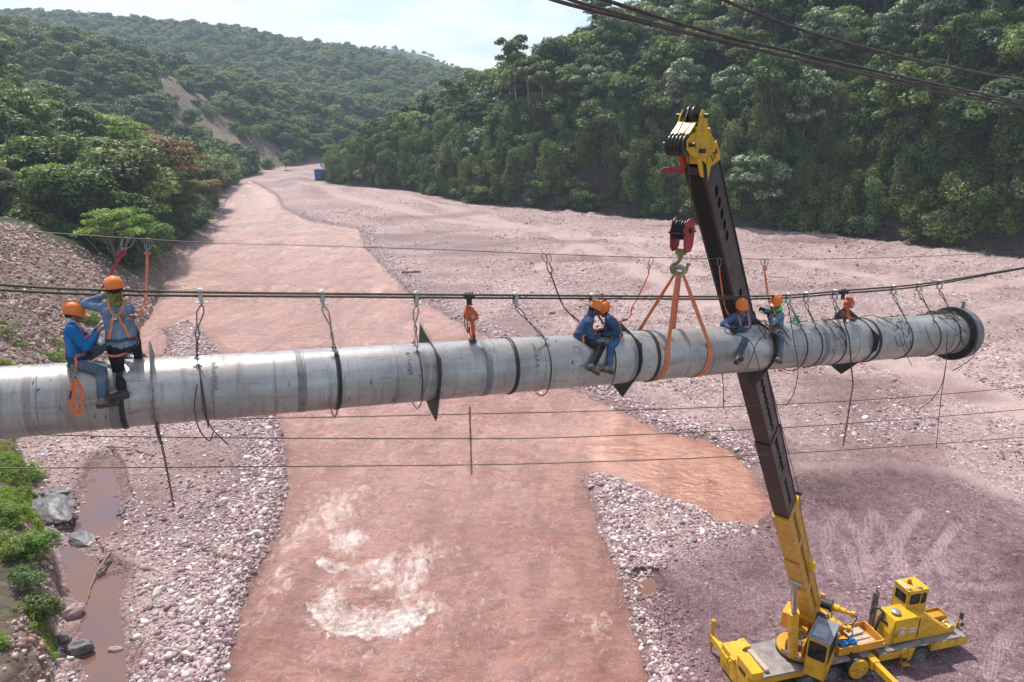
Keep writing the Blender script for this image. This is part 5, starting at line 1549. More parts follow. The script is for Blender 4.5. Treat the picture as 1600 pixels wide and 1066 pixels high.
# last hanger: the tangle at the flange
hanger(1469, 1478, "tangled hanger wrapped thickly round the pipe next to the flange", seed=11, clips=4)
def tangle(px0, px1, n, seed, label, r=.008, name="wire_tangle", rad=.16, mat=M_ROPE):
    rr = random.Random(seed); t0, t1 = t_top(px0), t_top(px1); mb = MB()
    for i in range(n):
        t = rr.uniform(t0, t1); a = rr.uniform(-60, 40); q = []
        for k in range(12):
            q.append(on_pipe(t + math.sin(k * .9 + i) * (t1 - t0) * .4, a + k * rr.uniform(3, 12) - 20, PR + .03 + abs(math.sin(k * .7 + i)) * rad))
        mb.tube([Vector(p) for p in smooth_px([tuple(v) for v in q], 3)], r, 5)
    return tag(mb.build(name, mat, smooth=True), label, "wire rope")
tangle(1462, 1492, 6, 4, "knot of loose wire rope bunched over the pipe near the flange", rad=.06)
tangle(1276, 1298, 2, 5, "loose wire coils on the pipe behind the hanger left of the far hoist", rad=.05)
tangle(1368, 1395, 3, 6, "short wire tails lying over the top of the pipe right of the far plate", rad=.05)
tangle(1180, 1206, 4, 7, "tangle of black wires and slings hanging between the two right-hand workers", rad=.10)
# hanging tails
def tail(pl, label, yo=-.53, r=.009, mat=M_ROPE, name="rope_tail"):
    mb = MB(); q = smooth_px([(a, b, c) for a, b, c in pl], 6)
    mb.tube([J(a, b, c) for a, b, c in q], r, 6)
    return tag(mb.build(name, mat, smooth=True), label, "rope")
tail([(313, 590, -.56), (318, 640, -.56), (330, 668, -.45), (345, 684, -.35), (357, 695, -.25)], "stiff brown wire tail curling down beneath the hanger over the near gravel bar")
tail([(308, 600, -.56), (304, 640, -.58), (312, 672, -.45), (327, 689, -.3), (333, 676, -.1)], "looped wire end drooping just under the pipe above the near gravel bar")
tail([(1232, 480, -.45), (1240, 530, -.58), (1247, 575, -.58), (1241, 612, -.5), (1229, 634, -.45)], "long black wire hanging below the pipe right of the boom")
tail([(1480, 520, -.62), (1478, 570, -.62), (1470, 625, -.5), (1463, 700, -.4)], "long black wire hanging straight down from the flanged end")
tail([(1477, 575, -.6), (1472, 600, -.5), (1458, 622, -.4), (1436, 640, -.3)], "short wire curling off to the side of the long one at the flanged end")
tail([(1526, 530, -.7), (1522, 555, -.7), (1505, 570, -.7), (1488, 580, -.6)], "wire end dangling from the flange rim")
tail([(1138, 502, -.35), (1133, 512, -.45), (1136, 521, -.5), (1160, 526, -.56), (1176, 540, -.60), (1190, 587, -.56)], "grey loop of cable slung across the pipe in front of the seated right-hand worker")
tail([(1196, 500, -.35), (1196, 520, -.5), (1183, 535, -.6), (1176, 555, -.6), (1165, 578, -.56)], "pale wire crossing the pipe between the two right-hand workers")
tail([(1128, 580, -.3), (1130, 605, -.3), (1131, 640, -.3)], "thin wire hanging under the pipe in front of the boom")
tail([(1405, 520, -.55), (1412, 545, -.57), (1425, 572, -.5)], "wire tail slanting down the shell right of the far plate", r=.006)
tail([(1446, 510, -.5), (1455, 535, -.56), (1470, 556, -.56), (1480, 562, -.5)], "wire tail slanting down the shell near the flange", r=.006)

# ---------------------------------------------------------------- chains and chain hoists
def chain(path, label, link_=.042, r=.0065, name="hanging_chain", mat=M_CHAIN, parent=None, cat="chain"):
    mb = MB(); L = 0
    pts = [Vector(p) for p in path]
    cum = [0]
    for a, b in zip(pts[:-1], pts[1:]): cum.append(cum[-1] + (b - a).length)
    n = int(cum[-1] / link_)
    A = np.array([list(p) for p in pts])
    for i in range(n):
        s0, s1 = (i + .0) * link_, (i + 1.0) * link_
        p0 = Vector([np.interp(s0, cum, A[:, k]) for k in range(3)]); p1 = Vector([np.interp(s1, cum, A[:, k]) for k in range(3)])
        t = (p1 - p0).normalized(); sd_ = t.orthogonal().normalized()
        if i % 2: sd_ = t.cross(sd_).normalized()
        c = (p0 + p1) / 2; hl = link_ * .66; hw = link_ * .30
        ov = [c + t * math.sin(a) * hl + sd_ * math.cos(a) * hw for a in [2 * math.pi * k / 8 for k in range(8)]]
        mb.tube(ov, r, 4, closed=True)
    if parent: return mb.build(name, mat, smooth=True, **local(parent))
    return tag(mb.build(name, mat, smooth=True), label, cat)
chain([J(241, 655, -.40), J(250, 682, -.2), J(262, 740, -.1), J(272, 794, -.05)], "rusty chain hanging from the near plate over the gravel bar", .05, .008)
chain([J(734, 636, -.1), J(735.5, 690, -.1), J(737, 744, -.1)], "chain hanging plumb below the pipe over mid river", .05, .008)
chain([J(1308, 478, -.25), J(1318, 500, -.45), J(1327, 530, -.58), J(1329, 552, -.60), J(1330, 575, -.5), J(1333, 600, -.35), J(1326, 645, -.3), J(1317, 698, -.3)], "long chain looped over the pipe at the far plate and hanging below it", .05, .008)
def hoist(pc, pt, label, tilt=0.0, sc=1.0):
    c = cable_z(pc); t = t_top(pt); root = empty("chain_hoist", c, label, "chain hoist", "orange lever chain hoists on the main ropes")
    bot = on_pipe(t, 5, PR + .03)
    mb = MB(); Q = Matrix((PD, PN, Vector((0, 0, 1)))).transposed()
    mb.box(c + Vector((0, 0, .0)), (.17, .12, .075), Q)
    for i in range(4): mb.cyl(c + PD * (-.06 + .04 * i) + Vector((0, 0, .02)), c + PD * (-.06 + .04 * i) + Vector((0, 0, .075)), .012, n=6)
    mb.box(c + Vector((0, 0, -.09)), (.09, .03, .12), Q)
    mb.build("cable_clamp", M_BSTEEL, **local(root))
    b0 = c.lerp(bot, .42) + PD * tilt * .1
    Ax = (PD * tilt + Vector((0, 0, 1))).normalized()
    # hook eye
    mb = MB(); hk = [c + Vector((0, 0, -.13)) + Ax * 0 + PD * .035 * math.cos(a) + Vector((0, 0, 1)) * .05 * math.sin(a) for a in [R(k) for k in range(-60, 260, 32)]]
    mb.tube(hk, .013, 6); mb.tube([hk[-1], b0 + Ax * .13 * sc], .014, 6); mb.build("top_hook", M_ORG, smooth=True, **local(root))
    mb = MB(); mb.cyl(b0 - PN * .07 * sc, b0 + PN * .07 * sc, .105 * sc, n=14); mb.cyl(b0 - PN * .085 * sc, b0 - PN * .06 * sc, .06 * sc, n=12)
    mb.box(b0 + Ax * .08 * sc - PD * .03, (.12 * sc, .1 * sc, .14 * sc), Q @ Matrix.Rotation(.3 - tilt, 3, 'Y')); mb.box(b0 + PD * .075 * sc - Ax * .03, (.09 * sc, .09 * sc, .11 * sc), Q)
    mb.build("gear_housing", M_ORG, bevel=.008, **local(root))
    mb = MB(); mb.cyl(b0 - PN * .10 * sc, b0 - PN * .084 * sc, .035 * sc, n=10); mb.build("hand_wheel", M_GALV, **local(root))
    mb = MB(); h1 = b0 - Ax * .40 * sc + PD * .03; mb.box((b0 + h1) / 2 - PN * .06, (.055, .035, .36 * sc), Q @ Matrix.Rotation(-tilt - .06, 3, 'Y'), taper=(1.3, 1.3)); mb.build("lever", M_ORG, bevel=.005, **local(root))
    mb = MB(); mb.box(h1 - PN * .06 + Ax * .03, (.05, .04, .13), Q); mb.build("lever_grip", M_BLACK, bevel=.005, **local(root))
    mb = MB(); hb = b0 - Ax * .25 * sc - PD * .05
    mb.box(hb, (.06, .05, .10), Q); lw = hb.lerp(bot, .8); mb.tube([hb, hb.lerp(bot, .5), lw], .012, 6)
    mb.tube([lw + PD * .035 * math.cos(a) + Vector((0, 0, 1)) * (.045 * math.sin(a) - .02) for a in [R(k) for k in range(90, 400, 30)]], .012, 6); mb.build("load_hook", M_ORG if sc > 1 else M_ORG, smooth=True, **local(root))
    chain([b0 - PD * .07 * sc, hb - PD * .01 + Ax * .02], "", .03, .005, "load_chain", parent=root)
    chain([b0 - PD * .10 * sc + Ax * .03, b0 - PD * .12 - Ax * .16, b0 - PD * .09 - Ax * .26], "", .03, .005, "slack_chain", parent=root)
    mb = MB(); mb.box(bot, (.13, .09, .03), Q); mb.cyl(bot - PD * .05, bot + PD * .06, .02, n=8); mb.build("anchor_plate", M_BSTEEL, **local(root))
    return root
hoist(733, 737, "orange chain hoist hanging alone over mid river", 0.0, 1.05)
hoist(1318, 1330, "orange chain hoist tilted above the far clamp plate", .45, 1.0)

# ---------------------------------------------------------------- things left on the pipe
def bag():
    M_TEAL = simple("teal_plastic", (.05, .46, .36), (.10, .60, .48), .5, scale=9, bump=.3)
    M_TEALR = simple("pale_green_rope", (.40, .62, .52), (.22, .45, .36), .8, scale=20, bump=.3)
    mb = MB(); rr = random.Random(4)
    pts = [(J(1221, 517, -.1), .055), (J(1228, 514, -.05), .085), (J(1236, 515, 0), .07), (J(1224, 510, 0), .04)]
    for c, r in pts: mb.sphere(c, (r * 1.3, r, r * .8), 14, 9)
    o = mb.build("plastic_bag", M_TEAL, smooth=True)
    rm_ = o.modifiers.new("r", 'REMESH'); rm_.mode = 'VOXEL'; rm_.voxel_size = .012
    tx = bpy.data.textures.new("crumple", 'CLOUDS'); tx.noise_scale = .05; dm = o.modifiers.new("d", 'DISPLACE'); dm.texture = tx; dm.strength = .05; dm.texture_coords = 'GLOBAL'
    tag(o, "crumpled teal plastic bag on the pipe beside the green-scarfed worker", "bag")
    mb = MB(); c0 = J(1243, 503, .0)
    for i in range(9):
        q = [c0 + PD * .11 * math.cos(a + i) + Vector((0, 0, 1)) * (.16 * math.sin(a + i * .3)) + PN * .05 * math.sin(2 * a + i) + PD * rr.gauss(0, .02) for a in [k * .6 for k in range(11)]]
        mb.tube([Vector(v) for v in smooth_px([tuple(v) for v in q], 3)], .009, 5, closed=True)
    tag(mb.build("rope_coil", M_TEALR, smooth=True), "coil of pale green rope hung up on the pipe beside the black bottle", "rope")
    mb = MB(); a, b = J(1247, 512, .05), J(1263, 511, .05)
    mb.cyl(a, b, .07, n=18); mb.cyl(b, b + (b - a) * .10, .07, .035, n=18); mb.cyl(b + (b - a) * .10, b + (b - a) * .28, .03, n=12)
    tag(mb.build("black_bottle", M_BLACK, auto=40), "black bottle lying on top of the pipe behind the green rope coil", "bottle")
bag()
# ================================================================ CRANE
def m_yellow(name, c=(.70, .40, .012), c2=(.60, .32, .012), wear=.5):
    m, nt, b = mat_new(name, rough=.42, spec=.45)
    tc = N(nt, "TexCoord").outputs["Object"]
    col = ramp(nt, noise_(nt, tc, 1.2, 5, .6), [(.35, c), (.7, c2)])
    dirt = ramp(nt, noise_(nt, tc, 3.5, 9, .72), [(.48, (0, 0, 0)), (.74, (1, 1, 1))])
    col = mixc_(nt, mth(nt, 'MULTIPLY', dirt, wear), col, (.22, .14, .075))
    runs = ramp(nt, noise_(nt, mp(nt, tc, (9, 9, .6)), 1.5, 5, .6), [(.6, (0, 0, 0)), (.72, (1, 1, 1))])
    col = mixc_(nt, mth(nt, 'MULTIPLY', runs, .25 * wear), col, (.16, .10, .06))
    nt.links.new(col, b.inputs["Base Color"])
    rr = mth(nt, 'ADD', .36, mth(nt, 'MULTIPLY', dirt, .35)); nt.links.new(rr, b.inputs["Roughness"])
    nt.links.new(bump_(nt, noise_(nt, tc, 12, 4), .12, .01), b.inputs["Normal"])
    return m
M_YEL = m_yellow("crane_yellow", wear=.85)
M_YELW = m_yellow("worn_crane_yellow", (.58, .30, .02), (.46, .22, .02), .85)
M_YELO = m_yellow("orange_yellow", (.72, .33, .03), (.62, .27, .03), .5)
M_DECK = simple("dusty_deck_plate", (.30, .255, .23), (.17, .155, .15), .75, .1, scale=2.5, bump=.3)
M_BOOM = simple("greasy_boom_bottom", (.034, .021, .019), (.060, .034, .028), .55, .2, scale=1.6, bump=.25)
M_BOOMS = simple("greasy_boom_side", (.075, .073, .078), (.040, .036, .037), .42, .35, scale=2.2, bump=.5, bdist=.02)
M_TYRE = simple("tyre_rubber", (.035, .033, .034), (.10, .075, .072), .85, scale=4, bump=.4)
M_RIM = simple("wheel_steel", (.36, .35, .35), (.20, .19, .19), .5, .6, scale=8)
M_CHROME = simple("piston_chrome", (.55, .54, .56), (.45, .43, .45), .2, .9, scale=3, bump=0)
M_GREYP = simple("grey_roof_paint", (.16, .17, .19), (.22, .23, .25), .5, scale=3)
M_RUST = simple("rusty_exhaust", (.24, .17, .14), (.13, .095, .085), .75, .4, scale=6, bump=.4)
M_WOOD = simple("dusty_timber", (.50, .39, .30), (.38, .29, .225), .85, scale=5, bump=.4)
M_BLUEJ = simple("blue_jerry_can", (.015, .16, .42), (.02, .22, .52), .4, scale=6)
M_SHEAVE = simple("sheave_grease", (.045, .045, .047), (.10, .095, .09), .45, .6, scale=8)
M_WHITE = simple("white_decal", (.72, .70, .68), (.60, .57, .55), .5, scale=20, bump=0)
M_INK = simple("black_ink", (.02, .02, .025), None, .6, bump=0)
M_REDINK = simple("red_ink", (.30, .03, .05), None, .6, bump=0)
M_OLIVE = simple("olive_hook", (.26, .22, .05), (.16, .14, .06), .5, .2, scale=8)
M_SEAT = simple("dark_cab_inside", (.03, .03, .032), (.05, .05, .05), .8, bump=0)
def m_glass():
    m, nt, b = mat_new("dark_window_glass", (.02, .025, .025), .04, 0, .6)
    b.inputs["Alpha"].default_value = .62
    return m
M_GLASS = m_glass()

TH = R(14)
CR = empty("truck_crane", (12.6, 24.8, 0), "yellow truck crane with its long black boom raised, parked on the dark gravel pad", "truck crane", rz=TH)
def LG_(px, py, z):     # photo pixel at height z -> crane's own frame
    x, y = G(px, py, z); x -= 12.6; y -= 24.8
    return Vector((x * math.cos(TH) + y * math.sin(TH), -x * math.sin(TH) + y * math.cos(TH), z))
def text_mesh(s, size, o, ux, uy, mat, name, parent, depth=.004, world=False):
    cu = bpy.data.curves.new(name, 'FONT'); cu.body = s; cu.size = size; cu.extrude = depth; cu.align_x = 'CENTER'; cu.align_y = 'CENTER'
    to = bpy.data.objects.new("tmp", cu); COL.objects.link(to)
    dg = bpy.context.evaluated_depsgraph_get(); me = bpy.data.meshes.new_from_object(to.evaluated_get(dg)); bpy.data.objects.remove(to)
    ux = Vector(ux).normalized(); uy = Vector(uy).normalized(); M = Matrix((ux, uy, ux.cross(uy))).transposed().to_4x4(); M.translation = Vector(o)
    me.transform(M); me.materials.clear(); me.name = name
    return link(name, me, mat, parent, world)
YN, YF = -1.52, .28
def wheel(x, y, near=True):
    s = -1 if near else 1
    mb = MB(); n = 36; prof = [(.0, .30), (.02, .44), (.06, .50), (.30, .50), (.34, .44), (.36, .30)]
    vs, fs = [], []
    for (dy, r) in prof:
        for i in range(n):
            a = 2 * math.pi * i / n; vs.append((x + math.cos(a) * r, y - s * dy, .5 + math.sin(a) * r))
    for j in range(len(prof) - 1):
        for i in range(n): fs.append((j * n + i, j * n + (i + 1) % n, (j + 1) * n + (i + 1) % n, (j + 1) * n + i))
    mb.add(vs, fs)
    for i in range(n):
        a = 2 * math.pi * i / n; mb.box((x + math.cos(a) * .505, y - s * .18, .5 + math.sin(a) * .505), (.045, .26, .02), Matrix.Rotation(-a + math.pi / 2, 3, 'Y'))
    t = mb.build("tyre", M_TYRE, CR, auto=35)
    mb = MB(); mb.cyl((x, y - s * .05, .5), (x, y - s * .30, .5), .30, n=28); mb.cyl((x, y - s * .02, .5), (x, y - s * .06, .5), .30, .22, n=28)
    mb.cyl((x, y + s * .04, .5), (x, y - s * .06, .5), .10, n=14)
    for i in range(8):
        a = 2 * math.pi * i / 8; mb.cyl((x + .16 * math.cos(a), y + s * .015, .5 + .16 * math.sin(a)), (x + .16 * math.cos(a), y - s * .05, .5 + .16 * math.sin(a)), .018, n=6)
    for i in range(5):
        a = 2 * math.pi * (i + .5) / 5; mb.box((x + .2 * math.cos(a), y - s * .015, .5 + .2 * math.sin(a)), (.15, .03, .05), Matrix.Rotation(-a, 3, 'Y'))
    mb.build("rim", M_RIM, t, auto=35)
for xx in (5.05,): wheel(xx, -1.50); wheel(xx, YF - .02, False)
for xx in (.55, -.62): wheel(xx, -1.48); wheel(xx, YF - .02, False)
# chassis
mb = MB()
mb.box((2.0, -.62, .92), (10.6, .9, .36)); mb.build("chassis", M_YELW, CR, bevel=.01)
mb = MB()
mb.box((-1.35, -.62, 1.28), (3.4, YF - YN, .10)); mb.box((1.35, -.62, 1.275), (2.0, YF - YN, .10)); mb.box((5.1, -.62, 1.28), (4.68, YF - YN + .02, .09)); mb.build("deck", M_DECK, CR, bevel=.006)
mb = MB()
mb.box((-1.55, YN + .1, 1.06), (3.0, .06, .33)); mb.box((-1.55, YF - .04, 1.06), (3.0, .06, .33))
mb.box((3.55, YN + .03, 1.05), (1.5, .06, .37)); mb.box((6.45, YN + .02, 1.04), (1.95, .06, .39)); mb.box((7.42, -.62, 1.04), (.06, YF - YN, .39)); mb.box((6.45, YF, 1.04), (1.9, .05, .38))
# fender gusset beside the front wheel
mb.prism([(4.28, 1.24), (4.62, 1.24), (4.42, .62), (4.28, .62)], (0, YN + .02, 0), (1, 0, 0), (0, 0, 1), (0, -.05, 0)); mb.box((4.44, YN + .22, .93), (.05, .4, .6), Matrix.Rotation(-.30, 3, 'Y'))
mb.box((5.55, YN + .2, 1.06), (.05, .5, .36))
mb.build("skirt_panel", M_YEL, CR, bevel=.006)
# red and white reflectors, as thin tabs along the deck edge
mb = MB(); mw = MB()
for i in range(9):
    x = 3.0 + i * .52; (mb if i % 2 else mw).box((x, YN - .016, 1.285), (.22, .012, .045))
mb.build("red_reflector", M_REDINK, CR); mw.build("white_reflector", M_WHITE, CR)
# steps
mb = MB()
for z, y in ((1.02, YN - .10), (.66, YN - .20)): mb.box((4.02, y, z), (.34, .24, .03))
for s in (-.17, .17): mb.box((4.02 + s, YN - .12, .86), (.02, .03, .44), Matrix.Rotation(.25, 3, 'X'))
mb.tube([(3.82, YN - .26, .64), (3.84, YN - .3, .36), (4.18, YN - .3, .36), (4.2, YN - .26, .64)], .016, 6)
mb.build("step", M_YELW, CR, bevel=.004)
# engine hood and sloping bonnet
mb = MB(); prof = [(3.45, 1.34), (3.45, 1.9), (3.62, 2.58), (5.02, 2.58), (6.78, 1.42), (6.78, 1.34)]
mb.prism(prof, (0, -1.24, 0), (1, 0, 0), (0, 0, 1), (0, .92, 0)); mb.build("engine_hood", M_YEL, CR, bevel=.02)
mb = MB()
for i in range(8):
    for s in (-1, 1): mb.box((3.455 + .02 + (i * .05) * .2, -.78 + s * (.36 + .0 * i), 1.52 + i * .085), (.03, .16, .03), Matrix.Rotation(.25, 3, 'Y'))
mb.build("louvre", M_INK, CR)
mb = MB(); mb.cyl((3.50, -.78, 2.12), (3.56, -.78, 2.14), .19, n=22); mb.build("air_intake", M_INK, CR)
mb = MB(); mb.tube([(3.3, -.55, 1.4), (3.36, -.56, 1.9), (3.42, -.6, 2.3), (3.55, -.62, 2.5), (3.5, -.4, 2.62), (3.4, -.2, 2.5), (3.42, -.1, 2.1)], .065, 10); mb.build("intake_hose", M_BLACK, CR, smooth=True)
mb = MB(); mb.cyl((3.95, -.82, 2.57), (3.95, -.82, 2.66), .10, n=16); mb.sphere((3.95, -.82, 2.70), (.2, .2, .06), 22, 8); mb.cyl((3.95, -.82, 2.655), (3.95, -.82, 2.70), .195, .2, n=22); mb.build("air_filter_cap", M_GALV, CR, auto=50)
mb = MB(); mb.prism([(4.86, 1.5), (4.90, 1.5), (4.90, 2.45), (4.86, 2.45)], (0, -1.243, 0), (1, 0, 0), (0, 0, 1), (0, -.012, 0)); mb.box((3.75, -1.26, 1.78), (.07, .03, .07)); mb.box((3.62, -1.25, 1.9), (.015, .01, 1.0)); mb.build("hood_seam", M_INK, CR)
q = MB(); q.box((4.05, -1.253, 1.98), (.23, .012, .42)); q.build("logo_panel", M_WHITE, CR)
mb = MB(); mb.tube([(3.97, -1.264, 1.96), (4.0, -1.264, 2.05), (4.03, -1.264, 2.10), (4.05, -1.264, 2.03), (4.075, -1.264, 2.10), (4.11, -1.264, 2.08), (4.125, -1.264, 1.99)], .012, 6); mb.box((4.05, -1.262, 1.87), (.15, .006, .02)); mb.box((4.05, -1.262, 1.82), (.11, .006, .015)); mb.build("logo", M_REDINK, CR)
mb = MB(); mb.box((4.57, -1.253, 1.93), (.38, .012, .21)); p_ = mb.build("number_plate", M_WHITE, CR)
text_mesh("TET-390", .105, (4.57, -1.262, 1.93), (1, 0, 0), (0, 0, 1), M_INK, "plate_text", p_)
# driver's cab
def cabin(name, x0, x1, y0, y1, z0, z1, zs, parent, roof, wins, rz=None, org=(0, 0, 0), nose=0.0, body=M_YEL):
    """box cabin with real window openings: wins = {side: [(a0,a1,b0,b1)]} in wall coordinates"""
    t = .035
    T = Matrix.Translation(org) @ (Matrix.Rotation(rz, 4, 'Z') if rz is not None else Matrix())
    def wall(o, ux, L, h0, h1, holes, nrm):
        """wall with rectangular holes, as a grid of boards"""
        xs = sorted({0, L, *[v for h in holes for v in h[:2]]}); zs_ = sorted({h0, h1, *[v for h in holes for v in h[2:]]})
        mbw = MB()
        for i in range(len(xs) - 1):
            for j in range(len(zs_) - 1):
                cx_, cz_ = (xs[i] + xs[i + 1]) / 2, (zs_[j] + zs_[j + 1]) / 2
                if any(h[0] < cx_ < h[1] and h[2] < cz_ < h[3] for h in holes): continue
                mbw.prism([(xs[i], zs_[j]), (xs[i + 1], zs_[j]), (xs[i + 1], zs_[j + 1]), (xs[i], zs_[j + 1])], o, ux, (0, 0, 1), Vector(nrm) * -t)
        # rounded corners of the openings and rubber seals
        for h in holes:
            r = .07
            for (cx_, cz_, sx, sz) in ((h[0], h[2], 1, 1), (h[1], h[2], -1, 1), (h[1], h[3], -1, -1), (h[0], h[3], 1, -1)):
                arc = [(cx_, cz_)] + [(cx_ + sx * (r - r * math.sin(a)), cz_ + sz * (r - r * math.cos(a))) for a in [R(k) for k in (0, 30, 60, 90)]]
                mbw.prism(arc, Vector(o) - Vector(nrm) * .001, ux, (0, 0, 1), Vector(nrm) * -(t - .002))
        return mbw
    W, D = x1 - x0, y1 - y0
    sides = {"near": ((x0, y0, 0), (1, 0, 0), W, (0, -1, 0)), "far": ((x0, y1, 0), (1, 0, 0), W, (0, 1, 0)),
             "left": ((x0, y0, 0), (0, 1, 0), D, (-1, 0, 0)), "right": ((x1, y0, 0), (0, 1, 0), D, (1, 0, 0))}
    allm = MB(); gl = MB(); seal = MB()
    for k, (o, ux, L, nr) in sides.items():
        hs_ = wins.get(k, [])
        w_ = wall(o, ux, L, z0, z1, hs_, nr); allm.add([T @ Vector(v) for v in w_.v], w_.f)
        for h in hs_:
            g = MB(); g.prism([(h[0] - .01, h[2] - .01), (h[1] + .01, h[2] - .01), (h[1] + .01, h[3] + .01), (h[0] - .01, h[3] + .01)], Vector(o) - Vector(nr) * .018, ux, (0, 0, 1), Vector(nr) * -.005)
            gl.add([T @ Vector(v) for v in g.v], g.f)
            pth = []
            r = .07
            for (cx_, cz_, a0) in ((h[1] - r, h[3] - r, 0), (h[0] + r, h[3] - r, 90), (h[0] + r, h[2] + r, 180), (h[1] - r, h[2] + r, 270)):
                pth += [T @ (Vector(o) + Vector(ux) * (cx_ + r * math.cos(R(a0 + a))) + Vector((0, 0, cz_ + r * math.sin(R(a0 + a)))) + Vector(nr) * .002) for a in (0, 30, 60, 90)]
            seal.tube(pth, .014, 5, closed=True)
    fl = MB(); fl.box(((x0 + x1) / 2, (y0 + y1) / 2, z0 + .02), (W - .08, D - .08, .04)); allm.add([T @ Vector(v) for v in fl.v], fl.f)
    o_ = allm.build(name, body, parent)
    rf = MB(); rf.box(((x0 + x1) / 2, (y0 + y1) / 2, z1 + .03), (W + .06, D + .06, .06)); r2 = MB(); r2.add([T @ Vector(v) for v in rf.v], rf.f); ro = r2.build("roof", roof, o_, bevel=.015)
    gl.build("window_glass", M_GLASS, o_); seal.build("window_seal", M_BLACK, o_, smooth=True)
    st = MB(); st.box(((x0 + x1) / 2, (y0 + y1) / 2, z0 + .35), (W * .5, D * .5, .5)); st.box(((x0 + x1) / 2 - W * .2, (y0 + y1) / 2, z0 + .8), (.12, D * .45, .6)); s2 = MB(); s2.add([T @ Vector(v) for v in st.v], st.f); s2.build("seat", M_SEAT, o_, bevel=.03)
    return o_, ro
cab, croof = cabin("driver_cab", 4.62, 5.62, -.70, .12, 1.34, 3.42, 0, CR, M_YEL,
                   {"near": [(.10, .62, 2.78, 3.28), (.70, .93, 2.74, 3.26)], "left": [(.12, .70, 2.75, 3.22)], "right": [(.08, .72, 2.5, 3.24)], "far": [(.15, .8, 2.7, 3.26)]})
mb = MB(); mb.cyl((5.05, -.20, 3.47), (5.05, -.20, 3.53), .09, n=16); mb.build("beacon_base", M_BLACK, croof)
mb = MB(); mb.cyl((5.05, -.20, 3.53), (5.05, -.20, 3.66), .088, .075, n=18); M_AMB = simple("amber_lens", (.42, .09, .03), (.34, .07, .02), .25, bump=0); mb.build("beacon", M_AMB, croof, auto=40)
mb = MB()
for x in (4.74, 5.28): mb.cyl((x, -.66, 3.53), (x - .12, -.5, 3.53), .05, .018, n=12); mb.sphere((x, -.66, 3.53), (.05, .03, .05), 10, 6)
mb.tube([(4.74, -.62, 3.52), (5.28, -.62, 3.52)], .012, 5); mb.build("horn", M_CHROME, croof, smooth=True)
mb = MB(); mb.box((4.73, -.27, 3.483), (.15, .62, .005)); sp_ = mb.build("roof_sign", M_WHITE, croof)
mb = MB(); rr = random.Random(8)
for i in range(9):
    y = -.50 + i * .055; mb.box((4.73 + rr.uniform(-.02, .02), y, 3.489), (rr.uniform(.05, .10), .016, .004), rr.uniform(-.4, .4)); mb.box((4.73, y + .02, 3.489), (.02, .03, .004), rr.uniform(-.6, .6))
mb.build("faded_lettering", M_INK, sp_)
# exhaust
mb = MB(); mb.cyl((3.72, .12, 1.35), (3.72, .12, 3.0), .13, n=18); mb.cyl((3.72, .12, 3.0), (3.72, .12, 3.06), .13, .06, n=18); mb.cyl((3.68, -.02, 1.3), (3.68, -.02, 2.5), .07, n=12)
mb.build("exhaust_stack", M_RUST, CR, auto=40)
mb = MB(); mb.tube([(3.72, .12, 3.04), (3.72, .12, 3.2), (3.74, .10, 3.28), (3.82, .05, 3.32)], .05, 10); mb.build("exhaust_outlet", M_CHROME, CR, smooth=True)
# front winch tray and mirror
mb = MB(); mb.box((6.6, -.35, 1.58), (.95, .5, .04)); 
for s in (-1, 1): mb.box((6.6, -.35 + s * .26, 1.62), (.99, .03, .22))
for s in (-1, 1): mb.box((6.6 + s * .49, -.35, 1.62), (.03, .5, .22))
mb.build("front_tray", M_YELW, CR, bevel=.005)
mb = MB(); mb.box((6.35, -.98, 1.62), (1.1, .16, .16), Matrix.Rotation(.35, 3, 'Y')); mb.cyl((6.75, -1.2, 1.5), (6.75, -.8, 1.5), .12, n=14); mb.cyl((6.75, -1.22, 1.5), (6.75, -1.1, 1.5), .18, n=16); mb.cyl((6.75, -.88, 1.5), (6.75, -.8, 1.5), .18, n=16); mb.cyl((6.0, -.98, 1.85), (6.5, -.98, 1.6), .06, n=10)
mb.build("front_winch", M_YELW, CR, bevel=.006)
mb = MB(); mb.tube([(7.2, -1.05, 1.3), (7.25, -1.1, 1.9), (7.18, -1.2, 2.2)], .018, 6); mb.box((7.18, -1.2, 2.1), (.06, .16, .32)); mb.cyl((7.28, -1.2, 1.65), (7.28, -1.25, 1.66), .09, n=14); mb.build("mirror", M_BLACK, CR)
mb = MB(); mb.sphere((7.3, -1.05, 1.5), (.07, .12, .18), 12, 8); mb.build("headlamp", M_YEL, CR, smooth=True)
# hydraulic hoses and cables lying along the deck
mb = MB(); rr = random.Random(3)
for i in range(7):
    y0_ = YN + .16 + i * .03
    q = [(3.0 + k * .4, y0_ + rr.uniform(-.02, .02) + .02 * k, 1.345 + .012 * (i % 3) + rr.uniform(0, .02)) for k in range(10)]
    mb.tube([Vector(v) for v in smooth_px(q, 3)], .012, 5)
mb.build("deck_cable", M_ROPE2, CR, smooth=True)
# tool tray with planks and cans
mb = MB(); mb.box((1.98, -.72, 1.42), (2.15, 1.16, .03))
for (c, d) in (((1.98, -1.31, 1.6), (2.2, .03, .4)), ((1.98, -.14, 1.6), (2.2, .03, .4)), ((.9, -.72, 1.6), (.03, 1.14, .4)), ((3.06, -.72, 1.6), (.03, 1.14, .4))): mb.box(c, d)
mb.box((1.98, -1.33, 1.80), (2.22, .06, .03)); mb.box((3.07, -.72, 1.81), (.05, 1.2, .03))
mb.build("tool_tray", M_YELO, CR, bevel=.004)
def w2(p):
    c, s = math.cos(TH), math.sin(TH); return Vector((12.6 + p[0] * c - p[1] * s, 24.8 + p[0] * s + p[1] * c, p[2]))
def loose(name, mb, mat, label, cat, **k):
    m2 = MB(); m2.v = [tuple(w2(v)) for v in mb.v]; m2.f = mb.f; m2.m = mb.m
    return tag(m2.build(name, mat, **k), label, cat)
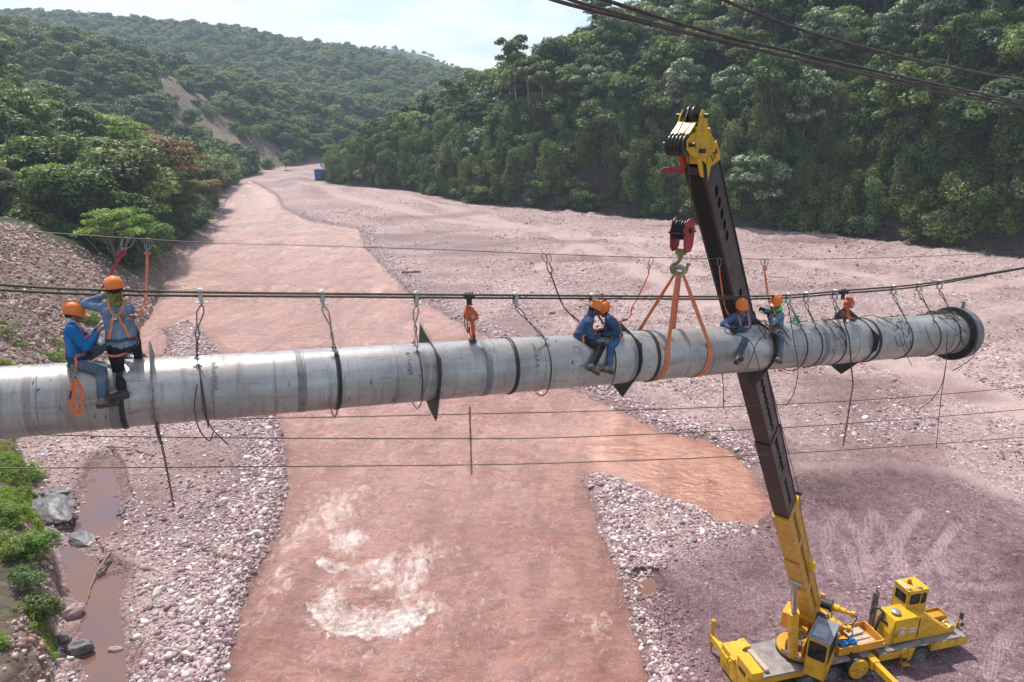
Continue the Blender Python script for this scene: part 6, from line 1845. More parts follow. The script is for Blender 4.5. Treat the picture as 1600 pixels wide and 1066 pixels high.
for (c, d, r_, lb) in (((2.2, -1.0, 1.50), (1.5, .2, .14), .06, "long timber plank nearest the open side of the crane's tool tray"), ((2.0, -.72, 1.50), (1.8, .22, .12), .02, "long timber plank in the middle of the crane's tool tray"),
                   ((2.35, -.40, 1.60), (.85, .38, .10), .12, "wide short board lying against the far wall of the tool tray")):
    mb = MB(); mb.box(c, d, r_); loose("timber_plank", mb, M_WOOD, lb, "plank", bevel=.02)
for (x, lb) in ((1.20, "blue jerry can nearer the operator's cab in the tool tray"), (1.62, "blue jerry can with a scuffed top, farther from the operator's cab")):
    mb = MB(); mb.box((x, -1.12, 1.70), (.38, .26, .42), .08); mb.box((x, -1.12, 1.93), (.2, .05, .04), .08); mb.cyl((x + .13, -1.12, 1.9), (x + .13, -1.12, 1.96), .03, n=8); loose("jerry_can", mb, M_BLUEJ, lb, "jerry can", bevel=.03)
mb = MB(); mb.cyl((1.0, -.5, 1.66), (1.5, -.42, 1.66), .17, n=16); loose("canvas_roll", mb, M_WOOD, "beige rolled canvas beside the winches in the tool tray", "canvas roll", auto=40)
# round tank with yellow end
mb = MB(); mb.cyl((1.62, -1.72, .95), (1.62, -.95, .95), .46, n=32); mb.cyl((1.5, -1.3, 1.4), (1.5, -1.3, 1.5), .07, n=12); mb.cyl((1.75, -1.25, 1.4), (1.75, -1.25, 1.48), .05, n=10)
tk = mb.build("air_tank", M_BLACK, CR, auto=40)
mb = MB(); mb.cyl((1.62, -1.80, .95), (1.62, -1.72, .95), .44, .475, n=32); mb.cyl((1.62, -1.84, .95), (1.62, -1.79, .95), .09, n=14); mb.build("tank_end", M_YEL, tk, auto=40)
mb = MB(); mb.box((1.62, -1.812, 1.0), (.74, .01, .03)); mb.box((1.62, -1.815, .84), (.3, .01, .02)); mb.build("decal_line", M_REDINK, tk)
mb = MB(); mb.box((1.70, -1.815, 1.0), (.16, .012, .05)); mb.box((1.66, -1.815, .79), (.16, .012, .05)); mb.build("decal_patch", M_WHITE, tk)
# outriggers
def outrigger(x, ynear, yend, far, full=True):
    s = 1 if far else -1
    mb = MB(); mb.box((x, (ynear + ynear + s * .5) / 2, 1.1), (.34, .5, .42)); mb.build("outrigger_sleeve", M_YEL, CR, bevel=.01)
    mb = MB(); mb.box((x, (ynear + yend) / 2, 1.12), (.24, abs(yend - ynear), .30)); mb.build("outrigger_beam", M_YEL, CR, bevel=.01)
    mb = MB(); mb.cyl((x, yend + s * .10, .62), (x, yend + s * .10, 1.95), .085, n=14); mb.cyl((x, yend + s * .10, 1.95), (x, yend + s * .10, 2.0), .10, n=14); mb.box((x, yend + s * .04, 1.12), (.26, .10, .32)); mb.build("outrigger_jack", M_YELW, CR, auto=40)
    mb = MB(); mb.cyl((x, yend + s * .10, .17), (x, yend + s * .10, .66), .05, n=12); mb.build("jack_piston", M_CHROME, CR, auto=40)
    mb = MB(); mb.cyl((x, yend + s * .10, .15), (x, yend + s * .10, .20), .24, .10, n=6); mb.build("jack_foot", M_REDINK if False else simple("maroon_foot", (.16, .03, .05), (.10, .03, .04), .6), CR, auto=30)
outrigger(-3.50, -.2, 1.22, True); outrigger(2.32, -1.4, -3.9, False); outrigger(-3.42, -1.3, -4.0, False); outrigger(2.32, .2, 1.6, True)
mb = MB()
for dx_ in (-.33, 0, .33):
    mb.box((-3.46 + dx_ * 1.0, 1.36, .09), (.30, .95, .13), .1)
loose("outrigger_mat", mb, M_WOOD, "timber mat of three planks under the far rear outrigger foot", "timber mat", bevel=.015)
mb = MB()
for dx_ in (-.33, 0, .33): mb.box((2.32 + dx_, -4.0, .09), (.30, .95, .13), .1)
loose("outrigger_mat", mb, M_WOOD, "timber mat under the extended outrigger nearest the camera side of the truck", "timber mat", bevel=.015)
# rear housing
mb = MB(); mb.box((-3.34, -1.30, 1.80), (.52, 1.12, .36)); mb.build("rear_locker", M_YEL, CR, bevel=.012)
mb = MB(); mb.box((-3.30, -.62, 1.05), (.62, 2.0, 1.1)); mb.build("rear_crossbeam", M_YEL, CR, bevel=.015)
mb = MB(); mb.box((-3.62, -1.2, 1.55), (.02, .5, .14)); mb.build("tail_lamp_recess", M_INK, CR)
mb = MB(); mb.tube([(-3.62, -.6, 1.62), (-3.78, -.55, 1.5), (-3.80, -.5, 1.2)], .05, 8); mb.box((-3.66, -.55, 1.62), (.14, .26, .06), .2); mb.build("tow_bracket", M_YEL, CR)
mb = MB(); mb.box((-2.55, -.72, 1.42), (.22, 1.25, .16), .05); loose("timber_baulk", mb, M_WOOD, "long square timber baulk lying across the crane's rear deck", "timber", bevel=.03)
mb = MB(); mb.prism([(-2.95, 1.33), (-2.45, 1.33), (-2.45, 1.5), (-2.7, 1.5)], (0, .02, 0), (1, 0, 0), (0, 0, 1), (0, .5, 0)); mb.build("rear_wedge", M_YEL, CR, bevel=.006)
# ---------------------------------------------------------------- superstructure (turned towards the pipe)
SC0 = Vector((-.52, -.50, 0)); HV = Vector((-.785, -.62, 0)).normalized(); LV = Vector((-HV.y, HV.x, 0))
def S(h, l, z): return SC0 + HV * h + LV * l + Vector((0, 0, z))
SQ = Matrix((HV, LV, Vector((0, 0, 1)))).transposed()
mb = MB(); mb.cyl(S(0, 0, 1.32), S(0, 0, 1.47), .88, n=40); mb.build("slewing_ring", M_BLACK, CR, auto=40)
mb = MB(); mb.cyl(S(0, 0, 1.47), S(0, 0, 1.56), .86, n=40); mb.box(S(-.3, 0, 1.62), (2.1, .95, .14), SQ); mb.box(S(.4, -.30, 1.95), (.9, .05, .7), SQ); mb.box(S(.4, .36, 1.95), (.9, .05, .7), SQ)
mb.build("turntable", M_YELW, CR, bevel=.008)
mb = MB()
for s in (-.42, .46): mb.prism([(-1.3, 1.6), (.5, 1.6), (.3, 2.0), (-.75, 2.75), (-1.15, 2.75)], S(0, s, 0), HV, (0, 0, 1), LV * .045)
mb.build("boom_bracket", M_YELW, CR, bevel=.006)
mb = MB(); mb.box(S(-1.15, -.75, 2.0), (.9, .45, .75), SQ); mb.box(S(-1.5, 0, 1.95), (.35, 1.2, .7), SQ); mb.build("counterweight", M_YELO, CR, bevel=.02)
mb = MB(); rr = random.Random(12)
for i in range(12):
    a = S(rr.uniform(-.2, .6), rr.uniform(-.2, .28), 1.75 + rr.uniform(0, .4)); b = a + Vector((rr.uniform(-.3, .3), rr.uniform(-.3, .3), rr.uniform(-.2, .35)))
    mb.tube([a, a.lerp(b, .5) + Vector((0, 0, .15)), b], .025, 6)
mb.box(S(.25, .1, 1.85), (.3, .25, .22), SQ); mb.cyl(S(.1, 0, 1.75), S(.5, .1, 1.9), .09, n=10); mb.build("hydraulic_valves", M_RUST, CR, smooth=False)
for k, (h_, z_) in enumerate(((-1.45, 3.05), (-.98, 2.62))):
    c = S(h_, .80, z_)
    mb = MB(); mb.cyl(c - LV * .62, c - LV * .02, .21, n=24); mb.cyl(c - LV * .68, c - LV * .60, .27, n=24); mb.cyl(c - LV * .04, c + LV * .03, .27, n=24)
    d_ = mb.build("winch_drum", M_BLACK, CR, auto=40)
    mb = MB(); mb.cyl(c + LV * .03, c + LV * .34, .16, n=16); mb.cyl(c + LV * .34, c + LV * .58, .12, n=16); mb.cyl(c + LV * .58, c + LV * .78, .075, n=12); mb.box(c + LV * .86, (.2, .16, .24), SQ)
    mb.cyl(c + LV * .86 - HV * .1, c + LV * .86 + HV * .12, .08, n=12); mb.build("winch_motor", M_YEL, d_, bevel=.006)
    mb = MB(); mb.tube([c + LV * .92, c + LV * 1.05 + Vector((0, 0, -.15)), c + LV * .9 + Vector((0, 0, -.5)), c + LV * .5 + Vector((0, 0, -.75)), c + LV * .1 + HV * .3 + Vector((0, 0, -.8))], .025, 6)
    mb.tube([c + LV * .88 + Vector((0, 0, .1)), c + LV * 1.02 + Vector((0, 0, .08)), c + LV * 1.0 + Vector((0, 0, -.12))], .018, 6); mb.build("hydraulic_hose", M_BLACK, d_, smooth=True)
    mb = MB(); 
    for s in (-.66, .05): mb.prism([(-.22, -.9), (.22, -.9), (.12, .1), (-.12, .1)], c + LV * s, HV, (0, 0, 1), LV * .03)
    mb.build("winch_bracket", M_YELW, d_)
# operator's cab, canted with the superstructure on its left
rz_c = math.atan2(-LV.x * -1, -LV.y * -1)
oc = S(.62, .98, 0)
ang_c = math.atan2(HV.y, HV.x)
ocab, oroof = cabin("operator_cab", -.78, .66, -.40, .42, 1.42, 3.20, 0, CR, M_GREYP,
    {"right": [(.08, .74, 2.30, 3.08)], "far": [(.10, .66, 2.2, 3.08), (.76, 1.34, 2.2, 3.08)], "near": [(.10, 1.3, 2.35, 3.05)], "left": [(.12, .70, 2.4, 3.05)]}, rz=ang_c, org=oc, body=M_YEL)
mb = MB(); rv = [Matrix.Translation(oc) @ Matrix.Rotation(ang_c, 4, 'Z') @ Vector(v) for v in ((-.30, -.30, 3.268), (.52, -.30, 3.268), (.52, .22, 3.268), (-.30, .22, 3.268))]
mb.add(rv + [v + Vector((0, 0, .012)) for v in rv], [(4, 5, 6, 7), (0, 1, 5, 4), (1, 2, 6, 5), (2, 3, 7, 6), (3, 0, 4, 7)]); M_SKY = simple("roof_hatch_glass", (.30, .34, .38), (.22, .25, .28), .15, bump=0); mb.build("roof_hatch", M_SKY, oroof)
# lift cylinder
b0 = S(.75, -.02, 1.75)
# ---------------------------------------------------------------- boom
base_w = w2(S(-.95, 0, 2.45)) + Vector((.25, .1, 0)); tip_w = P(1092, 236, 12.95)
bd = (tip_w - base_w).normalized(); bl = bd.cross(Vector((0, 0, 1))).normalized(); 
if bl.y > 0: bl = -bl                      # lateral, towards the right/near side
bn = bl.cross(bd); 
if bn.z < 0: bn = -bn                      # square to the boom, upper side
BL = (tip_w - base_w).length
def B(b, n, l): return base_w + bd * b + bn * n + bl * l
BM = empty("tmp_boom", base_w); 
def section(name, b0, b1, w, h, msides, mbot, cell, hole, start, gaps=(), parent=None, zig=False):
    """boxed boom section; the camera-side and far-side webs carry a row of cut-outs"""
    mb = MB()
    # bottom and top plates
    mb.prism([(b0, -w / 2), (b1, -w / 2), (b1, w / 2), (b0, w / 2)], B(0, -h / 2, 0), bd, bl, bn * .03, mi=1)
    mb.prism([(b0, -w / 2), (b1, -w / 2), (b1, w / 2), (b0, w / 2)], B(0, h / 2 - .03, 0), bd, bl, bn * .03, mi=1)
    # flange lips on the corners
    for sn in (-1, 1):
        for sl in (-1, 1): mb.prism([(b0, -.02), (b1, -.02), (b1, .02), (b0, .02)], B(0, sn * (h / 2 - .02), sl * (w / 2 + .006)), bd, bn, bl * sl * .012, mi=1)
    # end collar
    for sl in (-1, 1):
        x = b0; 
        while x < b1 - 1e-3:
            x1 = min(b1, x + cell); cx = (x + x1) / 2
            n0, n1 = -h / 2 + .03, h / 2 - .03
            holeok = (x1 - x > cell * .9) and (cx > b0 + start) and not any(g0 < cx < g1 for g0, g1 in gaps)
            o = base_w + bl * sl * (w / 2 - .012)
            def W(u, v): return o + bd * u + bn * v
            def W2(u, v): return W(u, v) + bl * sl * .012
            if holeok:
                hb, hn = hole
                el = [(cx + math.cos(R(a)) * hb + (math.sin(R(a)) * hb * .45 if zig else math.sin(R(a)) * hb * .25), -h * .02 + math.sin(R(a)) * hn) for a in range(0, 360, 30)]
                rec = []
                for a in range(0, 360, 30):
                    ca, sa = math.cos(R(a)), math.sin(R(a)); k = min((x1 - x) / 2 / abs(ca) if abs(ca) > 1e-6 else 1e9, (n1 - n0) / 2 / abs(sa) if abs(sa) > 1e-6 else 1e9)
                    rec.append((cx + ca * k, (n0 + n1) / 2 + sa * k))
                for (cxx, nn) in ((x, n0), (x1, n0), (x, n1), (x1, n1)):
                    i = min(range(12), key=lambda i: (rec[i][0] - cxx) ** 2 + ((rec[i][1] - nn)) ** 2); rec[i] = (cxx, nn)
                vs = [W2(*p) for p in el] + [W2(*p) for p in rec] + [W(*p) + bl * sl * -.02 for p in el]
                fs = [(i, (i + 1) % 12, (i + 1) % 12 + 12, i + 12) for i in range(12)] + [(i, i + 24, (i + 1) % 12 + 24, (i + 1) % 12) for i in range(12)]
                mb.add(vs, fs, 0)
            else:
                mb.add([W2(x, n0), W2(x1, n0), W2(x1, n1), W2(x, n1)], [(0, 1, 2, 3)], 0)
            x = x1
    mb.add([B(b1, -h / 2, -w / 2), B(b1, h / 2, -w / 2), B(b1, h / 2, w / 2), B(b1, -h / 2, w / 2)], [(0, 1, 2, 3)], 1)
    return mb.build(name, [msides, mbot], CR, world=True)
L1 = BL * .415
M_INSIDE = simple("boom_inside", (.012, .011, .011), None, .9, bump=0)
section("boom_section", L1 - .4, BL * .60, .44, .80, M_BOOMS, M_BOOM, .27, (.125, .10), .9, ((BL * .50, BL * .52),))
section("boom_section", BL * .60, BL * .80, .395, .745, M_BOOMS, M_BOOM, .27, (.125, .10), .4, ((BL * .66, BL * .67),))
section("boom_section", BL * .80, BL - .1, .35, .69, M_BOOMS, M_BOOM, .30, (.12, .085), .3, ((BL - 3.7, BL - 2.3), (BL - .8, BL)))
mb = MB()   # black filler added as the shade inside the hollow boom, behind the cut-outs
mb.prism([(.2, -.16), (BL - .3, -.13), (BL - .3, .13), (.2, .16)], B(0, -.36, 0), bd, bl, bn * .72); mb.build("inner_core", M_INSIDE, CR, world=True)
bs = section("boom_base_section", .35, L1, .52, .94, M_YELW, M_YELW, .36, (.15, .14), .8, ((3.5, 4.0), (7.6, 8.0)), zig=True)
mb = MB()
for (b, th, ex) in ((L1 - .06, .14, .03), (L1 * .52, .5, .022), (.8, .5, .02)):
    w_, h_ = .52 + ex * 2, .94 + ex * 2
    mb.prism([(b - th / 2, -w_ / 2), (b + th / 2, -w_ / 2), (b + th / 2, w_ / 2), (b - th / 2, w_ / 2)], B(0, -h_ / 2, 0), bd, bl, bn * (.03 + ex)); mb.prism([(b - th / 2, -w_ / 2), (b + th / 2, -w_ / 2), (b + th / 2, w_ / 2), (b - th / 2, w_ / 2)], B(0, h_ / 2, 0), bd, bl, -bn * (.03 + ex))
    for sl in (-1, 1):
        for sn in (-1, 1): mb.prism([(b - th / 2, 0), (b + th / 2, 0), (b + th / 2, .28), (b - th / 2, .28)], B(0, sn * (.47 + ex), sl * .26), bd, -bn * sn, bl * sl * ex)
mb.box(B(L1 * .50, .2, .36), (.30, .2, .35), Matrix((bd, bl, bn)).transposed())
mb.build("boom_collar", M_YEL, CR, bevel=.005, world=True)
mb = MB(); mb.prism([(L1 * .44, -.30), (L1 * .66, -.29), (L1 * .66, .29), (L1 * .44, .30)], B(0, -.53, 0), bd, bl, bn * .06); mb.prism([(L1 * .40, 0), (L1 * .45, -.14), (L1 * .64, 0)], B(0, -.50, -.27), bd, bn, bl * .54)
mb.build("cylinder_mount", M_YELW, CR, bevel=.01, world=True)
c_top = B(L1 * .50, -.62, 0); c_bot = w2(S(.78, .0, 1.7)); cm = c_bot.lerp(c_top, .58)
mb = MB(); mb.cyl(c_bot, cm, .20, n=24); mb.cyl(cm, cm + (c_top - cm).normalized() * .14, .215, n=24); lc = mb.build("lift_cylinder", M_YEL, CR, auto=40, world=True)
mb = MB(); mb.cyl(cm, c_top, .12, n=20); mb.build("lift_piston", M_CHROME, CR, auto=40, world=True)
mb = MB(); mb.cyl(c_bot - bl * .35, c_bot + bl * .35, .11, n=14); mb.cyl(c_top - bl * .27, c_top + bl * .27, .09, n=14); mb.build("cylinder_pin", M_GALV, CR, auto=40, world=True)
# boom head
HS = .73
def HB(n, b, l=0.0): return B(BL + b * HS, n * HS, l * HS)
mb = MB()
side = [(.36, -.30), (.40, .10), (.20, .45), (.30, .95), (.16, 1.14), (-.04, 1.08), (-.30, .86), (-.62, .98), (-.86, 1.00), (-.96, .82), (-.84, .55), (-.60, .30), (-.66, -.25), (-.52, -.42), (-.40, .05), (-.20, -.30)]
for sl, s0 in ((-1, -.245), (1, .245)):
    mb.prism([(a * HS, b * HS) for a, b in side], HB(0, 0, s0), bn, bd, bl * sl * .02)
for (n_, b_, dn, db) in ((.34, .2, .04, .5), (-.28, .55, .03, .8), (-.55, .2, .04, .3), (.05, .25, .5, .04), (-.45, 1.03, .5, .03)):
    c = HB(n_, b_); mb.box(c, (.49 * HS, dn * HS, db * HS), Matrix((bl, bn, bd)).transposed())
# slanting box stiffeners on each cheek
for sl in (-1, 1):
    a, b = HB(-.60, .62, sl * .28), HB(.16, .98, sl * .28); d = (b - a).normalized(); mb.box((a + b) / 2, (.05, .17, (b - a).length), Matrix((bl, d.cross(bl), d)).transposed())
mb.build("boom_head", M_YEL, CR, bevel=.006, world=True)
mb = MB(); mb.prism([(a * HS, b * HS) for a, b in ((.44, -.62), (.46, -.02), (.0, .02), (-.30, -.22), (-.38, -.62), (-.10, -.40))], HB(0, 0, .275), bn, bd, bl * .012); mb.build("head_plate", M_YEL, CR, world=True)
text_mesh("124", .20, HB(.16, -.26, .30), -(-bn * .0 + -bn), bd, M_INK, "painted_number", CR, world=True) if bn.cross(bd).dot(bl) > 0 else text_mesh("124", .20, HB(.16, -.26, .30), -bn, bd, M_INK, "painted_number", CR, world=True)
def sheave(c, r, w, n=28):
    m_ = MB(); prof = [(-w / 2, r * .25), (-w / 2, r), (-w * .2, r * .86), (w * .2, r * .86), (w / 2, r), (w / 2, r * .25)]
    q = bl.to_track_quat('Z', 'Y').to_matrix(); ux, uy = q @ Vector((1, 0, 0)), q @ Vector((0, 1, 0)); vs, fs = [], []
    for (d, rr_) in prof:
        for i in range(n): vs.append(c + bl * d + (ux * math.cos(2 * math.pi * i / n) + uy * math.sin(2 * math.pi * i / n)) * rr_)
    for j in range(len(prof) - 1):
        for i in range(n): fs.append((j * n + i, j * n + (i + 1) % n, (j + 1) * n + (i + 1) % n, (j + 1) * n + i))
    return m_.add(vs, fs)
SHC = HB(-.80, .84)
for i in range(5): sheave(SHC + bl * (-.15 + .072 * i), .20, .062).build("sheave", M_SHEAVE, CR, auto=40, world=True)
for i in range(2): sheave(HB(.10, 1.0) + bl * (-.05 + .10 * i), .20, .065).build("sheave", M_SHEAVE, CR, auto=40, world=True)
mb = MB()
for c in (SHC, HB(.10, 1.0), HB(-.42, .35)): mb.cyl(c - bl * .31, c + bl * .31, .04, n=12)
mb.build("sheave_pin", M_SHEAVE, CR, auto=40, world=True)
mb = MB(); mb.box(HB(-.62, .25, -.1), (.06, .12, .35), Matrix((bl, bn, bd)).transposed()); mb.build("red_stop", M_RED, CR, bevel=.008, world=True)
# hoist line along the boom to the winch
mb = MB(); q0 = w2(S(-1.45, .0, 3.28)); q1 = B(L1, .62, .24); q2 = HB(.36, .7, .06)
mb.tube([q0, q1, q2], .011, 6); mb.tube([HB(.36, 1.02, -.05), HB(.2, 1.26, -.02), HB(-.2, 1.2, 0), SHC + (SHC - HB(-.80, .2)).normalized() * .2], .011, 6); mb.build("winch_rope", M_ROPE, CR, smooth=True, world=True)
mb = MB(); mb.cyl(B(L1, .62, .15), B(L1, .62, .33), .08, n=12); mb.box(B(L1, .58, .24), (.08, .05, .1)); mb.build("rope_guide", M_BLACK, CR, world=True)
bpy.data.objects.remove(BM)
# ---------------------------------------------------------------- hook block, ropes, slings
sx = proj(SHC)
hbz = None
low = SHC + Vector((0, 0, -.2)) - bn * .0
def z_for(p, py):
    a, b = p.z - 8, p.z + 2
    for _ in range(40):
        m_ = (a + b) / 2
        if proj((p.x, p.y, m_))[1] > py: a = m_
        else: b = m_
    return (a + b) / 2
hz = z_for(SHC, 366); hc = P(1066, 366, proj((SHC.x, SHC.y, hz))[2])
print("sheave", sx, "hook", proj(hc))
HK = empty("hook_block", hc, "red hook block with an olive hook hanging from the boom head", "hook block")
hl = Vector((bl.x, bl.y, 0)).normalized(); hh = Vector((-hl.y, hl.x, 0)); ZU = Vector((0, 0, 1))
pl = [(-.10, -.36), (.12, -.36), (.20, -.26), (.26, .10), (.22, .16)] + [(.22 * math.cos(R(a)), .14 + .2 * math.sin(R(a))) for a in (20, 45, 70, 90, 110, 135, 160)] + [(-.22, .16), (-.26, .10), (-.20, -.26)]
pl = [(a * .86, b * .9) for a, b in pl]
for s in (-.15, .125):
    mb = MB(); mb.prism(pl, hc + hl * s, hh, ZU, hl * .025); mb.build("cheek_plate", M_RED, HK, bevel=.006, world=True)
mb = MB(); mb.cyl(hc - hl * .155 + ZU * .08, hc + hl * .185 + ZU * .08, .05, n=14)
for s in (-1, 1): mb.box(hc + hh * s * .22 + ZU * .04, (.34, .02, .03), Matrix((hl, hh, ZU)).transposed())
mb.build("block_pin", M_INK, HK, world=True)
for i in range(4): 
    sh = sheave(hc + hl * (-.085 + .057 * i) + ZU * .10, .205, .05); sh.build("block_sheave", M_SHEAVE, HK, auto=40, world=True)
mb = MB(); mb.cyl(hc - ZU * .44, hc - ZU * .30, .05, n=12); mb.box(hc - ZU * .33, (.18, .10, .10), Matrix((hl, hh, ZU)).transposed())
mb.build("swivel", M_OLIVE, HK, world=True)
mb = MB(); hp = []
dirh = Vector((cam.location.x - hc.x, cam.location.y - hc.y, 0)).normalized(); sdh = Vector((-dirh.y, dirh.x, 0))      # hook lies roughly square to the pipe
if sdh.x < 0: sdh = -sdh
for a, rr_ in ((90, .0), (120, .055), (160, .13), (200, .145), (240, .14), (270, .135), (300, .13), (335, .13), (5, .14), (30, .16)):
    hp.append(hc - ZU * .62 + sdh * math.cos(R(a)) * rr_ + ZU * math.sin(R(a)) * rr_ + (ZU * .17 if a == 90 else Vector()) + (ZU * .06 if a == 120 else Vector()))
hp[0] = hc - ZU * .42
mb.tube([Vector(v) for v in smooth_px([tuple(v) for v in hp], 4)], [.030 + .02 * math.sin(math.pi * min(1, i / 30)) for i in range(37)], 8)
mb.build("hook", M_OLIVE, HK, smooth=True, world=True)
HPT = hc - ZU * .70
mb = MB()
for i in range(4):
    x = -.10 + .067 * i
    for s in ((-1,) if i in (0, 2) else (1,) if i == 3 else ()): mb.tube([SHC + bl * (-.12 + .072 * i) + hh * s * .16 + ZU * -.02, hc + hl * x + hh * s * .2 + ZU * .12], .0085, 5)
tag(mb.build("hoist_rope", M_ROPE, smooth=True), "parallel steel hoist ropes running from the boom head down to the red hook block", "hoist rope")
rwz = z_for(SHC, 266); mb = MB(); rc = Vector((SHC.x, SHC.y, rwz)) + hl * .02
mb.box(rc - sdh * .10, (.34, .06, .11), Matrix((sdh, dirh, ZU)).transposed() @ Matrix.Rotation(-.06, 3, 'Y')); mb.cyl(rc - sdh * .29, rc - sdh * .27, .03, n=8); mb.box(rc + sdh * .06, (.08, .08, .15), Matrix((sdh, dirh, ZU)).transposed())
tag(mb.build("limit_switch_weight", M_RED, bevel=.006), "small red weight clamped on the hoist rope under the boom head", "weight")
def sling(px, label, dtn, top_off, w=.115):
    t = t_top(px); pts, nr = [], []
    topn, topf = HPT + top_off[0], HPT + top_off[1]
    a0, a1 = 62, 300
    n = 30
    near = on_pipe(t + dtn[0], a0, PR + .012); far = on_pipe(t + dtn[1], a1, PR + .012)
    vdir = (cam.location - HPT).normalized()
    for k in range(10):
        f = k / 10; pts.append(topn.lerp(near, f)); nn = ((near - ax(t)).normalized() * f + (-PN) * (1 - f)); nr.append(nn + PD * .25 * math.sin(f * 3))
    for k in range(n + 1):
        a = a0 + (a1 - a0) * k / n; tt = t + dtn[0] + (dtn[1] - dtn[0]) * k / n; p = on_pipe(tt, a, PR + .012); pts.append(p); nr.append((p - ax(tt)).normalized())
    for k in range(1, 11):
        f = k / 10; pts.append(far.lerp(topf, f)); nn = ((far - ax(t)).normalized() * (1 - f) + PN * f); nr.append(nn - PD * .25 * math.sin(f * 3))
    ws = [.05 + (w - .05) * min(1, k / 4) for k in range(10)] + [w] * (n + 1) + [w - (w - .05) * max(0, (k - 6) / 4) for k in range(1, 11)]
    mb = MB(); mb.ribbon(pts, nr, ws, .010); return tag(mb.build("lifting_sling", M_WEB), label, "lifting sling")
sling(1018, "orange web sling from the hook round the pipe, left one of the pair", (.10, -.06), (-dirh * -.03 - sdh * .03, -dirh * .03 - sdh * .05))
sling(1083, "orange web sling from the hook round the pipe, next to the seated right-hand worker", (.12, -.14), (-dirh * -.03 + sdh * .05, -dirh * .03 + sdh * .02))
mb = MB()
for i in range(5):
    mb.tube([HPT + sdh * (.10 * math.cos(R(a)) ) + dirh * (.03 * math.sin(R(a) + i)) + ZU * (.05 + .075 * math.sin(R(a)) - .02 * i) for a in range(0, 360, 30)], .018, 6, closed=True)
tag(mb.build("sling_shackle", M_GALV, smooth=True), "grey shackle bundle gathering the orange slings in the crane hook", "shackle")
# ================================================================ PEOPLE
M_SKIN = simple("skin", (.27, .13, .08), (.32, .16, .10), .55, scale=30, bump=.05)
M_HAIR = simple("black_hair", (.015, .012, .010), None, .7, bump=0)
M_EYE = simple("eye_white", (.55, .52, .5), None, .3, bump=0)
M_HELM = simple("orange_helmet", (.78, .20, .025), (.66, .15, .02), .5, scale=9, bump=.03)
M_HSTRAP = simple("dark_helmet_band", (.03, .025, .03), None, .7, bump=0)
def cloth(name, c1, c2, c3=None, sc=3.0):
    m, nt, b = mat_new(name, rough=.9, spec=.15)
    tc = N(nt, "TexCoord").outputs["Object"]
    col = ramp(nt, noise_(nt, tc, sc, 7, .65), [(.38, c1), (.52, c2), (.66, c3 or c2)])
    nt.links.new(col, b.inputs["Base Color"])
    h = mth(nt, 'ADD', noise_(nt, tc, 9, 4, .6, 1.2), mth(nt, 'MULTIPLY', noise_(nt, tc, 60, 2), .15))
    nt.links.new(bump_(nt, h, .55, .03), b.inputs["Normal"])
    return m
M_BLUE = cloth("bright_blue_jersey", (.010, .085, .25), (.02, .14, .37), (.05, .19, .42))
M_DENIM = cloth("faded_denim_shirt", (.085, .13, .20), (.14, .20, .28), (.24, .30, .38))
M_DENIMD = cloth("navy_denim_shirt", (.030, .060, .125), (.055, .10, .19), (.10, .16, .26))
M_JEANS = cloth("dusty_jeans", (.060, .085, .12), (.10, .13, .17), (.17, .20, .23))
M_JEANSB = cloth("blue_jeans", (.035, .075, .15), (.06, .12, .22), (.11, .18, .29))
M_DARK = cloth("black_trousers", (.014, .014, .018), (.028, .028, .034), (.05, .05, .055))
M_BOOT = cloth("dusty_boots", (.10, .075, .06), (.19, .15, .12), (.30, .25, .21), 8)
M_BOOTB = cloth("black_boots", (.015, .014, .014), (.04, .036, .033), (.10, .085, .07), 8)
M_GLOVE = cloth("black_gloves", (.018, .018, .02), (.04, .04, .042), None, 9)
M_GLOVG = cloth("grey_gloves", (.20, .20, .19), (.36, .35, .33), None, 9)
M_SCARF_G = cloth("lime_scarf", (.13, .035, .03), (.17, .20, .045), (.24, .27, .07), 14)
M_SCARF_N = cloth("neon_green_scarf", (.12, .62, .10), (.18, .72, .16), None, 9)
M_SCARF_W = cloth("pale_grey_scarf", (.42, .40, .40), (.56, .54, .54), None, 9)
M_HARN = M_WEB2

def capsule(mb, a, b, ra, rb, n=12):
    a, b = Vector(a), Vector(b)
    mb.cyl(a, b, ra, rb, n=n)
    mb.sphere(a, ra, n, 8); mb.sphere(b, rb, n, 8)
def fused(name, mb, mats, parent, voxel, smooth_it=2, wr=0.0, wscale=9.0, seed=0):
    """join overlapping forms into one continuous skin"""
    me = mb.mesh(name)
    tmp = bpy.data.objects.new("tmp", me); COL.objects.link(tmp)
    r = tmp.modifiers.new("r", 'REMESH'); r.mode = 'VOXEL'; r.voxel_size = voxel; r.use_smooth_shade = True
    s = tmp.modifiers.new("s", 'SMOOTH'); s.iterations = smooth_it; s.factor = .5
    dg = bpy.context.evaluated_depsgraph_get(); dg.update()
    me2 = bpy.data.meshes.new_from_object(tmp.evaluated_get(dg)); bpy.data.objects.remove(tmp)
    if wr > 0:
        nn = len(me2.vertices); co = np.empty(nn * 3, np.float32); me2.vertices.foreach_get("co", co); co = co.reshape(-1, 3)
        no = np.empty(nn * 3, np.float32); me2.vertices.foreach_get("normal", no); no = no.reshape(-1, 3)
        o = Vector((seed * 3.3, seed * 1.7, 0))
        d = np.array([mnoise.noise(Vector(c) * wscale + o) + .5 * mnoise.noise(Vector((c[0] * 1.0, c[1], c[2] * 2.2)) * wscale * 2 + o) for c in co.tolist()])
        d = -np.abs(d) * 1.5 + .5
        co = co + no * (d * wr)[:, None]
        me2.vertices.foreach_set("co", co.ravel()); me2.update()
    me2.polygons.foreach_set("use_smooth", [True] * len(me2.polygons)); me2.name = name; me2.materials.clear()
    return link(name, me2, mats, parent, world=True)

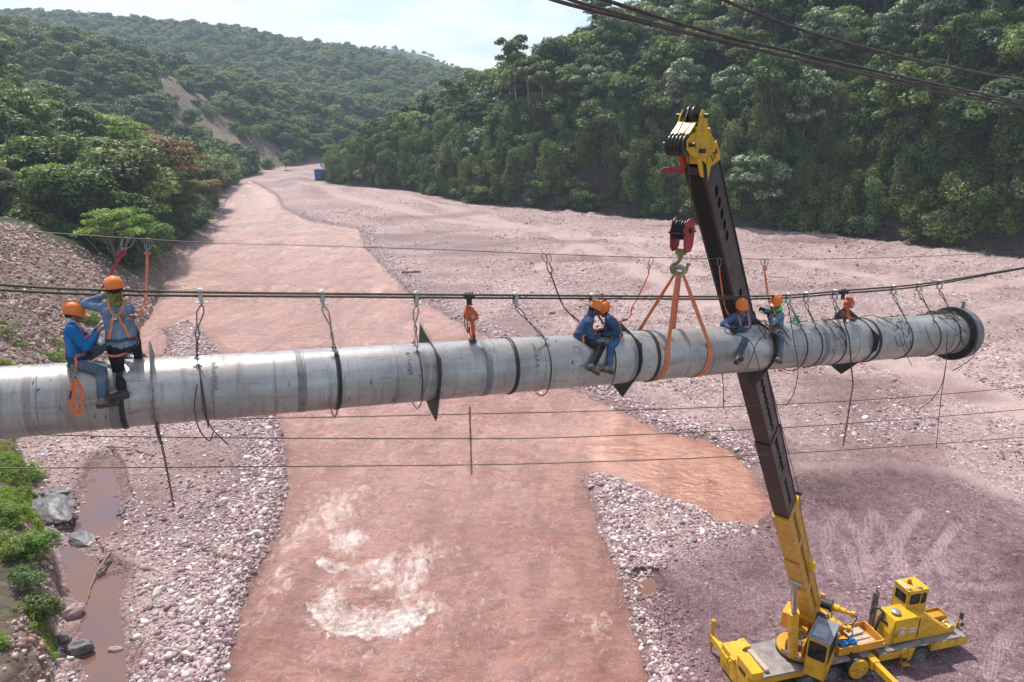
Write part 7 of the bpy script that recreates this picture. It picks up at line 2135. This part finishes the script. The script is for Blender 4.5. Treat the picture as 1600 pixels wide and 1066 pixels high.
def hand_shapes(mb, wrist, d, palm_n, side, curl=.5, sc=1.0, pad=0.0):
    """palm, four unequal fingers with knuckle bends and a thumb off the side; d = pointing direction, palm_n = out of the palm"""
    d = d.normalized(); pn = (palm_n - d * palm_n.dot(d)).normalized(); s = d.cross(pn) * side      # s points to the thumb side
    w = wrist
    for k in (-.03, -.01, .01, .03):
        capsule(mb, w + d * .015 + s * k * .75, w + d * .085 * sc + s * k, .014 + pad, .0135 + pad, 8)
    for k, (ln, off) in enumerate(((.072, .031), (.080, .0105), (.075, -.0105), (.060, -.030))):
        a = w + d * .088 * sc + s * off; dd = d.copy(); r = .0098 - .0006 * k + pad
        for j, f in enumerate((.45, .32, .25)):
            ang = curl * (.75, 1.0, .7)[j] * (1 + .08 * k)
            q = Matrix.Rotation(ang * -1 if d.cross(pn).dot(d.cross(pn)) < 0 else ang, 3, d.cross(pn)); dd = (q @ dd).normalized()
            b = a + dd * ln * f * sc; capsule(mb, a, b, r, r * .93, 8); a = b; r *= .93
    a = w + d * .03 + s * .03; t1 = (d * .6 + s * .75 + pn * .35).normalized(); b = a + t1 * .036 * sc; capsule(mb, a, b, .013 + pad, .011 + pad, 8)
    t2 = (d * .9 + s * .25 + pn * (.5 + curl * .3)).normalized(); c = b + t2 * .03 * sc; capsule(mb, b, c, .011 + pad, .010 + pad, 8)
    t3 = (d * .9 - s * .05 + pn * (.6 + curl * .3)).normalized(); capsule(mb, c, c + t3 * .024 * sc, .010 + pad, .0085 + pad, 8)

def person(label, jt, face, up=(0, 0, 1), shirt=M_DENIMD, trousers=M_DARK, boots=M_BOOT, glove=M_GLOVE, scarf=None, bare=(), curl=(.55, .55), scarfback=False, seed=0, stout=1.0, foot_dir=None, straps=(), hcol=None):
    """jt: joints in the world: head, neck, shL, shR, elL, elR, haL, haR, chest, pel, hipL, hipR, knL, knR, anL, anR, toL, toR"""
    J_ = {k: Vector(v) for k, v in jt.items()}
    root = empty("person", J_["pel"], label, "worker", "workers in orange helmets on the pipe")
    f = Vector(face).normalized(); u = Vector(up).normalized(); u = (u - f * u.dot(f)).normalized(); s = f.cross(u)       # s = the person's right
    H0 = J_["head"]
    HQ = Matrix((s, f, u)).transposed()
    def hp(x, y, z): return H0 + s * x + f * y + u * z
    k = stout
    # ---- body: one continuous skin
    b = MB()
    b.sphere(hp(0, -.012, .035), (.077, .096, .098), 20, 14, mat=HQ)          # skull
    b.sphere(hp(0, .028, -.032), (.060, .062, .078), 16, 12, mat=HQ)          # face
    b.sphere(hp(0, .056, -.082), (.032, .028, .026), 12, 8, mat=HQ)           # chin
    capsule(b, hp(-.045, .01, -.055), hp(-.018, .058, -.085), .022, .02, 8); capsule(b, hp(.045, .01, -.055), hp(.018, .058, -.085), .022, .02, 8)
    capsule(b, hp(0, .088, .005), hp(0, .104, -.028), .010, .0135, 8); b.sphere(hp(-.012, .093, -.031), .009, 8, 6); b.sphere(hp(.012, .093, -.031), .009, 8, 6)
    capsule(b, hp(-.045, .072, .022), hp(.045, .072, .022), .013, .013, 8)    # brow
    capsule(b, hp(-.020, .082, -.054), hp(.020, .082, -.054), .008, .008, 8); capsule(b, hp(-.016, .081, -.063), hp(.016, .081, -.063), .0085, .0085, 8)
    for e in (-1, 1): b.sphere(hp(e * .078, -.008, -.008), (.010, .020, .031), 10, 8, mat=HQ); b.sphere(hp(e * .04, .06, -.025), (.022, .02, .02), 8, 6, mat=HQ)
    nk = J_["neck"]
    capsule(b, hp(0, -.01, -.05), nk, .054, .060, 14)
    ch, pe = J_["chest"], J_["pel"]
    sp1 = nk.lerp(ch, .45)
    sl, sr = J_["shL"], J_["shR"]
    capsule(b, nk, sl, .052, .062 * k, 12); capsule(b, nk, sr, .052, .062 * k, 12)
    sw = (sr - sl).normalized()
    for e in (-1, 1): capsule(b, sp1 + sw * e * .075, ch + sw * e * .070, .088 * k, .088 * k, 14); capsule(b, ch + sw * e * .070, pe + sw * e * .060, .088 * k, .095 * k, 14)
    capsule(b, ch, pe, .10 * k, .10 * k, 14)
    for L in "LR":
        sh, el, ha = J_["sh" + L], J_["el" + L], J_["ha" + L]
        capsule(b, sh, el, .050 * k, .040, 12); capsule(b, el, ha, .041, .028, 12)
        hip, kn, an, to = J_["hip" + L], J_["kn" + L], J_["an" + L], J_["to" + L]
        capsule(b, pe, hip, .09, .085, 12); capsule(b, hip, kn, .082 * k, .056, 14); capsule(b, kn, an, .055, .036, 12)
        capsule(b, kn.lerp(an, .15), kn.lerp(an, .5), .056, .046, 12)
        capsule(b, an, an.lerp(to, .8) , .04, .03, 10)
        hd = (ha - el).normalized(); sd_ = 1 if L == "R" else -1
        pn = J_.get("pn" + L, (Vector((0, 0, -1)) if abs(hd.z) < .7 else f))
        hand_shapes(b, ha, hd, pn, sd_, curl[0 if L == "L" else 1])
    body = fused("body", b, M_SKIN, root, .0058, 1)
    # eyes
    m = MB()
    for e in (-1, 1): m.sphere(hp(e * .030, .083, .004), (.012, .008, .0075), 10, 6, mat=HQ)
    m.build("eye", M_EYE, body, smooth=True, world=False).matrix_world = Matrix() if False else Matrix()
    # ---- clothes follow the body
    b = MB(); p = .016
    for e in (-1, 1):
        capsule(b, sp1 + sw * e * .08, ch + sw * e * .078, .092 * k + p, .095 * k + p, 16); capsule(b, ch + sw * e * .078, pe.lerp(ch, .12) + sw * e * .066, .095 * k + p, .100 * k + p, 16)
    capsule(b, ch, pe.lerp(ch, .12), .108 * k + p, .108 * k + p, 16)
    capsule(b, nk - u * .0, sl, .058, .068 * k + p * .6, 14); capsule(b, nk, sr, .058, .068 * k + p * .6, 14)
    cuff = .84
    for L in "LR":
        sh, el, ha = J_["sh" + L], J_["el" + L], J_["ha" + L]
        capsule(b, sh, el, .056 * k + p, .046 + p * .8, 14); capsule(b, el, el.lerp(ha, cuff), .047 + p * .8, .038 + p * .5, 14)
        mid = sh.lerp(el, .75); b.sphere(mid + Vector((0, 0, -.01)), .06 + p * .3, 10, 8)
    sh_o = fused("shirt", b, shirt, root, .0095, 2, .010, 8, seed)
    b = MB()
    for L in "LR":
        hip, kn, an = J_["hip" + L], J_["kn" + L], J_["an" + L]
        capsule(b, pe + (hip - pe) * .5, hip, .105, .098, 14); capsule(b, hip, kn, .092 * k + p * .5, .066 + p * .5, 16); capsule(b, kn, kn.lerp(an, .93), .066 + p * .5, .052 + p * .5, 14)
    capsule(b, pe - u * .0, pe.lerp(ch, .18), .108 * k, .100 * k, 16)
    tr_o = fused("trousers", b, trousers, root, .0095, 2, .011, 7, seed + 5)
    # belt line
    # boots
    for L in "LR":
        an, to = J_["an" + L], J_["to" + L]; kn = J_["kn" + L]
        b = MB(); fd = (to - an); upf = (kn - an).normalized(); fdn = (fd - upf * fd.dot(upf)).normalized(); sdn = fdn.cross(upf)
        heel = an - upf * .055 - fdn * .05; ball = an - upf * .062 + fdn * .12; toe = an - upf * .060 + fdn * .175
        for e in (-1, 1): capsule(b, heel + sdn * e * .014, ball + sdn * e * .022, .034, .032, 10); capsule(b, ball + sdn * e * .02, toe + sdn * e * .012, .032, .027, 10)
        capsule(b, an + upf * .10, an - upf * .02, .056, .052, 12); capsule(b, an, ball + upf * .012, .048, .034, 12)
        bo = fused("boot", b, boots, root, .0065, 1, .003, 20, seed + 9)
        sb = MB(); Q = Matrix((sdn, fdn, upf)).transposed()
        sb.box(an - upf * .098 + fdn * .06, (.094, .27, .022), Q, ch=.02); sb.box(an - upf * .108 - fdn * .035, (.08, .08, .028), Q); sb.build("sole", M_BLACK, bo, bevel=.004).matrix_world = Matrix()
    # gloves
    for i_, L in enumerate("LR"):
        if L in bare: continue
        el, ha = J_["el" + L], J_["ha" + L]; hd = (ha - el).normalized(); b = MB(); sd_ = 1 if L == "R" else -1
        pn = J_.get("pn" + L, (Vector((0, 0, -1)) if abs(hd.z) < .7 else f))
        hand_shapes(b, ha, hd, pn, sd_, curl[i_], pad=.0022); capsule(b, ha - hd * .05, ha + hd * .02, .036, .034, 12)
        gm = glove[i_] if isinstance(glove, tuple) else glove
        fused("glove", b, gm, root, .005, 1)
    # hair at the nape
    b = MB(); b.sphere(hp(0, -.024, .02), (.080, .088, .092), 18, 12, mat=HQ); fused("hair", b, M_HAIR, body, .008, 1).matrix_world = Matrix()
    # ---- helmet: shell with rib, rim, peak; inner band and chin strap
    n = 40; rings = []
    prof = [(1.0, 0.0), (1.0, .03), (.975, .06), (.90, .095), (.76, .125), (.55, .145), (.30, .157), (.0, .160)]
    V_, F_ = [], []
    for (rr_, zz) in prof:
        for i in range(n):
            a = 2 * math.pi * i / n
            rib = .006 * math.exp(-(math.sin(a) ** 2 * (rr_ * 9) ** 2)) * 0 + (.007 if abs(math.cos(a)) * rr_ < .16 and rr_ < .97 else 0)
            V_.append(hp(math.cos(a) * .118 * rr_, math.sin(a) * .142 * rr_ - .005, .052 + zz + rib))
    for j in range(len(prof) - 1):
        for i in range(n): F_.append((j * n + i, j * n + (i + 1) % n, (j + 1) * n + (i + 1) % n, (j + 1) * n + i))
    b0_ = len(V_)
    for (rr_, zz) in ((.95, .004), (.92, .06), (.70, .11), (.0, .13)):
        for i in range(n):
            a = 2 * math.pi * i / n; V_.append(hp(math.cos(a) * .118 * rr_, math.sin(a) * .142 * rr_ - .005, .052 + zz))
    for j in range(3):
        for i in range(n): F_.append((b0_ + j * n + (i + 1) % n, b0_ + j * n + i, b0_ + (j + 1) * n + i, b0_ + (j + 1) * n + (i + 1) % n))
    # rim and peak
    b1_ = len(V_)
    for i in range(n):
        a = 2 * math.pi * i / n; fr = max(0, math.sin(a)) ** 1.6
        ex = .010 + .048 * fr; V_.append(hp(math.cos(a) * (.118 + ex * .8), math.sin(a) * (.142 + ex) - .005, .048 - .018 * fr)); 
    for i in range(n):
        a = 2 * math.pi * i / n; fr = max(0, math.sin(a)) ** 1.6
        ex = .010 + .048 * fr; V_.append(hp(math.cos(a) * (.118 + ex * .8), math.sin(a) * (.142 + ex) - .005, .043 - .018 * fr))
    for i in range(n):
        k2 = (i + 1) % n
        F_.append((b1_ + i, b1_ + k2, k2, i)); F_.append((b1_ + n + k2, b1_ + n + i, b0_ + i, b0_ + k2)); F_.append((b1_ + n + i, b1_ + n + k2, b1_ + k2, b1_ + i))
    m = MB(); m.add(V_, F_); hm = m.build("helmet", hcol or M_HELM, root, auto=38, world=True)
    m = MB(); m.tube([hp(math.cos(a) * .108, math.sin(a) * .128 - .005, .040) for a in [2 * math.pi * i / 24 for i in range(24)]], .011, 6, closed=True)
    for e in (-1, 1): m.tube([hp(e * .098, .03, .04), hp(e * .080, .035, -.03), hp(e * .045, .055, -.085), hp(0, .068, -.112)], .006, 5); m.tube([hp(e * .095, -.06, .04), hp(e * .082, .0, -.03), hp(e * .07, .04, -.045)], .005, 5)
    m.build("helmet_strap", M_HSTRAP, hm, smooth=True).matrix_world = Matrix()
    if scarf:
        b = MB(); capsule(b, nk + u * .02, hp(0, -.02, -.045), .085, .078, 16); b.sphere(nk + f * .045 - u * .01, .06, 12, 8); b.sphere(nk - f * .05 + u * .01, .062, 12, 8)
        fused("scarf", b, scarf, root, .008, 1, .010, 16, seed + 2)
    # ---- harness: straps laid on the clothes
    dg = bpy.context.evaluated_depsgraph_get(); dg.update()
    bm = bmesh.new(); bm.from_mesh(sh_o.data); off = len(bm.verts); bm2 = bmesh.new(); 
    vv = [v.co.copy() for v in bm.verts]; ff = [tuple(v.index for v in f_.verts) for f_ in bm.faces]
    me_t = tr_o.data; o0 = len(vv); vv += [v.co.copy() for v in me_t.vertices]; ff += [tuple(i + o0 for i in p_.vertices) for p_ in me_t.polygons]
    tree_ = BVHTree.FromPolygons(vv, ff); bm.free(); bm2.free()
    def strap(pts, w=.036, mat=M_WEB, name="harness_strap", off_=.006, closed=False):
        pts = [Vector(q) for q in pts]
        if closed: pts = pts + [pts[0]]
        q = [Vector(v) for v in smooth_px([tuple(v) for v in pts], 7)]
        P_, N_ = [], []
        for v in q:
            loc, nr, _, _ = tree_.find_nearest(v)
            if loc is None: loc, nr = v, f
            P_.append(loc + nr * off_); N_.append(nr)
        for _ in range(3):
            for i in range(1, len(P_) - 1): P_[i] = (P_[i - 1] + P_[i] * 2 + P_[i + 1]) / 4; N_[i] = (N_[i - 1] + N_[i] + N_[i + 1]).normalized()
        mbb = MB(); mbb.ribbon(P_, N_, w, .005); return mbb.build(name, mat, root, world=True)
    # torso frame
    cu = (nk - pe).normalized(); cs = sw - cu * sw.dot(cu); cs.normalize(); cf = cu.cross(cs) * 1.0
    if cf.dot(f) < 0: cf = -cf
    def T_(x, y, z):   # x to the right shoulder, y front, z fraction pelvis->neck
        return pe.lerp(nk, z) + cs * x + cf * y
    for e in (-1, 1):
        strap([T_(e * .13, .16, .20), T_(e * .09, .2, .5), T_(e * .10, .17, .8), T_(e * .11, .03, 1.08), T_(e * .08, -.15, .9), T_(0, -.2, .70), T_(-e * .09, -.2, .45), T_(-e * .14, -.14, .15)])
        L = "R" if e > 0 else "L"; hip, kn = J_["hip" + L], J_["kn" + L]; td = (kn - hip).normalized(); c = hip + td * .10; a_ = td.orthogonal().normalized(); c_ = td.cross(a_)
        strap([c + (a_ * math.cos(t) + c_ * math.sin(t)) * .16 for t in [2 * math.pi * i / 10 for i in range(10)]], closed=True)
    strap([T_(-.12, .2, .62), T_(0, .22, .60), T_(.12, .2, .62)], .035)
    strap([T_(math.cos(t) * .2, math.sin(t) * .2, .12) for t in [2 * math.pi * i / 12 for i in range(12)]], .04, M_BLACK, 'belt', closed=True)
    ring_c = T_(0, -.20, .70); loc, nr, _, _ = tree_.find_nearest(ring_c)
    m = MB(); a_ = cs; c_ = cu; m.tube([loc + nr * .02 + a_ * math.cos(t) * .025 + c_ * math.sin(t) * .03 for t in [2 * math.pi * i / 12 for i in range(12)]], .005, 5, closed=True); m.box(loc + nr * .014 - cu * .03, (.055, .012, .03), Matrix((cs, nr, cu)).transposed()); m.build("back_ring", M_GALV, root, smooth=False, world=True)
    for e in (-1, 1):
        loc2, nr2, _, _ = tree_.find_nearest(T_(e * .11, .18, .36)); m = MB(); m.box(loc2 + nr2 * .012, (.055, .012, .05), Matrix((cs, nr2, cs.cross(nr2))).transposed()); m.build("buckle", M_GALV, root, bevel=.003, world=True)
    bl_ = lambda a, b_: (J_[a] - J_[b_]).length
    print("person", label[:30], "arm", [round(bl_(x, y), 2) for x, y in (("shL", "elL"), ("elL", "haL"), ("shR", "elR"), ("elR", "haR"))], "leg", [round(bl_(x, y), 2) for x, y in (("hipL", "knL"), ("knL", "anL"), ("hipR", "knR"), ("knR", "anR"))], "torso", round(bl_("neck", "pel"), 2), "head", round(bl_("head", "neck"), 2), "sh", round(bl_("shL", "shR"), 2))
    return root, ring_c
def limb(a, c, l1, l2, hint):
    """middle joint of a two-bone limb from a to c, bending towards hint"""
    a, c = Vector(a), Vector(c); d = c - a; L = min(d.length, (l1 + l2) * .999); dn = d.normalized()
    x = (l1 * l1 - l2 * l2 + L * L) / (2 * L); h = math.sqrt(max(0, l1 * l1 - x * x))
    hv = Vector(hint); hv = (hv - dn * hv.dot(dn)).normalized()
    return a + dn * x + hv * h, (a + dn * L)
def V3(x, y, z): return PD * x + PN * y + Vector((0, 0, z))
UA, FA, TG, SK = .30, .26, .43, .42
def fig(label, head, neck, chest, pel, facev, shl, shr, haL, haR, elh, anL, anR, knh, toL, toR, **kw):
    """all arguments are world points; limb middles are solved from real bone lengths"""
    fdir = Vector(facev); 
    j = dict(head=head, neck=neck, chest=chest, pel=pel, shL=shl, shR=shr)
    pl = (Vector(shr) - Vector(shl)); pl.z *= .3; pl.normalize(); pl = kw.pop("hipdir", pl)
    j["hipL"], j["hipR"] = pel - pl * .085 - Vector((0, 0, .03)), pel + pl * .085 - Vector((0, 0, .03))
    j["elL"], j["haL"] = limb(shl, haL, UA, FA, elh[0]); j["elR"], j["haR"] = limb(shr, haR, UA, FA, elh[1])
    j["knL"], j["anL"] = limb(j["hipL"], anL, TG, SK, knh[0]); j["knR"], j["anR"] = limb(j["hipR"], anR, TG, SK, knh[1])
    j["toL"], j["toR"] = j["anL"] + Vector(toL), j["anR"] + Vector(toR)
    for q in ("pnL", "pnR"):
        if q in kw: j[q] = kw.pop(q)
    return person(label, j, facev, **kw)

X, Y_, Z_ = PD, PN, Vector((0, 0, 1))
# 1: blue jersey, astride the pipe, facing along it
W1, ring1 = fig("worker in bright blue jersey sitting astride the pipe, reaching towards the standing one",
    J(115, 494, 0), J(113, 508, 0), J(117, 533, 0), J(119, 562, 0), X * .95 + Y_ * .1 - Z_ * .18,
    J(118, 513, .19), J(111.5, 515, -.19), J(154, 512, .20), J(153, 519, -.16), (-Z_ - X * .3 + Y_ * .3, -Z_ - Y_ * .4 - X * .2),
    J(206, 566, .27), J(160, 624, -.60), (Z_ * 1.0 + Y_ * .6, X * 1.0 + Z_ * .55 - Y_ * .2), X * .15 - Z_ * .02 + Y_ * .02, X * .18 - Z_ * .05 - Y_ * .04,
    hipdir=(-Y_), shirt=M_BLUE, trousers=M_JEANS, boots=M_BOOT, glove=M_GLOVG, bare=("R",), scarf=M_SCARF_W, seed=1)
# 2: faded denim shirt, standing with his back to us, leaning in
W2, ring2 = fig("worker in faded denim standing with his back turned, gloved hand at the main rope",
    J(179.5, 455, -.12), J(182, 473, -.12), J(187, 507, -.17), J(190, 538, -.24), Y_ * .92 - X * .25 - Z_ * .12,
    J(164.5, 482, -.10), J(200, 482, -.12), J(159, 463.5, -.02), J(186, 512, .22), (-X * .9 - Z_ * .8 - Y_ * .1, X - Z_ * .3),
    J(191, 613, -.60), J(217, 562, .12), (-X * .15 + Y_ * 1.0, X * .12 + Y_ * 1.0 - Z_ * .15), -X * .17 + Y_ * .04 - Z_ * .02, X * .10 + Y_ * .12 - Z_ * .03,
    hipdir=X, shirt=M_DENIM, trousers=M_DARK, boots=M_BOOTB, glove=(M_GLOVG, M_GLOVE), scarf=M_SCARF_G, seed=2, stout=1.08, pnL=Y_)
# 3: seated, facing right
W3, ring3 = fig("seated worker in black trousers facing right, head to head with his workmate",
    J(927.5, 485, -.02), J(921, 498, 0), J(911, 514, -.02), J(904, 530, -.03), X * .9 - Z_ * .45 - Y_ * .1,
    J(922, 503, .18), J(919, 505, -.19), J(938, 516, .10), J(936, 524, -.14), (-Z_ * .9 + Y_ * .3 - X * .2, -Z_ - X * .35 - Y_ * .3),
    J(955, 562, .60), J(926.5, 571, -.60), (X * .7 + Z_ * .5 + Y_ * .6, X * .9 + Z_ * .7 - Y_ * .2), X * .17 - Z_ * .05, X * .16 - Z_ * .08 - Y_ * .03,
    hipdir=(-Y_), shirt=M_DENIMD, trousers=M_DARK, boots=M_BOOT, seed=3, scarf=M_DENIMD)
# 4: seated, facing left
W4, ring4 = fig("seated worker in blue jeans facing left, head to head with his workmate",
    J(944, 486, .05), J(951, 496, .03), J(959, 511, 0), J(964, 527, -.02), -X * .9 - Z_ * .45 - Y_ * .15,
    J(951, 499, -.17), J(952, 498, .21), J(944, 524, -.13), J(936, 517, .16), (-Z_ + X * .6 - Y_ * .3, -Z_ + X * .2 + Y_ * .3),
    J(953, 574, -.60), J(925, 562, .60), (-X * .8 + Z_ * .8 - Y_ * .2, -X * .8 + Z_ * .5), -X * .15 - Z_ * .07 - Y_ * .05, -X * .17 - Z_ * .05,
    hipdir=(Y_), shirt=M_DENIMD, trousers=M_JEANSB, boots=M_BOOT, seed=4)
# 5: astride, turned towards the camera, looking down
W5, ring5 = fig("seated worker with bowed head, in front of the boom, both hands down at the pipe",
    J(1159, 482, -.12), J(1160.5, 493, -.04), J(1160, 508, -.02), J(1159, 523, 0), -Y_ * .8 - X * .45 - Z_ * .12,
    J(1171, 497, -.08), J(1149, 495, .02), J(1151, 515, -.24), J(1143, 513.5, -.16), (X * .8 - Z_ * .8 - Y_ * .2, -X * .8 - Z_ * .6),
    J(1154, 560, -.60), J(1130, 545, .60), (-X * .35 - Y_ * .9 + Z_ * .8, -X * .8 + Z_ * .6), -X * .10 - Y_ * .12 - Z_ * .05, -X * .15 - Z_ * .05,
    hipdir=(X * .3 + Y_ * .9), shirt=M_DENIMD, trousers=M_JEANS, boots=M_BOOT, seed=5)
# 6: astride, facing left with one hand up to the rope
W6, ring6 = fig("worker with neon green neck scarf, one hand raised to the wires beside the boom",
    J(1213.5, 475, -.05), J(1216.5, 486, -.02), J(1213.5, 502, -.03), J(1212, 517, -.04), -X * .8 - Y_ * .35 - Z_ * .25,
    J(1219, 493, -.16), J(1209.5, 489, .17), J(1201, 492, -.26), J(1190.5, 483, -.05), (X * .1 - Z_ * 1.0, -Z_ * .9 + X * .1),
    J(1218, 559, -.60), J(1196, 545, .60), (-X * .5 + Y_ * -.6 + Z_ * .6, -X * .8 + Z_ * .6), -X * .13 - Y_ * .07 - Z_ * .05, -X * .15 - Z_ * .05,
    hipdir=(-Y_ * -1 if False else Y_), shirt=M_DENIM, trousers=M_JEANS, boots=M_BOOT, scarf=M_SCARF_N, seed=6, pnR=-X, curl=(.6, .9))

# ---------------------------------------------------------------- lanyards: snap hooks on the lifeline, webbing down to the harness
M_SHACK = simple('worn_hook_steel', (.26, .26, .25), (.16, .155, .15), .45, .6, scale=14)
def snaphook(root, p, d, sc=1.0, name="snap_hook"):
    d = Vector(d).normalized(); s = Vector((0, 1, 0)).cross(d).normalized(); m = MB()
    q = []
    for a in range(0, 360, 24):
        ca, sa = math.cos(R(a)), math.sin(R(a)); q.append(p + d * (.085 * sc - .085 * sc * ca) + s * (.034 * sc * sa * (1.35 if a > 180 else 1)))
    m.tube(q, .0075 * sc, 6, closed=True); m.box(p + d * .185 * sc, (.03, .018, .05), Matrix((s, d.cross(s), d)).transposed())
    return m.build(name, M_SHACK, root, smooth=False, auto=50, world=True)
def lanyard(px0, ends, label, mat=M_WEB2, w=.034, double=.0, sc=1.0, seed=0):
    """px0: column(s) on the lifeline; ends: pixel path (px,py,yo) to the worker"""
    tops = px0 if isinstance(px0, (list, tuple)) else [px0]
    root = empty("lanyard", life(tops[0]), label, "safety lanyard", "shock-absorbing lanyards clipped to the lifeline")
    e = [J(*q) for q in ends]
    for k, tp in enumerate(tops):
        p = life(tp) + Vector((0, 0, .012)); d = (e[0] - p).normalized(); snaphook(root, p, d, sc)
        a = p + d * .20 * sc; m = MB(); mid = a.lerp(e[0], .5) + PD * (.03 * (1 if k else -1)) * (len(tops) > 1)
        q = [Vector(v) for v in smooth_px([tuple(v) for v in [a, mid, *e]], 5)]
        rr = random.Random(seed + k)
        m.ribbon(q, [-PN + PD * .5 * math.sin(i * .8 + k) + Vector((0, 0, .2 * rr.random())) for i in range(len(q))], w, .006)
        m.build("webbing", mat, root, world=True)
    q = [e[max(0, len(e) - 2)].lerp(e[-1], t) for t in (.25, .6)]
    m = MB(); m.box((q[0] + q[1]) / 2, (.05, .03, (q[1] - q[0]).length), (q[1] - q[0]).to_track_quat('Z', 'Y').to_matrix()); m.build("shock_absorber", M_BLACK, root, bevel=.006, world=True)
    snaphook(root, e[-1], (e[-2] - e[-1]), .8)
    return root
lanyard([197, 208], [(186, 405, .2), (160, 450, .1), (133, 480, .02), (122, 492, -.02)], "pair of dark red lanyard straps slanting down to the blue-jersey worker", M_WEBR, seed=1)
lanyard([229, 234], [(230, 400, .25), (229, 440, .1), (226, 472, -.12), (217, 494, -.3), (196, 498, -.32)], "orange lanyard dropping to the back of the standing worker", M_WEB, seed=2)
lanyard([848, 856], [(862, 432, .2), (877, 472, .1), (888, 488, 0), (905, 503, -.16)], "dark red twin lanyard running to the left-hand seated worker's back", M_WEBR, .024, seed=3)
lanyard(1018, [(1012, 432, .25), (998, 462, .2), (988, 480, .15), (983, 497, .08), (966, 503, .1)], "orange zigzag lanyard running to the right-hand seated worker's back", M_WEB2, .03, seed=4)
lanyard(1123, [(1125, 430, .2), (1130, 465, .15), (1136, 488, .08), (1146, 498, .05)], "orange lanyard hanging in front of the boom to the bowed worker", M_WEB2, .03, seed=5)
lanyard([1190, 1198], [(1195, 425, .2), (1199, 455, .15), (1203, 475, .12), (1212, 497, .12)], "orange double lanyard above the green-scarfed worker", M_WEB2, .04, seed=6)
# spare lanyard hanging from the blue worker's hip
def hip_lanyard():
    root = empty("lanyard", J(117, 580, -.5), "bright orange looped lanyard dangling against the pipe from the blue-jersey worker's hip", "safety lanyard")
    m = MB(); q = [J(*p) for p in ((116, 594, -.60), (112, 608, -.60), (109, 625, -.60), (113, 640, -.60), (121, 648, -.60), (128, 640, -.60), (129, 618, -.60), (124, 600, -.60), (119, 594, -.60))]
    qs = [Vector(v) for v in smooth_px([tuple(v) for v in q], 5)]; m.ribbon(qs, [-PN + Vector((0, 0, .3)) + PD * .4 * math.sin(i * .3) for i in range(len(qs))], .036, .006)
    q = [J(*p) for p in ((118, 594, -.62), (117, 612, -.63), (118, 630, -.63), (124, 644, -.62))]; qs = [Vector(v) for v in smooth_px([tuple(v) for v in q], 5)]; m.ribbon(qs, [-PN + PD * .5] * len(qs), .030, .006)
    m.build("webbing", M_WEB2, root, world=True)
    snaphook(root, J(117, 594, -.60), Vector((0, 0, 1)), 1.0); snaphook(root, J(115, 577, -.56), Vector((0, 0, -1)), .7)
    m = MB(); a, b = J(111, 612, -.61), J(109, 623, -.61); m.box((a + b) / 2, (.045, .02, (a - b).length), (b - a).to_track_quat('Z', 'Y').to_matrix()); m.build("black_sleeve", M_BLACK, root, bevel=.004, world=True)
hip_lanyard()
